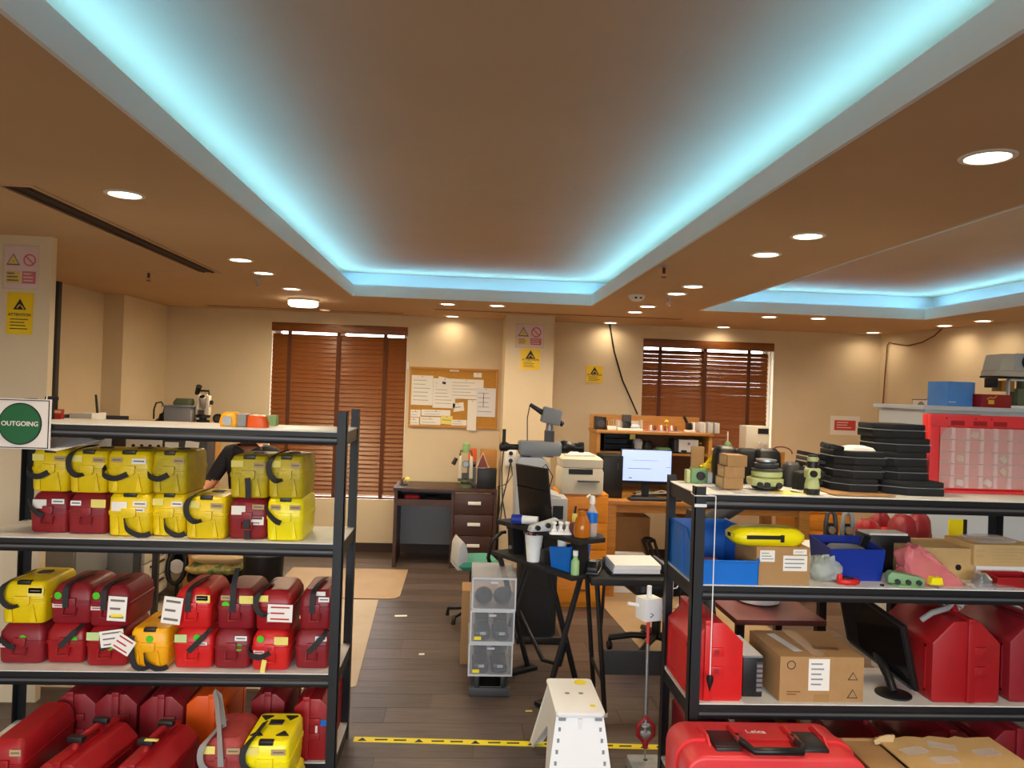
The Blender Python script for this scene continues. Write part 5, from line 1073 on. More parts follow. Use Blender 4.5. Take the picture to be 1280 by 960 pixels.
MB().lathe([(.028, sh + .0004), (.028, sh + .001)], (.045, .115, 0), 18).build('yellow_sticker', 'tape_yellow', t); MB().lathe([(.013, sh + .0004), (.013, sh + .001)], (.06, -.14, 0), 12).build('yellow_sticker', 'tape_yellow', t)
for xx in (-.075, .075): MB().bx(xx - .014, xx + .014, -.209, -.2, sh - .034, sh - .022).build('pad', 'grey', t)

# ================================================================== right background: wooden desk with hutch
t = thing('wooden_desk', 'orange-brown wooden computer desk with a hutch below the open blind', 'desk', (1.7, 6.6, 0)); x0, x1, y0, y1 = W(746, 560, 6.78).x, 2.95, 6.3, 7.2; dz = .80
MB().bx(x0, x1, y0, y1, dz - .035, dz).build('desk_top', 'wood_h', t, w=True, bevel=.004)
MB().bx(x0, x1, y0 + .03, y0 + .05, dz - .1, dz - .035).build('apron', 'wood_h', t, w=True)
for xx, ya in ((x0 + .01, y0 + .01), (x0 + .01, y1 - .1), (x1 - .1, y0 + .01), (x1 - .1, y1 - .1), (2.15, y0 + .01)): MB().bx(xx, xx + .09, ya, ya + .09, 0, dz - .035).build('leg', 'wood', t, w=True, bevel=.004)
hy0, hy1, hx1, hz = 6.78, 7.2, 2.235, 1.355
for xx in (x0, hx1 - .03): MB().bx(xx, xx + .03, hy0, hy1, dz, hz - .025).build('hutch_side', 'wood', t, w=True, bevel=.003)
MB().bx(x0 - .01, hx1 + .01, hy0 - .01, hy1, hz - .025, hz).build('hutch_top', 'wood_h', t, w=True, bevel=.003); MB().bx(x0 + .03, hx1 - .03, hy1 - .015, hy1, dz, hz - .025).build('hutch_back', 'wood_back', t, w=True)
MB().bx(x0 + .03, hx1 - .03, hy0 + .03, hy1 - .015, 1.145, 1.165).build('hutch_shelf', 'wood_h', t, w=True); MB().bx(1.87, 1.89, hy0 + .05, hy1 - .015, dz, 1.145).build('divider', 'wood', t, w=True)
MB().bx(x0, hx1, hy1 - .02, hy1, hz, hz + .13).build('back_rail', 'wood_h', t, w=True)
MB().bx(hx1, 2.95, hy1 - .05, hy1 - .02, dz, 1.2).bx(hx1, 2.95, hy0 + .1, hy1 - .05, 1.17, 1.2).build('low_hutch', 'wood_h', t, w=True)
MB().bx(2.92, 2.95, hy0 + .1, hy1 - .05, dz, 1.17).build('low_hutch_side', 'wood', t, w=True)
# monitor, tower, keyboard
c = W(808, 583, 6.5); t = thing('monitor', 'black-framed monitor with a lit pale blue screen on the wooden desk', 'monitor', (c.x, 6.5, dz), -.06); zm = c.z - dz
MB().bx(-.22, .22, 0, .03, zm - .155, zm + .145).build('housing', 'black', t, bevel=.005); s_ = MB().bx(-.212, .212, -.0015, 0, zm - .125, zm + .138).build('screen', 'screen_on', t)
MB().bx(-.16, .04, -.0025, -.0015, zm - .022, zm - .018).bx(-.15, -.12, -.0025, -.0015, zm - .105, zm - .098).bx(.17, .205, -.0025, -.0015, zm - .006, zm - .003).bx(-.12, .1, -.0025, -.0015, zm + .05, zm + .052).build('screen_text', 'screen_text', s_)
MB().bx(-.03, .03, .012, .04, .01, zm - .15).build('neck', 'black', t); MB().loft([(-.12, .12, -.07, .1, 0), (-.11, .11, -.06, .09, .012)], .05, 4).build('foot', 'black', t, smooth=40)
c = W(762, 600, 6.62); t = thing('computer_tower', 'black computer tower at the left end of the wooden desk', 'computer', (1.275, 6.45, dz)); MB().bx(-.09, .09, 0, .3, 0, .36).build('case', 'black_matte', t, bevel=.01); MB().bx(-.08, .08, -.008, 0, .02, .34).build('front_panel', 'black', t, bevel=.004); MB().bx(.04, .05, -.01, -.008, .24, .3).build('power_strip', 'dark_grey', t)
t = thing('keyboard', 'black keyboard before the lit monitor', 'keyboard', (1.62, 6.35, dz), .02); MB().bx(-.22, .22, -.035, .07, 0, .016).build('base', 'black', t, bevel=.003)
for r_ in range(4): MB().bx(-.21, .21, -.03 + r_ * .024, -.01 + r_ * .024, .016, .021).build('key_row', 'dark_grey', t)
t = thing('cable_bundle', 'tangle of dark and pale cables under the monitor', 'cables', (1.75, 6.66, dz)); rr = random.Random(3)
for k in range(6): MB().tube([(rr.uniform(-.25, .3), rr.uniform(-.1, .05), rr.uniform(.004, .05)) for _ in range(6)], .005, 5).build('cable', ('black', 'beige', 'dark_grey')[k % 3], t, smooth=60)
# on the hutch shelf
zs = 1.165
for k in range(3): 
    t = thing('document_tray', ('bottom', 'middle', 'topmost')[k] + ' black document tray of the stack on the hutch shelf', 'tray', (1.40, 6.95, zs + k * .052), 0, 'black trays on the hutch shelf'); MB().bx(-.13, .13, -.1, .14, 0, .006).bx(-.13, .13, .134, .14, .006, .035).build('tray', 'black', t)
    for sx in (-.13, .125): MB().bx(sx, sx + .005, -.1, .134, .006, .052).build('side_wall', 'black', t)
tag(MB().bx(1.50, 1.55, 6.845, 6.847, zs + .115, zs + .16).build('sticky_note', 'note_yellow'), 'yellow sticky note on the stack of black trays', 'note')
t = thing('paper_cup', 'white cup with a grey bag on the hutch shelf', 'cup', (1.60, 6.95, zs)); MB().lathe([(.035, 0), (.045, .09), (.042, .09), (.03, .01)], n=14).build('cup', 'paper', t, smooth=40); MB().ball((-.01, 0, .09), (.05, .04, .03), 10, 6).build('bag', 'paper_cool', t, smooth=60)
tag(MB().loft([(-.045, .045, -.05, .05, 0), (-.05, .05, -.06, .06, .04), (-.03, .03, -.03, .03, .1)], .03, 3).xf(Matrix.Translation((1.685, 6.95, zs))).build('black_bag', 'black', smooth=50), 'black pouch between the cup and the green folder on the hutch shelf', 'pouch')
tag(MB().loft([(-.075, .075, -.08, .08, 0), (-.08, .08, -.09, .09, .02), (-.06, .06, -.07, .07, .045)], .04, 3).xf(Matrix.Translation((1.82, 6.93, zs))).build('green_bag', 'pale_green', smooth=50), 'pale green folded bag on the hutch shelf', 'bag')
c = W(870, 557, 6.85); t = thing('small_printer', 'white box printer with a round mark on the hutch shelf', 'printer', (2.04, 6.84, zs)); MB().bx(-.09, .09, 0, .2, .012, .125).build('front_housing', 'white', t, bevel=.006); MB().bx(-.13, -.09, .01, .2, .012, .125).build('side_housing', 'dark_grey', t, bevel=.004); MB().lathe([(.012, 0), (.012, .003)], (0, -.003, .09), 14, 'y').build('round_mark', 'grey', t)
for xx in (-.07, .06): MB().bx(xx - .015, xx + .015, .02, .18, 0, .012).build('foot', 'black', t)
MB().bx(-.07, -.02, -.01, 0, .014, .03).build('paper_slot', 'black', t)
t = thing('small_bottle', 'small olive bottle beside the white box printer', 'bottle', (2.175, 6.93, zs)); MB().lathe([(.024, 0), (.026, .01), (.024, .05), (.012, .065), (.012, .085), (.008, .1)], n=14).build('bottle', 'olive', t, smooth=40); MB().lathe([(.012, .085), (.012, .098)], n=10).build('cap', 'note_yellow', t)
# on the hutch top
zs = hz
def onh(px): return W(px, 530, 6.95).x
t = thing('desk_speaker', 'black cube speaker at the left end of the hutch top', 'speaker', (onh(750), 6.95, zs)); MB().bx(-.05, .05, -.05, .06, 0, .115).build('cabinet', 'black', t, bevel=.006); MB().lathe([(.035, 0), (.025, .006), (.01, .004)], (0, -.056, .055), 16, 'y').build('cone', 'dark_grey', t, smooth=40)
t = thing('card_holder', 'small white card holder with brown cards on the hutch top', 'holder', (onh(763.5), 6.93, zs)); MB().bx(-.04, .04, -.03, .05, 0, .035).build('holder', 'white', t, bevel=.003)
for k in range(3): MB().bx(-.03 + k * .02, -.02 + k * .02, -.01, .04, .03, .08 + .008 * k).build('card', 'label_tan', t)
t = thing('small_scale', 'white balance with a clear draft shield on the hutch top', 'scale', (onh(786), 6.95, zs)); MB().bx(-.115, .115, -.08, .1, 0, .018).build('base', 'white', t, bevel=.003); MB().bx(-.05, .02, -.02, .05, .018, .075).build('black_block', 'black', t, bevel=.004); MB().ball((.055, 0, .03), (.05, .04, .03), 12, 7).build('dome', 'light_grey', t, smooth=60); MB().bx(-.11, .11, .08, .086, .018, .085).bx(-.112, -.106, -.07, .08, .018, .1).bx(.106, .112, -.07, .08, .018, .1).build('shield', 'clear_plastic', t); MB().bx(-.06, .02, -.01, .04, .075, .14).build('display', 'dark_grey', t, bevel=.004)
t = thing('mini_figures', 'tray of small pink and white knick-knacks on the hutch top', 'tray', (onh(827), 6.93, zs)); MB().bx(-.15, .15, -.05, .06, 0, .006).build('tray', 'clear_plastic', t)
for k in range(9): MB().lathe([(.012, .006), (.014, .02), (.008, .035), (.011, .045), (.004, .055)], (-.13 + k * .032, (-.02, .02, 0)[k % 3], 0), 8).build('trinket', ('film_pink', 'white', 'maroon')[k % 3], t, smooth=50)
t = thing('yellow_trophy', 'small yellow star trophy on the hutch top', 'ornament', (onh(836), 7.03, zs)); MB().lathe([(.018, 0), (.018, .01), (.006, .02), (.006, .07)], n=10).build('stem', 'gold', t, smooth=40); MB().lathe([(.006, .066), (.024, .085), (.006, .105)], n=8).build('star', 'gold', t)
t = thing('black_camera', 'black camera on a little white stand on the hutch top', 'camera', (onh(862), 6.95, zs)); MB().bx(-.04, .05, -.03, .05, 0, .02).build('stand', 'white', t, bevel=.003); MB().bx(-.03, .015, -.03, .04, .02, .085).build('body', 'black', t, bevel=.008); MB().cyl((-.025, 0, .085), (-.06, -.02, .14), .014).build('arm', 'black', t); MB().bx(.025, .045, -.025, .03, .02, .09).build('white_post', 'white', t)
for k in range(8): mbox('file_folder', 'grey file folder in the upright row at the right end of the hutch top', 'folder', onh(874) + k * .0215, onh(874) + k * .0215 + .019, 6.88, 7.06, zs, zs + .088 + .004 * (k % 3), ('light_grey', 'beige', 'grey')[k % 3], .002, 'row of grey folders on the hutch top')
# right part of the hutch: green siren and bench meter
c = W(911, 548, 6.95); t = thing('green_siren', 'pale green cone-shaped beacon with a thin rod on the low hutch', 'beacon', (c.x, 6.98, 1.2)); MB().lathe([(.05, 0), (.05, .015), (.03, .06), (.02, .075), (.008, .08)], n=16).build('cone', 'instr_green', t, smooth=40); MB().cyl((0, 0, .07), (0, 0, .17), .006).build('rod', 'paper', t)
c = W(955, 562, 6.95); t = thing('bench_meter', 'beige bench power supply with a black display on the low hutch', 'meter', (2.72, 6.93, 1.2)); MB().bx(-.12, .1, 0, .18, .0, .23).build('housing', 'beige', t, bevel=.006); MB().bx(-.01, .09, -.003, 0, .16, .21).build('display', 'black', t); MB().lathe([(.014, 0), (.014, .012)], (.015, -.012, .07), 12, 'y').lathe([(.014, 0), (.014, .012)], (.065, -.012, .07), 12, 'y').build('knob', 'light_grey', t)
# under the desk
mbox('carton', 'plain brown carton under the wooden desk, the tallest one', 'carton', 1.36, 1.68, 6.72, 7.05, 0, .60, 'carton')
t = thing('white_box', 'white printed box standing before the cartons under the wooden desk', 'box', (1.45, 6.5, 0)); MB().bx(-.13, .13, -.05, .05, 0, .33).build('box', 'paper_cool', t, bevel=.002); lines(t, -.1, .08, .16, .28, -.05, 4, 'grey', th=.25)
mbox('carton', 'small brown carton with a white label under the right end of the wooden desk', 'carton', 1.92, 2.12, 6.6, 6.85, 0, .62, 'carton')
t = thing('folded_tripod', 'dark folded tripod leaning under the wooden desk', 'tripod', (1.62, 6.55, 0)); 
for k in range(3): MB().cyl((.12 + k * .03, -.1, .01), (-.02 + k * .05, .1, .42), .014, n=8).build('leg', 'black', t, smooth=40)
MB().lathe([(.05, .4), (.05, .43), (.03, .44)], (.03, .1, 0), 12).build('head', 'black', t)
# orange cabinet with printer
t = thing('orange_cabinet', 'orange wooden drawer cabinet carrying the beige printer', 'cabinet', (.98, 6.0, 0)); MB().bx(-.22, .18, 0, .4, 0, .89).build('carcass', 'orange_wood', t, bevel=.004)
for k in range(4): d = MB().bx(-.21, .17, -.014, 0, .04 + k * .21, .24 + k * .21).build('drawer', 'orange_wood', t, bevel=.004); MB().bx(-.06, .02, -.024, -.014, .13 + k * .21, .145 + k * .21).build('handle', 'wood_back', d)
t = thing('printer', 'beige laser printer with stacked paper tray on the orange cabinet', 'printer', (.955, 5.98, .89)); MB().loft([(-.17, .15, 0, .36, 0), (-.18, .16, 0, .36, .02), (-.18, .16, 0, .36, .17), (-.17, .15, .01, .35, .2)], .02, 2).build('lower_body', 'beige', t, smooth=35)
MB().loft([(-.17, .155, .01, .36, .205), (-.175, .155, .005, .36, .27), (-.15, .13, .03, .34, .29)], .02, 2).build('upper_body', 'beige', t, smooth=35); MB().bx(-.12, .07, -.004, .01, .155, .195).build('output_slot', 'black', t); MB().bx(-.05, .12, -.05, .0, .1, .108).build('paper_ledge', 'dark_grey', t, bevel=.003); MB().bx(-.14, .09, .04, .32, .29, .305).build('paper_pile', 'paper', t)
# office chair
t = thing('office_chair', 'black office chair on castors with yellow and grey bags on its seat', 'chair', (1.3, 4.95, 0), -1.45)
MB().loft([(-.24, .24, -.22, .24, .44), (-.26, .26, -.24, .26, .47), (-.25, .25, -.23, .25, .51)], .07, 3).build('seat', 'black', t, smooth=50); MB().cyl((0, 0, .1), (0, 0, .44), .03).build('column', 'black', t, smooth=40)
MB().loft([(-.2, .2, .24, .3, .55), (-.23, .23, .24, .3, .7), (-.2, .2, .26, .32, .92)], .03, 3).build('backrest', 'black_matte', t, smooth=50)
for k in range(5):
    a = k * 2 * PI / 5 + .55; ca, sa = math.cos(a), math.sin(a); l = MB().tube([(0, 0, .12), (.16 * ca, .16 * sa, .11), (.3 * ca, .3 * sa, .08)], .022, 8).build('base_leg', 'black', t, smooth=60)
    MB().lathe([(.025, -.014), (.03, -.006), (.03, .006), (.025, .014)], (.3 * ca, .3 * sa, .03), 12, 'y').cyl((.3 * ca, .3 * sa, .05), (.3 * ca, .3 * sa, .085), .01).build('castor', 'black', l, smooth=40)
tag(MB().loft([(-.16, .1, -.12, .12, 0), (-.18, .12, -.14, .14, .05), (-.1, .06, -.08, .08, .1)], .06, 3).soften(2, .015, 12, 3).xf(Matrix.Translation((1.26, 4.9, .512))).build('grey_bag', 'bubble', smooth=50), 'crumpled clear and grey bag on the office chair seat', 'bag')
tag(MB().loft([(-.07, .07, -.09, .09, 0), (-.09, .09, -.11, .11, .05), (-.04, .04, -.06, .06, .11)], .05, 3).soften(2, .012, 14, 5).xf(Matrix.Translation((1.49, 4.9, .512))).build('yellow_bag', 'yellow', smooth=50), 'yellow bag on the office chair seat', 'bag')
# maroon low table with white pot behind the right rack
t = thing('maroon_table', 'low maroon topped table behind the right rack carrying a white pot', 'table', (1.6, 4.15, 0)); MB().bx(-.1, .4, -.1, .5, .47, .5).build('table_top', 'maroon', t, bevel=.004)
for sx in (-.07, .37):
    for sy in (-.07, .47): MB().bx(sx - .02, sx + .02, sy - .02, sy + .02, 0, .47).build('leg', 'black_steel', t)
t = thing('white_pot', 'round white plastic pot on the maroon table', 'pot', (1.76, 4.42, .5)); MB().lathe([(.1, 0), (.125, .01), (.13, .1), (.135, .16), (.12, .16)], n=22).build('pot', 'white', t, smooth=40); MB().lathe([(.136, .14), (.14, .15), (.136, .17)], n=22).build('rim', 'light_grey', t, smooth=40)
t = thing('tripod_stand', 'black tripod standing behind the right rack', 'tripod', (1.38, 4.3, 0))
for k in range(3): a = k * 2 * PI / 3 + .4; MB().cyl((.02 * math.cos(a), .02 * math.sin(a), .95), (.17 * math.cos(a), .17 * math.sin(a), .01), .016, .011, 8).build('leg', 'black', t, smooth=40)
MB().lathe([(.06, .93), (.06, .97), (.04, .98)], n=14).build('head', 'black', t, smooth=40)
t = thing('grey_roll', 'grey tube leaning behind the blue bin', 'tube', (1.25, 3.75, 0)); MB().cyl((0, 0, 0), (0, 0, 1.08), .028, n=14).build('tube', 'dark_grey', t, smooth=40); MB().cyl((-.02, 0, 1.07), (.17, 0, 1.2), .042, .05, n=14).build('elbow', 'dark_grey', t, smooth=40)
# second orange cabinet and red heap seen through the rack
t = thing('orange_cabinet', 'orange wooden cabinet with plank front behind the right rack', 'cabinet', (3.36, 6.95, 0)); MB().bx(-.26, .26, 0, .45, 0, .80).build('carcass', 'orange_wood', t, bevel=.004)
for k in range(5): MB().bx(-.25, .25, -.014, 0, .02 + k * .155, .165 + k * .155).build('drawer', 'orange_wood', t, bevel=.004)
MB().bx(-.24, -.15, -.016, -.014, .7, .75).build('paper_label', 'paper', t)
for k, px in enumerate((1038, 1059)):
    Yc = 3.62; c = W(px, 668, Yc); t = thing('clamp_yoke', 'grey arched yoke with a black centre beside the navy bin, %s' % ('darker one' if k == 0 else 'paler one'), 'yoke', (c.x, Yc, .9)); 
    MB().tube([(-.025, 0, 0), (-.025, 0, .2), (-.018, 0, .245), (0, 0, .26), (.018, 0, .245), (.025, 0, .2), (.025, 0, 0)], .011, 8).build('arch', 'grey' if k else 'dark_grey', t, smooth=60); MB().bx(-.02, .02, .0, .03, .0, .2).build('infill', 'black', t); MB().lathe([(.018, 0), (.018, .02)], (0, -.02, .17), 12, 'y').build('hub', 'silver', t, smooth=40)
# shelf the yokes and red heap stand on
t = thing('rear_bench', 'white topped bench standing behind the right rack', 'bench', (2.3, 3.9, 0)); MB().bx(-.64, .8, -.42, .35, .87, .9).build('bench_top', 'white', t, bevel=.004)
for sx in (-.25, .77):
    for sy in (-.39, .32): MB().bx(sx - .02, sx + .02, sy - .02, sy + .02, 0, .87).build('leg', 'black_steel', t)
rr = random.Random(5)
for k, (px, py, mt, r_) in enumerate(((1085, 660, 'red', .065), (1108, 668, 'red_bright', .055), (1100, 650, 'red_dull', .06), (1128, 655, 'red_dull', .065), (1150, 668, 'red', .05), (1135, 675, 'red_bright', .045), (1148, 650, 'red_dull', .06))):
    Yc = 3.72 + .1 * (k % 3); c = W(px, py, Yc); tag(MB().loft([(-r_ * .8, r_ * .8, -r_ * .7, r_ * .7, .9), (-r_, r_, -r_ * .9, r_ * .9, .9 + (c.z - .9) * .5), (-r_ * .9, r_ * .9, -r_ * .8, r_ * .8, c.z), (-r_ * .5, r_ * .5, -r_ * .4, r_ * .4, c.z + r_ * .6)], r_ * .6, 4).soften(1, .012, 18, k).xf(Matrix.Translation((c.x, Yc, 0))).build('red_pouch', mt, smooth=60), {'red': 'red', 'red_bright': 'bright red', 'red_dull': 'dull dark red'}[mt] + ' padded pouch in the heap on the bench behind the right rack', 'pouch', 'red pouches heaped on the rear bench')
t = thing('grey_machine', 'tall grey cabinet carrying boxes behind the red parts organiser', 'cabinet', (3.0, 4.3, 0)); MB().bx(-.33, .9, 0, .5, 0, 1.66).build('carcass', 'light_grey', t, bevel=.006); MB().bx(-.36, .93, -.03, .52, 1.66, 1.685).build('top_board', 'light_grey', t, bevel=.003); MB().bx(-.31, -.0, -.008, 0, 1.45, 1.64).build('dark_bay', 'dark_grey', t); MB().bx(.01, .86, -.012, 0, 1.3, 1.64).build('door', 'light_grey', t, bevel=.004)
Yc = 4.42
def c_on(px): return W(px, 500, Yc).x
t = thing('blue_carton', 'large pale blue carton on the grey cabinet', 'box', (c_on(1200), Yc, 1.685)); a = S(34, Yc) / 2; MB().bx(-a, a, 0, .2, 0, .148).build('box', 'blue_box', t, bevel=.002); lines(t, -a * .9, -a * .3, .02, .03, -.0005, 1, 'white')
t = thing('blue_carton', 'smaller dark blue patterned carton behind the red box on the grey cabinet', 'box', (c_on(1226), Yc + .12, 1.685)); MB().bx(-.045, .045, 0, .12, 0, .15).build('box', 'navy_bin' if 0 else 'blue_box', t, bevel=.002)
t = thing('red_box', 'dark red box with a gold emblem on the grey cabinet', 'box', (c_on(1237), Yc - .06, 1.685)); a = S(40, Yc) / 2; MB().bx(-a, a, 0, .12, 0, .078).build('box', 'box_red', t, bevel=.003); MB().bx(-.05, -.015, -.0015, 0, .02, .045).build('gold_emblem', 'gold', t); MB().tube([(-.06, -.001, .05), (-.04, -.001, .06), (-.02, -.001, .055), (0, -.001, .068)], .003, 5).build('gold_flourish', 'gold', t)
t = thing('bench_microscope', 'beige and green optical instrument with a silver focus wheel on the grey cabinet', 'instrument', (c_on(1279), Yc, 1.685))
MB().bx(-.11, .2, -.02, .16, 0, .016).build('base', 'white', t, bevel=.003); MB().bx(-.095, -.085, .0, .02, .016, .175).bx(-.095, .2, .0, .02, .165, .175).build('frame', 'light_grey', t); MB().bx(-.02, .14, .02, .12, .016, .12).build('green_stage', 'olive', t, bevel=.006); MB().cyl((.06, .06, .12), (.06, .06, .19), .05).build('green_column', 'olive', t, smooth=40); MB().bx(-.18, .14, .04, .14, .18, .192).build('arm_plate', 'black', t); MB().bx(-.16, .14, .02, .16, .192, .225).build('neck', 'beige', t, bevel=.004)
MB().prism([(-.155, .225), (.2, .225), (.2, .335), (-.13, .325)], 'y', 0, .16).build('head', 'beige', t, bevel=.006); q = MB().bx(-.06, .2, -.008, 0, .23, .33).build('face_plate', 'light_grey', t); MB().lathe([(.045, 0), (.045, .012), (.02, .015)], (.02, -.024, .278), 18, 'y').build('focus_wheel', 'black', q, smooth=40)
MB().bx(-.165, -.13, .04, .12, .12, .178).build('lamp_block', 'black', t, bevel=.006); MB().bx(-.1, -.02, .05, .14, .1, .165).build('yellow_block', 'wood', t)
# yellow board and cartons beyond the rack end
c = W(1190, 660, 3.75); t = thing('yellow_folder', 'yellow board with a black frame standing on the rear bench', 'board', (c.x, 3.72, .9)); MB().bx(-.04, .035, -.005, 0, 0, .22).build('board', 'yellow_bright', t); MB().bx(.035, .055, -.006, .004, 0, .22).build('frame_side', 'black', t); MB().bx(-.08, .06, -.05, .0, .0, .02).build('frame_foot', 'black', t)

# ================================================================== right rack: top shelf
zt = RZ[3]
def rk(px, Y): return W(px, 605, Y).x
for k, lb in enumerate(('bottom', 'middle', 'topmost')):
    Yc = 3.06; x = rk((926, 927, 930)[k] - 15, Yc) + .02; z0 = zt + .004 + k * .046; w_ = .082
    t = thing('small_carton', lb + ' small brown carton of the stack of three on the right rack top', 'carton', (x, Yc, z0), (.02, -.02, .03)[k], 'small cartons stacked on the right rack top'); MB().bx(-w_ / 2, w_ / 2, 0, .1, 0, .0455).build('box', 'carton', t, bevel=.0015); 
    if k == 1: MB().bx(-.008, .008, -.0008, 0, .002, .044).build('tape', 'tape_brown', t)
    MB().bx(-w_ / 2 - .0008, -w_ / 2, .015, .085, .003, .043).build('side_flap', 'carton_edge', t)
def green_station(label, x, y, z, k):
    t = thing('total_station', label, 'instrument', (x, y, z)); MB().loft([(-.045 * k, .045 * k, -.03 * k, .03 * k, 0), (-.048 * k, .048 * k, -.033 * k, .033 * k, .01 * k), (-.048 * k, .048 * k, -.033 * k, .033 * k, .07 * k), (-.04 * k, .04 * k, -.028 * k, .028 * k, .08 * k)], .01 * k, 2).build('housing', 'instr_green', t, smooth=40)
    MB().bx(-.068 * k, -.048 * k, -.025 * k, .025 * k, .0, .072 * k).build('side_plate', 'cream_green', t, bevel=.003); MB().lathe([(.022 * k, 0), (.024 * k, .004), (.024 * k, .014), (.018 * k, .016), (.018 * k, .008)], (.005 * k, -.047 * k, .042 * k), 18, 'y').build('lens', 'black', t, smooth=40)
    MB().bx(.048 * k, .075 * k, -.02 * k, .02 * k, .0, .06 * k).build('battery', 'white', t, bevel=.004); return t
green_station('pale green optical unit with a large black lens on the right rack top', rk(872, 3.28), 3.28, zt, .8)
t = thing('yellow_clamp', 'yellow bracket lying on the green optical unit', 'bracket', (rk(884, 3.28), 3.29, zt + .064)); MB().tube([(-.03, 0, .006), (-.01, 0, .012), (.005, 0, .03), (.02, 0, .05), (.03, 0, .07)], .008, 6).build('arm', 'yellow', t, smooth=60); MB().bx(-.02, .015, -.012, .012, 0, .02).build('block', 'yellow', t, bevel=.003)
mbox('tan_card', 'tan cardboard piece leaning behind the green optical unit', 'card', rk(862, 3.33), rk(878, 3.33), 3.318, 3.33, zt, zt + .155, 'carton', .001)
# papers and films lying about
for px, Y, w_, d_, lb, mt, rz in ((945, 3.0, .2, .1, 'clear film sheet under the cartons on the right rack top', 'film', .1), (985, 3.02, .12, .1, 'cream notes scattered before the theodolites on the right rack top', 'note_yellow', .3), (1010, 3.06, .14, .12, 'white form sheet on the right rack top', 'paper', -.3), (915, 3.2, .25, .16, 'white paper covering the corner of the right rack top', 'paper_cool', .05)):
    tag(MB().box((rk(px, Y), Y, zt + .0015), (w_, d_, .002), (0, 0, rz)).build('paper_sheet', mt), lb, 'paper')
mbox('carton_sheet', 'flat tan cardboard sheet under the black trays', 'cardboard', rk(1030, 3.05), rk(1105, 3.05), 2.96, 3.2, zt + .003, zt + .008, 'carton', .001)
# cream green instrument stack
t = thing('levelling_instrument', 'cream green instrument base with black knobs on the right rack top', 'instrument', (rk(958, 3.1), 3.1, zt + .004)); MB().lathe([(.05, 0), (.06, .006), (.06, .016)], n=20).build('black_foot', 'black', t, smooth=40); MB().loft([(-.07, .055, -.05, .05, .016), (-.074, .06, -.054, .054, .024), (-.074, .06, -.054, .054, .045), (-.06, .05, -.045, .045, .05)], .03, 3).build('lower_body', 'cream_green', t, smooth=40)
MB().lathe([(.055, .05), (.062, .055), (.062, .072), (.05, .078)], n=22).build('upper_body', 'cream_green', t, smooth=40); MB().lathe([(.06, .078), (.064, .082), (.05, .088)], n=22).build('ring', 'dark_grey', t, smooth=40)
for xx in (-.05, -.02, .03): MB().lathe([(.012, 0), (.012, .012), (.006, .014)], (xx, -.066, .022), 12, 'y').build('knob', 'black', t, smooth=40)
t = thing('optic_ring', 'grey metal ring lens lying on the cream green base', 'ring', (rk(957, 3.1), 3.1, zt + .092)); MB().lathe([(.045, 0), (.05, .006), (.05, .018), (.04, .022)], n=20).build('ring_body', 'dark_grey', t, smooth=40); MB().lathe([(.036, .022), (.042, .026), (.042, .034), (.03, .036)], n=20).build('bezel', 'silver', t, smooth=40)
# pole-shaped pale green instrument
t = thing('optical_plummet', 'upright cream green optical plummet with black bands on the right rack top', 'instrument', (rk(1015, 3.0), 3.0, zt))
MB().lathe([(.03, 0), (.031, .002), (.031, .022), (.028, .024)], n=20).build('black_base', 'black', t, smooth=40); MB().lathe([(.028, .024), (.029, .035), (.024, .062), (.022, .066)], n=20).build('lower_body', 'cream_green', t, smooth=40); MB().loft([(-.026, .026, -.024, .024, .066), (-.027, .027, -.025, .025, .072), (-.027, .027, -.025, .025, .1), (-.022, .022, -.02, .02, .106)], .012, 3).build('middle_body', 'cream_green', t, smooth=40)
MB().lathe([(.013, 0), (.014, .004), (.014, .012), (.009, .014)], (-.008, -.037, .084), 14, 'y').build('eyepiece', 'black', t, smooth=40); MB().lathe([(.014, 0), (.014, .012)], (.027, 0, .085), 12, 'x').build('side_knob', 'black', t, smooth=40); MB().lathe([(.021, .106), (.021, .122), (.022, .123), (.022, .132)], n=18).build('black_band', 'black', t, smooth=40); MB().lathe([(.02, .132), (.021, .135), (.02, .15)], n=18).build('top_ring', 'cream_green', t, smooth=40); MB().lathe([(.018, .15), (.018, .156), (.01, .158)], n=18).build('cap', 'black', t, smooth=40)
# black stacks behind
GT = 'black instrument trays stacked on the right rack top'
def black_tray(label, x, y, z, w_, h_, d_, rz=0, ch=.3):
    t = thing('black_tray', label, 'tray', (x, y, z), rz, GT); a = w_ / 2; c = w_ * ch
    P = lambda k: [(-a * k, d_ * .35), (-a * k + c, 0 + (1 - k) * .02), (a * k, (1 - k) * .02), (a * k, d_), (-a * k, d_)]
    MB().prism(P(.97), 'z', 0, h_ * .52).build('lower_shell', 'black_matte', t, bevel=.004); MB().prism(P(1.035), 'z', h_ * .53, h_ * .57).build('rim', 'grey', t); MB().prism(P(.96), 'z', h_ * .58, h_).build('lid', 'black_matte', t, bevel=.006); return t
Yb = 3.1
for k, (px, w_, h_) in enumerate(((1084, .105, .055), (1088, .105, .057), (1090, .105, .05))):
    black_tray(('bottom', 'middle', 'topmost')[k] + ' black faceted tray of the short stack beside the tall one', rk(px - 11, 3.04), 3.04, zt + .008 + k * .055, .175 + .008 * k, .054, .2, .0)
hs = 0
for k, (px, w_) in enumerate(((1143, .235), (1128, .19), (1124, .205), (1127, .21), (1122, .2))):
    black_tray(('lowest wide', 'second', 'third', 'fourth', 'topmost')[k] + ' black faceted tray of the tall stack before the red organiser', rk(px - (0 if k else 8), 3.1), 3.03 + (.04 if k else 0), zt + hs, w_, .0575, .19, .0); hs += .058
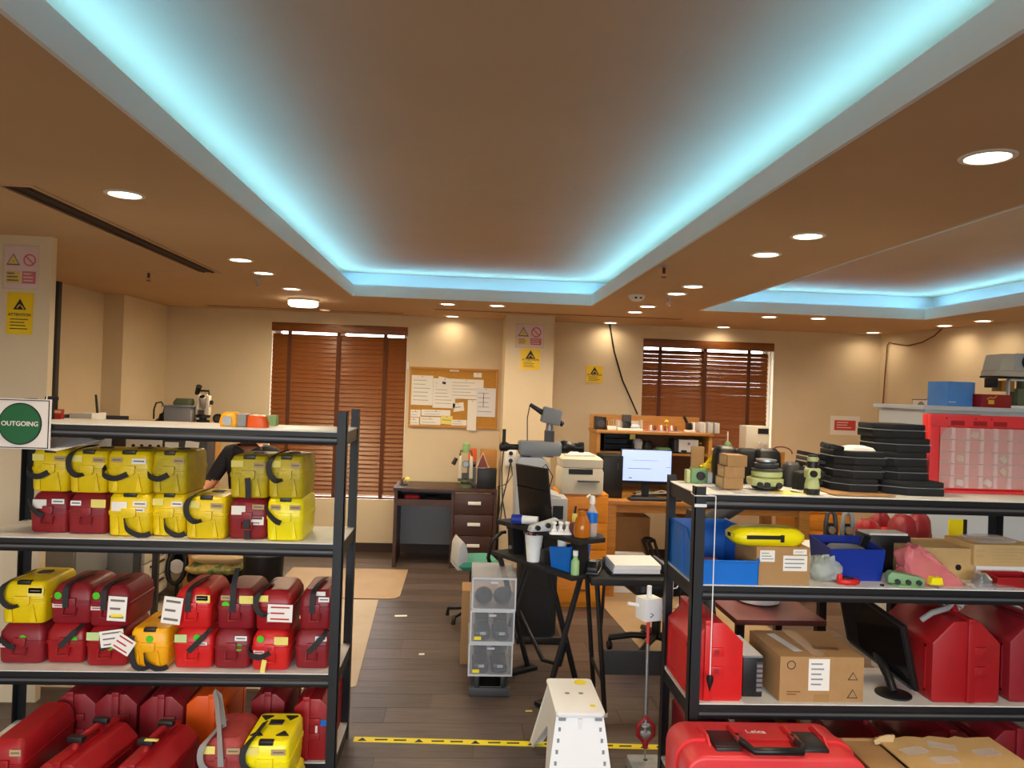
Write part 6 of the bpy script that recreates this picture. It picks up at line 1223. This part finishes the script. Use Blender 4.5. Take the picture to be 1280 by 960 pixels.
tag(MB().loft([(-.07, .07, -.05, .05, 0), (-.06, .06, -.045, .045, .012), (-.03, .03, -.02, .02, .02)], .03, 3).xf(Matrix.Translation((rk(1072, 3.12), 3.14, zt + .0178 + .155))).build('paper_bundle', 'paper'), 'crumpled white paper lying on the short black stack', 'paper')
t = thing('black_clip', 'black eyepiece part lying on the short stack of black trays', 'eyepiece', (rk(1042, 3.1), 3.1, zt + .0178 + .155)); MB().box((.0, 0, .012), (.06, .05, .02), (0, .2, 0)).build('body', 'black', t, bevel=.005); MB().cyl((-.02, 0, .014), (-.06, -.01, .022), .012).build('barrel', 'dark_grey', t, smooth=40)
for k, (px, Y, w_, h_, lb) in enumerate(((905, 3.26, .1, .165, 'black instrument pouch standing behind the three small cartons'), (932, 3.3, .1, .155, 'black pouch with a white flap behind the cartons'), (957, 3.27, .11, .16, 'black cylinder pouch behind the cream green base'), (990, 3.25, .08, .105, 'dark bundle of cables behind the optical plummet'), (1000, 3.14, .05, .08, 'charcoal pouch just left of the optical plummet'))):
    x = rk(px, Y); tag(MB().loft([(-w_ / 2, w_ / 2, -.035, .035, 0), (-w_ * .52, w_ * .52, -.04, .04, h_ * .5), (-w_ * .48, w_ * .48, -.035, .035, h_ * .9), (-w_ * .35, w_ * .35, -.02, .02, h_)], .02, 3).xf(Matrix.Translation((x, Y, zt))).build('instrument_pouch', ('black', 'black_matte', 'black', 'dark_grey', 'black_matte')[k], smooth=50), lb, 'pouch')
tag(MB().tube([(rk(975, 3.25) + .05 * math.cos(a / 3), 3.25, zt + .14 + .03 * math.sin(a / 3)) for a in range(10)], .003, 5).build('cable_loop', 'maroon'), 'thin brown cable loop standing behind the cream green base', 'cable')
for px, Y, lb in ((1005, 3.22, 'stack of thin dark trays leaning beside the optical plummet'),):
    t = thing('thin_trays', lb, 'trays', (rk(px + 4, Y), Y, zt)); 
    for k in range(7): MB().box((.0 + .003 * k, 0, .012 + k * .0215), (.1, .09, .016), (0, .18, .0)).build('tray_sheet', ('black_matte', 'dark_grey')[k % 2], t, bevel=.002)
M('clear_front', (244, 214, 206), .12, alpha=.32, bump=.5, ns=20)
# red parts organiser standing upright
Y0 = 3.16; c0 = W(1160, 520, Y0); xa = W(1162, 570, Y0).x; t = thing('parts_organiser', 'red upright parts organiser with clear compartments on the right rack top', 'organiser', (xa + .22, Y0, zt)); w_, h_ = .44, .335
MB().bx(-w_ / 2, w_ / 2, .02, .06, .0, h_).build('back_shell', 'red_bright', t, bevel=.004)
x0, x1, z0, z1 = -w_ / 2 + .045, w_ / 2 - .01, .022, h_ - .055
MB().prism([(-w_ / 2, .0), (w_ / 2, .0), (w_ / 2, .012), (-w_ / 2, .012)], 'y', .0, .02).bx(-w_ / 2, w_ / 2, 0, .02, z1 + .004, h_).bx(-w_ / 2, x0 - .004, 0, .02, .012, z1 + .004).build('front_frame', 'red_coral', t, bevel=.002)
MB().prism([(x0 - .004, z1 + .004), (x0 + .035, z1 + .004), (x0 - .004, z1 - .04)], 'y', .0, .02).build('corner_gusset', 'red_coral', t)
nc, nr = 6, 5
for i in range(1, nc): xx = x0 + (x1 - x0) * i / nc; MB().bx(xx - .008, xx + .008, .008, .02, z0, z1).build('divider', 'sign_pink', t)
for j in range(1, nr): zz = z0 + (z1 - z0) * j / nr; MB().bx(x0, x1, .003, .02, zz - .0022, zz + .0022).build('divider', 'red_dull', t)
MB().bx(x0, x1, -.001, .0015, z0, z1).build('clear_front', 'clear_front', t)
for xx in (-.15, -.02, .05): MB().cyl((xx, -.002, h_ - .015), (xx, .0, h_ - .015), .004, n=8).build('rivet', 'box_red', t)
for xx in (-.1, .0, .09): MB().bx(xx - .03, xx + .03, -.0015, .0, h_ - .045, h_ - .025).build('window_slot', 'box_red', t)
for i, j, mt in ((1, 0, 'white'), (4, 2, 'pale_green'), (2, 4, 'carton_edge'), (4, 1, 'label_tan'), (3, 0, 'paper'), (1, 2, 'carton_edge')):
    xx = x0 + (x1 - x0) * (i + .5) / nc; zz = z0 + (z1 - z0) * (j + .45) / nr; MB().box((xx, .011, zz), (.03, .012, .024), (0, .2 * i, 0)).build('small_part', mt, t)

# ================================================================== right rack: second shelf
z2 = RZ[2]
t = thing('blue_bin', 'large bright blue hopper bin at the aisle end of the right rack', 'bin', (RX_0 + .14, 3.13, z2)); a, d_, h_ = .125, .19, .19; th = .004
P = [(-d_, 0), (d_, 0), (d_ + .015, h_), (-d_ * .35, h_), (-d_ - .005, h_ * .48)]
for s in (-1, 1): MB().prism(P, 'x', s * a - (th if s > 0 else 0), s * a + (th if s < 0 else 0)).build('side_wall', 'blue_bin', t); MB().tube([(s * a, P[2][0], h_), (s * a, P[3][0], h_), (s * a, P[4][0], h_ * .48)], .005, 6).build('side_rim', 'blue_bin', t, smooth=60)
MB().prism([(-d_, 0), (-d_ - .005, h_ * .48), (-d_ + .001, h_ * .48), (-d_ + .006, th)], 'x', -a, a).build('front_wall', 'blue_bin', t); MB().bx(-a + th, a - th, -d_ + .006, d_, 0, th).build('bottom', 'blue_bin', t); MB().prism([(d_, 0), (d_ + .015, h_), (d_ + .011, h_), (d_ - .004, 0)], 'x', -a + th, a - th).build('back_wall', 'blue_bin', t); MB().tube([(-a, -d_ - .005, h_ * .48), (a, -d_ - .005, h_ * .48)], .005, 6).build('front_rim', 'blue_bin', t)
MB().bx(-a - .004, -a, -.02, .02, .01, h_ * .9).build('rib', 'blue_bin', t)
tag(MB().loft([(-.05, .05, -.04, .04, 0), (-.06, .06, -.05, .05, .03), (-.03, .03, -.02, .02, .06)], .03, 3).xf(Matrix.Translation((RX_0 + .13, 3.12, z2 + .0045))).build('foam_piece', 'film_pink', smooth=60), 'pinkish plastic-wrapped part inside the large blue bin', 'part')
Yf = 2.95; xa, xb = W(945, 700, Yf).x, W(1013, 700, Yf).x; t = thing('carton', 'square brown carton with white shipping labels under the yellow pouch', 'carton', ((xa + xb) / 2, Yf, z2), .03); a = (xb - xa) / 2; MB().bx(-a, a, 0, .22, 0, .148).build('box', 'carton', t, bevel=.002)
for q in ((-.095, -.035, .09, .135), (.0, .098, .055, .115), (.04, .095, .12, .14)): o = MB().bx(q[0], q[1], -.001, 0, q[2], q[3]).build('shipping_label', 'paper', t); lines(o, q[0] + .006, q[1] - .006, q[2] + .006, q[3] - .006, -.0011, 3, 'grey', th=.3)
x = (W(916, 666, Yf).x + W(1014, 666, Yf).x) / 2; t = thing('yellow_pouch', 'long yellow zipped pouch with a black band lying on the carton', 'pouch', (x, Yf + .075, z2 + .149), .04)
MB().loft([(-.13, .14, -.06, .06, 0), (-.15, .15, -.075, .075, .02), (-.15, .15, -.075, .075, .042), (-.13, .13, -.06, .06, .062), (-.1, .1, -.04, .04, .068)], .05, 4).build('body', 'yellow_bright', t, smooth=50); MB().ribbon([(-.153, -.0, .036), (-.145, -.045, .036), (-.1, -.0765, .036), (.035, -.0765, .036)], (0, 0, 1), .015, .002).build('black_band', 'black', t); MB().bx(.032, .046, -.081, -.0745, .018, .046).build('buckle', 'black', t)
_r = random.Random(21); m = MB().ball((0, 0, .048), (.07, .07, .05), 16, 9); m.v = [Vector((p.x * _r.uniform(.88, 1.12), p.y * _r.uniform(.88, 1.12), max(0, p.z * _r.uniform(.82, 1.1)))) for p in m.v]
tag(m.soften(1, .014, 40, 4).xf(Matrix.Translation((W(1030, 705, 3.05).x, 3.05, z2 + .001))).build('bubble_wrap', 'bubble', smooth=60), 'crumpled bubble wrap bag beside the square carton', 'bubble wrap')
Yn = 3.04; x = W(1071, 700, Yn).x; t = thing('navy_bin', 'dark blue plastic bin filled with grey parts on the right rack', 'bin', (x, Yn + .09, z2), 0); open_bin(t, .23, .2, .15, 'navy_bin', .86, taper=.9); MB().loft([(-.09, .09, -.07, .07, .012), (-.1, .1, -.08, .08, .08), (-.06, .06, -.05, .05, .125)], .03, 3).build('grey_parts', 'grey', t, smooth=50); MB().box((.07, -.02, .15), (.03, .012, .05), (.3, .2, 0)).build('black_part', 'black', t)
for px, lb, mt in ((1063, 'red clamp part with black knobs before the navy bin', 'red_bright'),):
    x = W(px, 722, 2.97).x; t = thing('red_clamp', lb, 'clamp', (x, 2.985, z2)); MB().tube([(-.035, -.005, .012), (-.02, -.02, .012), (.015, -.02, .012), (.035, -.005, .012), (.03, .02, .012)], .011, 8).build('ring_arm', mt, t, smooth=60); MB().bx(-.045, -.028, -.01, .015, .0, .04).build('post', mt, t, bevel=.003); MB().bx(-.02, .02, -.005, .02, 0, .026).build('black_core', 'black', t, bevel=.003)
tag(MB().bx(0, .012, 0, .012, 0, .008).xf(Matrix.Translation((W(1101, 733, 2.96).x, 2.955, z2))).build('black_nut', 'black', bevel=.001), 'tiny black nut alone on the shelf before the navy bin', 'nut')
x = W(1134, 728, 2.97).x; t = thing('green_tribrach', 'green levelling base lying on its side before the pink film bag', 'tribrach', (x, 2.985, z2), -.2); MB().prism([(-.075, .012), (.06, .0), (.068, .03), (.05, .042), (-.06, .056), (-.075, .04)], 'y', -.03, .02).build('frame', 'instr_green', t, bevel=.006); MB().loft([(-.06, .06, -.045, .04, 0), (-.055, .055, -.04, .035, .008)], .03, 3).build('plate', 'instr_green', t, smooth=40)
for xx in (-.04, 0, .04): MB().lathe([(.01, 0), (.01, .012)], (xx, -.043, .02), 10, 'y').build('screw', 'black', t, smooth=40)
# pink film bag : crumpled wedge
def crumple(label, name, cat, pts, mat, seed, jitter=.006, n=1):
    m = MB().loft(pts, .025, 3); r_ = random.Random(seed); m.v = [p + Vector((r_.uniform(-jitter, jitter), r_.uniform(-jitter, jitter), r_.uniform(0, jitter))) if p.z > .002 else p for p in m.v]; return m
xp = W(1150, 710, 3.0).x
m = crumple('', '', '', [(-.06, .20, -.07, .05, 0), (-.06, .16, -.075, .05, .03), (-.06, .11, -.06, .05, .07), (-.05, .06, -.05, .045, .11), (-.03, .02, -.03, .03, .14)], 'film_pink', 4)
tag(m.soften(2, .016, 22, 2).xf(Matrix.Translation((xp, 3.05, z2 + .001))).build('film_bag', 'film_pink', smooth=50), 'crumpled pink antistatic film bag sliding over the shelf', 'bag')
x = W(1172, 729, 2.94).x; t = thing('yellow_tag_tool', 'small yellow block with wire legs before the pink film bag', 'tool', (x, 2.955, z2)); MB().prism([(-.026, .012), (.028, .012), (.022, .042), (-.018, .042)], 'y', -.012, .02).build('block', 'yellow_bright', t, bevel=.003); MB().tube([(-.02, -.01, .014), (0, -.016, .003), (.02, -.01, .014)], .003, 5).build('wire', 'silver', t)
Yc = 3.1; xa, xb = W(1185, 710, Yc).x, W(1215, 710, Yc).x; t = thing('carton', 'long flat carton with a black finger hole on the right rack', 'carton', (xb - .13, Yc, z2), 0); MB().bx(-.16, .14, 0, .22, 0, .13).build('box', 'carton_pale', t, bevel=.002); MB().lathe([(.013, 0), (.013, .001)], (.07, -.0012, .05), 16, 'y').build('finger_hole', 'black', t)
t = thing('open_binder', 'black folder with white papers lying behind the navy bin', 'folder', (W(1095, 680, 3.25).x, 3.24, z2)); MB().bx(-.07, .12, -.05, .06, 0, .16).build('folder_box', 'black', t, bevel=.004); MB().bx(-.06, .11, -.045, .055, .16, .168).build('papers', 'paper', t)
Yk = 3.05; xa = W(1222, 695, Yk).x; t = thing('carton', 'yellowish carton with printed text lines, clear bag on top, at the right rack', 'carton', (xa + .125, Yk + .03, z2 + .062), 0); MB().bx(-.12, .16, 0, .2, 0, .09).build('box', 'carton_pale', t, bevel=.002); lines(t, -.04, .14, .012, .08, -.0002, 5, 'label_tan', th=.3); lines(t, -.11, -.07, .03, .075, -.0002, 2, 'label_tan', th=.3)
mbox('white_tray_box', 'flat white box under the yellowish printed carton', 'box', xa + .03, xa + .28, Yk + .05, Yk + .22, z2, z2 + .0618, 'paper', .002)
tag(MB().loft([(-.09, .09, -.06, .06, 0), (-.1, .1, -.07, .07, .012), (-.06, .06, -.04, .04, .022)], .03, 3).xf(Matrix.Translation((xa + .13, Yk + .12, z2 + .1525))).build('clear_bag', 'film', smooth=40), 'clear plastic bag lying on the yellowish printed carton', 'bag')
x = W(1255, 722, 3.0).x; t = thing('red_tray', 'open red tray at the right end of the second shelf', 'tray', (x + .04, 3.02, z2)); open_bin(t, .18, .1, .045, 'red', .9, taper=.95)
tag(MB().loft([(-.03, .03, -.03, .03, 0), (-.034, .034, -.034, .034, .03), (-.02, .02, -.02, .02, .05)], .02, 3).xf(Matrix.Translation((W(1229, 722, 2.99).x, 3.0, z2))).build('steel_part', 'silver', smooth=40), 'dark steel knurled part beside the red tray', 'part')
tag(MB().loft([(-.08, .09, -.03, .03, 0), (-.085, .1, -.033, .033, .008), (-.04, .04, -.015, .015, .016)], .02, 3).xf(Matrix.Translation((W(1240, 735, 2.95).x, 2.968, z2))).build('clear_bag', 'film', smooth=40), 'flat clear bag at the shelf edge before the red tray', 'bag')

# ================================================================== right rack: third shelf
z3 = RZ[1]
def st3(label, px0, px1, Y, h_, mat, d_=.36, seam=.5, ch=.28, rz=0):
    xa, xb = W(px0, 840, Y).x, W(px1, 840, Y).x; return station_case(label, (xa + xb) / 2, Y, z3, xb - xa, h_, d_, mat, rz, 'red carrying cases on the third shelf of the right rack', seam, ch=ch)
t = st3('bright red carrying case at the aisle end of the right rack', 862, 928, 2.955, .305, 'red_bright', .34, .33, .32)
mbox('paper_sheet', 'white paper lying under the bright red carrying case', 'paper', .945, 1.13, 2.94, 3.0, z3 + .0002, z3 + .0012, 'paper', 0)
xa = W(941, 840, 3.0).x; t = thing('power_supply', 'black and silver power supply between the red case and the big carton', 'power supply', (xa, 3.0, z3)); MB().bx(-.04, .04, 0, .26, 0, .155).build('housing', 'black', t, bevel=.003); MB().bx(-.04, .04, .002, .26, .155, .162).build('top_plate', 'silver', t); MB().bx(.012, .038, -.006, 0, .02, .14).build('terminal_strip', 'dark_grey', t)
for k in range(6): MB().bx(.014, .036, -.009, -.006, .025 + k * .019, .036 + k * .019).build('terminal', 'silver', t)
Yc = 2.955; xa, xb = W(975, 840, Yc).x, W(1080, 840, Yc).x; t = thing('carton', 'large brown carton with a white label and recycling marks on the right rack', 'carton', ((xa + xb) / 2, Yc, z3), 0); a = (xb - xa) / 2; hh = .178
MB().bx(-a, a, 0, .33, 0, hh).build('box', 'carton', t, bevel=.002); MB().bx(-.03, .03, .0, .33, hh, hh + .0008).bx(-.03, .03, -.0008, 0, .0, .03).build('tape', 'tape_brown', t); o = MB().bx(-.055, .03, -.0014, 0, .045, .17).build('shipping_label', 'paper', t); lines(o, -.045, .02, .06, .16, -.0015, 5, 'grey', th=.3); MB().box((-.085, .17, hh + .001), (.035, .22, .001), (0, 0, .12)).build('packing_slip', 'paper_cool', t)
for zz, s in ((.03, 1), (.1, .9)):
    xx = a - .045; q = .02 * s; MB().tube([(xx - q, -.001, zz - q * .6), (xx + q, -.001, zz - q * .6), (xx, -.001, zz + q)], .0022, 5, True).build('recycling_mark', 'ink', t)
MB().tube([(-a + .045 + .016 * math.cos(k * PI / 8), -.001, .145 + .016 * math.sin(k * PI / 8)) for k in range(16)], .0018, 5, True).build('round_mark', 'ink', t); lines(t, -a + .03, -a + .09, .025, .045, -.0002, 2, 'wood_back', th=.4); MB().box((.06, .1, hh + .0015), (.1, .03, .001), (0, 0, -.15)).build('black_writing', 'wood_back', t)
# old monitor lying tilted
t = thing('old_monitor', 'glossy black monitor leaning sideways on its round foot between carton and red case', 'monitor', (W(1098, 800, 3.1).x, 3.1, z3)); 
_o = Vector((W(1098, 800, 3.1).x, 3.1, z3)); _bl = W(1058, 800, 3.30); _br = W(1144, 866, 3.0); _u = _br - _bl; _tr = W(1128, 782, 3.03); _v = _tr - _br; _n = _u.cross(_v).normalized()
def slab(a, b, c_, d_, t0, t1): q = [_bl + _u * s_ + _v * r_ - _o for s_, r_ in ((a, c_), (b, c_), (b, d_), (a, d_))]; return MB().add([p + _n * t0 for p in q] + [p + _n * t1 for p in q], [(0, 1, 2, 3), (7, 6, 5, 4), (0, 4, 5, 1), (1, 5, 6, 2), (2, 6, 7, 3), (3, 7, 4, 0)])
_s = 1 if _n.y < 0 else -1
slab(0, 1, 0, .98, -.03 * _s, .0).build('housing', 'black', t, bevel=.008); slab(.05, .95, .07, .93, .0, .0015 * _s).build('screen', 'black_gloss', t)
slab(.05, .95, .0, .03, .0, .003 * _s).build('bezel_edge', 'dark_grey', t)
_c = _bl + _u * .5 - _o + Vector((0, .03, 0)); MB().lathe([(.07, 0), (.07, .006), (.05, .012)], (_c.x, -.06, 0), 22).build('foot', 'black', t, smooth=40); MB().tube([(_c.x, -.06, .01), (_c.x, -.02, .06), (_c.x, _c.y + .02, _c.z + .06)], .018, 8).build('neck', 'black', t, smooth=60)
tag(MB().box((W(1105, 762, 3.05).x, 3.08, z3 + .2925), (.05, .04, .002), (0, .0, .4)).build('paper_tag', 'paper'), 'white paper tag lying on the leaning black monitor', 'tag') if 0 else None
t = st3('large dark red carrying case with two latches beside the black monitor', 1165, 1250, 2.96, .325, 'red', .36, .55, .28)
MB().tube([(-.13, .1, .3), (-.1, .08, .335), (-.02, .1, .35), (.02, .12, .37), (.05, .1, .36)], .012, 8).build('grey_strap', 'strap_grey', t, smooth=60)
st3('large dark red carrying case at the frame side end of the third shelf' if 0 else 'dark red carrying case past the two-latch case, nearest the rack end post', 1262, 1340, 2.97, .325, 'red_dull', .36, .55, .28)

# ================================================================== right rack: bottom, things in front
GR = 'red carrying cases on the bottom shelf of the right rack'
for px0, px1, Y, lb, h_ in ((1062, 1126, 2.97, 'dark red carrying case on the bottom shelf behind the large red case', .255), (1145, 1225, 2.99, 'dark red carrying case on the bottom shelf behind the torn carton', .265), (1240, 1300, 3.0, 'dark red carrying case on the bottom shelf near the rack end post', .27), (868, 925, 3.0, 'red carrying case on the bottom shelf at the aisle end', .29), (955, 1020, 3.0, 'red carrying case with a yellow tag on the bottom shelf', .285)):
    xa, xb = W(px0, 930, Y).x, W(px1, 930, Y).x; t = station_case(lb, (xa + xb) / 2, Y, RZ[0], xb - xa, h_, .34, 'red_dull', 0, GR, .55)
    if 'yellow tag' in lb: MB().bx(-.05, .05, .02, .1, h_ + .0, h_ + .01).build('yellow_tag', 'yellow', t)
# big red case standing in the foreground
Yf, zt_ = 2.60, .455; xa, xb = W(846, 940, 2.72).x, W(1064, 940, 2.72).x; xm = (xa + xb) / 2; t = thing('hard_case', 'large coral red hard case with black handle and latches standing before the right rack', 'case', (xm, Yf, 0), -.02); a = (xb - xa) / 2; d_ = .29
MB().loft([(-a, a, 0, d_ * .5, .006), (-a, a, 0, d_ * .5, .02), (-a, a, 0, d_ * .5, .03)], .03, 3).build('foot_rim', 'red_coral', t, smooth=40)
def shell(y0, y1, name):
    m = MB(); n = 5; R0 = .07; P = [(-a + .012, .004), (a - .012, .004)]
    P += [(a, .03)] + [(a - R0 + R0 * math.cos(k * PI / 2 / n), zt_ - R0 + R0 * math.sin(k * PI / 2 / n)) for k in range(n + 1)] + [(-a + R0 - R0 * math.sin(k * PI / 2 / n), zt_ - R0 + R0 * math.cos(k * PI / 2 / n)) for k in range(n + 1)] + [(-a, .03)]
    m.prism(P, 'y', y0, y1); return m.build(name, 'red_coral', t, bevel=.014, seg=3)
shell(0, d_ * .46, 'front_shell'); shell(d_ * .48, d_, 'back_shell')
m = MB(); R0 = .075; P = []
for k in range(7): P.append((a - R0 + R0 * math.cos(k * PI / 12) + .004, d_ * .47, zt_ - R0 + R0 * math.sin(k * PI / 12) + .004))
for k in range(7): P.append((-a + R0 - R0 * math.sin(k * PI / 12) - .004, d_ * .47, zt_ - R0 + R0 * math.cos(k * PI / 12) + .004))
m.ribbon([(a + .004, d_ * .47, .05)] + P + [(-a - .004, d_ * .47, .05)], (0, 1, 0), .04, .012); m.build('rim_band', 'red_coral', t, smooth=40)
for xx in (-.16, .155):
    q = MB().bx(xx - .045, xx + .045, d_ * .18, d_ * .62, zt_ - .004, zt_ + .014).bx(xx - .045, xx + .045, d_ * .14, d_ * .2, zt_ - .02, zt_ + .012).build('latch', 'black', t, bevel=.006)
    for s in (-1, 1): MB().prism([(d_ * .25, zt_ - .002), (d_ * .85, zt_ - .002), (d_ * .7, zt_ + .024), (d_ * .4, zt_ + .024)], 'x', xx + s * .056 - .004, xx + s * .056 + .004).build('latch_guard', 'red_coral', t)
MB().tube([(-.1, d_ * .36, zt_ + .012), (-.098, d_ * .12, zt_ + .022), (-.085, d_ * .0, zt_ + .022), (.085, d_ * .0, zt_ + .022), (.098, d_ * .12, zt_ + .022), (.1, d_ * .36, zt_ + .012)], .0135, 8).build('handle', 'black', t, smooth=60)
for s in (-1, 1): MB().bx(s * .1 - .014, s * .1 + .014, d_ * .3, d_ * .48, zt_ - .002, zt_ + .024).build('handle_bracket', 'red_dusty', t, bevel=.004)
text('Leica', .036, 'paper', t, Matrix.Translation((-.01, d_ * .68, zt_ + .0012)), 'logo_lettering', bold=.0004); MB().bx(-.02, .03, d_ * .56, d_ * .585, zt_ + .0002, zt_ + .0014).build('logo_underline', 'paper', t)
# worn carton in the foreground corner
xa = W(1071, 945, 2.7).x; t = thing('carton', 'worn cardboard box with torn tape and an upright flap beside the large red case', 'carton', (xa + .31, 2.69, 0)); a = .3; hz_ = .41; th = .006
MB().bx(-a, a, -.16, -.16 + th, .0, hz_).build('front_wall', 'carton_pale', t); MB().bx(-a, a, .16, .16 + th, 0, hz_).build('back_wall', 'carton', t); MB().bx(-a, -a + th, -.154, .16, 0, hz_).build('side_wall', 'carton', t); MB().bx(a - th, a, -.154, .16, 0, hz_).build('side_wall', 'carton', t); MB().bx(-a + th, a - th, -.154, .16, 0, th).build('bottom', 'carton', t)
rj = random.Random(9); P = [(-a + .14, -.16), (a, -.16), (a, .168)] + [(a - i * .034, .168 + rj.uniform(-.012, .008)) for i in range(1, 13)] + [(-a + .14, .16)]
MB().prism(P, 'z', hz_ + .0005, hz_ + .006).build('top_flap', 'carton_pale', t); MB().prism([(-a, -.16), (-a + .139, -.16), (-a + .139, .166), (-a, .166)], 'z', hz_ - .014, hz_ - .009).build('tucked_flap', 'carton', t)
MB().prism([(-a + .12, hz_ - .005), (-a + .19, hz_ + .006), (-a + .195, hz_ + .03), (-a + .17, hz_ + .032), (-a + .14, hz_ + .026), (-a + .115, hz_ + .01)], 'y', .12, .126).build('upright_flap', 'carton_edge', t)
for xx, yy, r_ in ((-.07, .05, .3), (.06, .09, -.4), (.2, .04, .2), (.0, -.02, .1)): MB().box((xx, yy, hz_ + .007), (.1, .05, .001), (0, 0, r_)).build('tape_scrap', 'film', t)

# ================================================================== calibration pole beside the right rack
Yp = 3.42; c = W(811, 760, Yp); t = thing('calibration_bracket', 'white cube bracket with pipe arms tied to the rack post, holding a pole', 'bracket', (c.x, Yp, 0)); zc = c.z
MB().box((0, 0, zc), (.09, .085, .1), (0, 0, .35)).build('cube', 'white', t, bevel=.006); MB().cyl((0, 0, zc + .05), (0, 0, zc + .1), .011).build('top_spigot', 'white', t, smooth=40); MB().cyl((-.05, -.01, zc + .015), (-.1, -.02, zc + .025), .008).build('left_screw', 'white', t, smooth=40)
MB().tube([(.045, 0, zc), (.085, 0, zc), (.097, 0, zc + .015), (.099, .0, zc + .14)], .011, 8).build('pipe_arm', 'white', t, smooth=60); MB().cyl((.045, 0, zc - .03), (.11, 0, zc - .035), .009).build('lower_arm', 'white', t, smooth=40)
for z_ in (.0, .09): MB().tube([(.09, -.012, zc + z_), (.12, -.015, zc + z_ + .006), (.135, 0, zc + z_ + .02)], .003, 5).build('cable_tie', 'white', t)
MB().tube([(-.025, -.047, zc - .02), (.0, -.0435, zc - .012), (.012, -.04, zc - .02), (.0, -.044, zc - .028), (-.025, -.047, zc - .02)], .003, 5).build('pen_drawing', 'ink', t)
c2 = F(806, 948, .04); xb_, yb_ = W(806, 948, Yp - .02).x, Yp - .02
t = thing('range_pole', 'slim silver pole with a red bubble holder and steel point standing on a stone block', 'pole', (xb_, yb_, .052)); top = Vector((c.x - xb_, .02, zc - .052 - .06))
def lp(k): return top * k
zk = .14; base = Vector((0, 0, .0))
MB().cyl(lp(.0), lp(.12), .001, .007, 8).build('steel_point', 'silver', t, smooth=40); MB().cyl(lp(.2), lp(.84), .007, .0075, 10).build('rod', 'silver', t, smooth=40); MB().cyl(lp(.84), lp(1.0), .0076, n=10).build('red_section', 'sign_red', t, smooth=40)
k0 = lp(.2); MB().tube([(k0.x * .6, 0, .075), (k0.x - .036, 0, .12), (k0.x - .036, 0, .16), (k0.x, 0, .2), (k0.x + .036, 0, .16), (k0.x + .036, 0, .12)], .009, 8, True).build('bubble_holder', 'red', t, smooth=60); MB().lathe([(.022, .118), (.026, .124), (.022, .13)], (k0.x, 0, 0), 14).lathe([(.02, .155), (.022, .16), (.018, .166)], (k0.x, 0, 0), 14).build('bubble_vial', 'silver', t, smooth=40); MB().lathe([(.01, .06), (.016, .085), (.012, .1)], (k0.x * .5, 0, 0), 12).build('lower_collar', 'red', t, smooth=40)
t = thing('stone_block', 'pale concrete block on the floor under the pole', 'block', (W(808, 950, 3.4).x + .0, 3.39, 0)); M('stone', (196, 198, 194), .85, c2=(170, 172, 168), ns=14); MB().loft([(-.075, .075, -.15, .08, 0), (-.078, .078, -.155, .085, .01), (-.075, .075, -.15, .08, .05)], .008).build('block', 'stone', t); MB().lathe([(.01, 0), (.01, .002)], (0, .03, .05), 10).build('centre_mark', 'dark_grey', t)
# plumb bob on a string tied to the right rack post
Ys = RYF - .035; c = W(887.5, 845, Ys); ct = W(886, 620, Ys); t = thing('plumb_bob', 'black steel plumb bob hanging on a white string from the right rack post', 'plumb bob', (c.x, Ys, c.z - .06))
zz = ct.z - (c.z - .06); MB().lathe([(.001, 0), (.013, .042), (.013, .058), (.006, .064)], n=14).build('bob', 'black', t, smooth=30); MB().tube([(0, 0, .06), (0, 0, zz)], .0022, 5).build('string', 'white', t)
px_ = RX_0 - c.x; MB().tube([(0, 0, zz), (px_ - .004, .03, zz - .004), (px_ - .004, .078, zz), (px_ + .046, .078, zz + .004), (px_ + .046, .03, zz + .002)], .0022, 5, True).build('string_loop', 'white', t); MB().bx(px_ - .003, px_ + .045, .0305, .0345, zz - .048, zz - .036).build('white_tape', 'white', t)
# cord on the floor behind the right rack
tag(MB().tube([F(838, 862, .1) + Vector((0, .0, 0)), (.93, 3.42, .04), (1.0, 3.46, .008), (1.1, 3.5, .006), (1.3, 3.6, .006)], .005, 6).build('floor_cord', 'beige', smooth=60), 'pale cord trailing behind the right rack post onto the floor', 'cord') if 0 else None
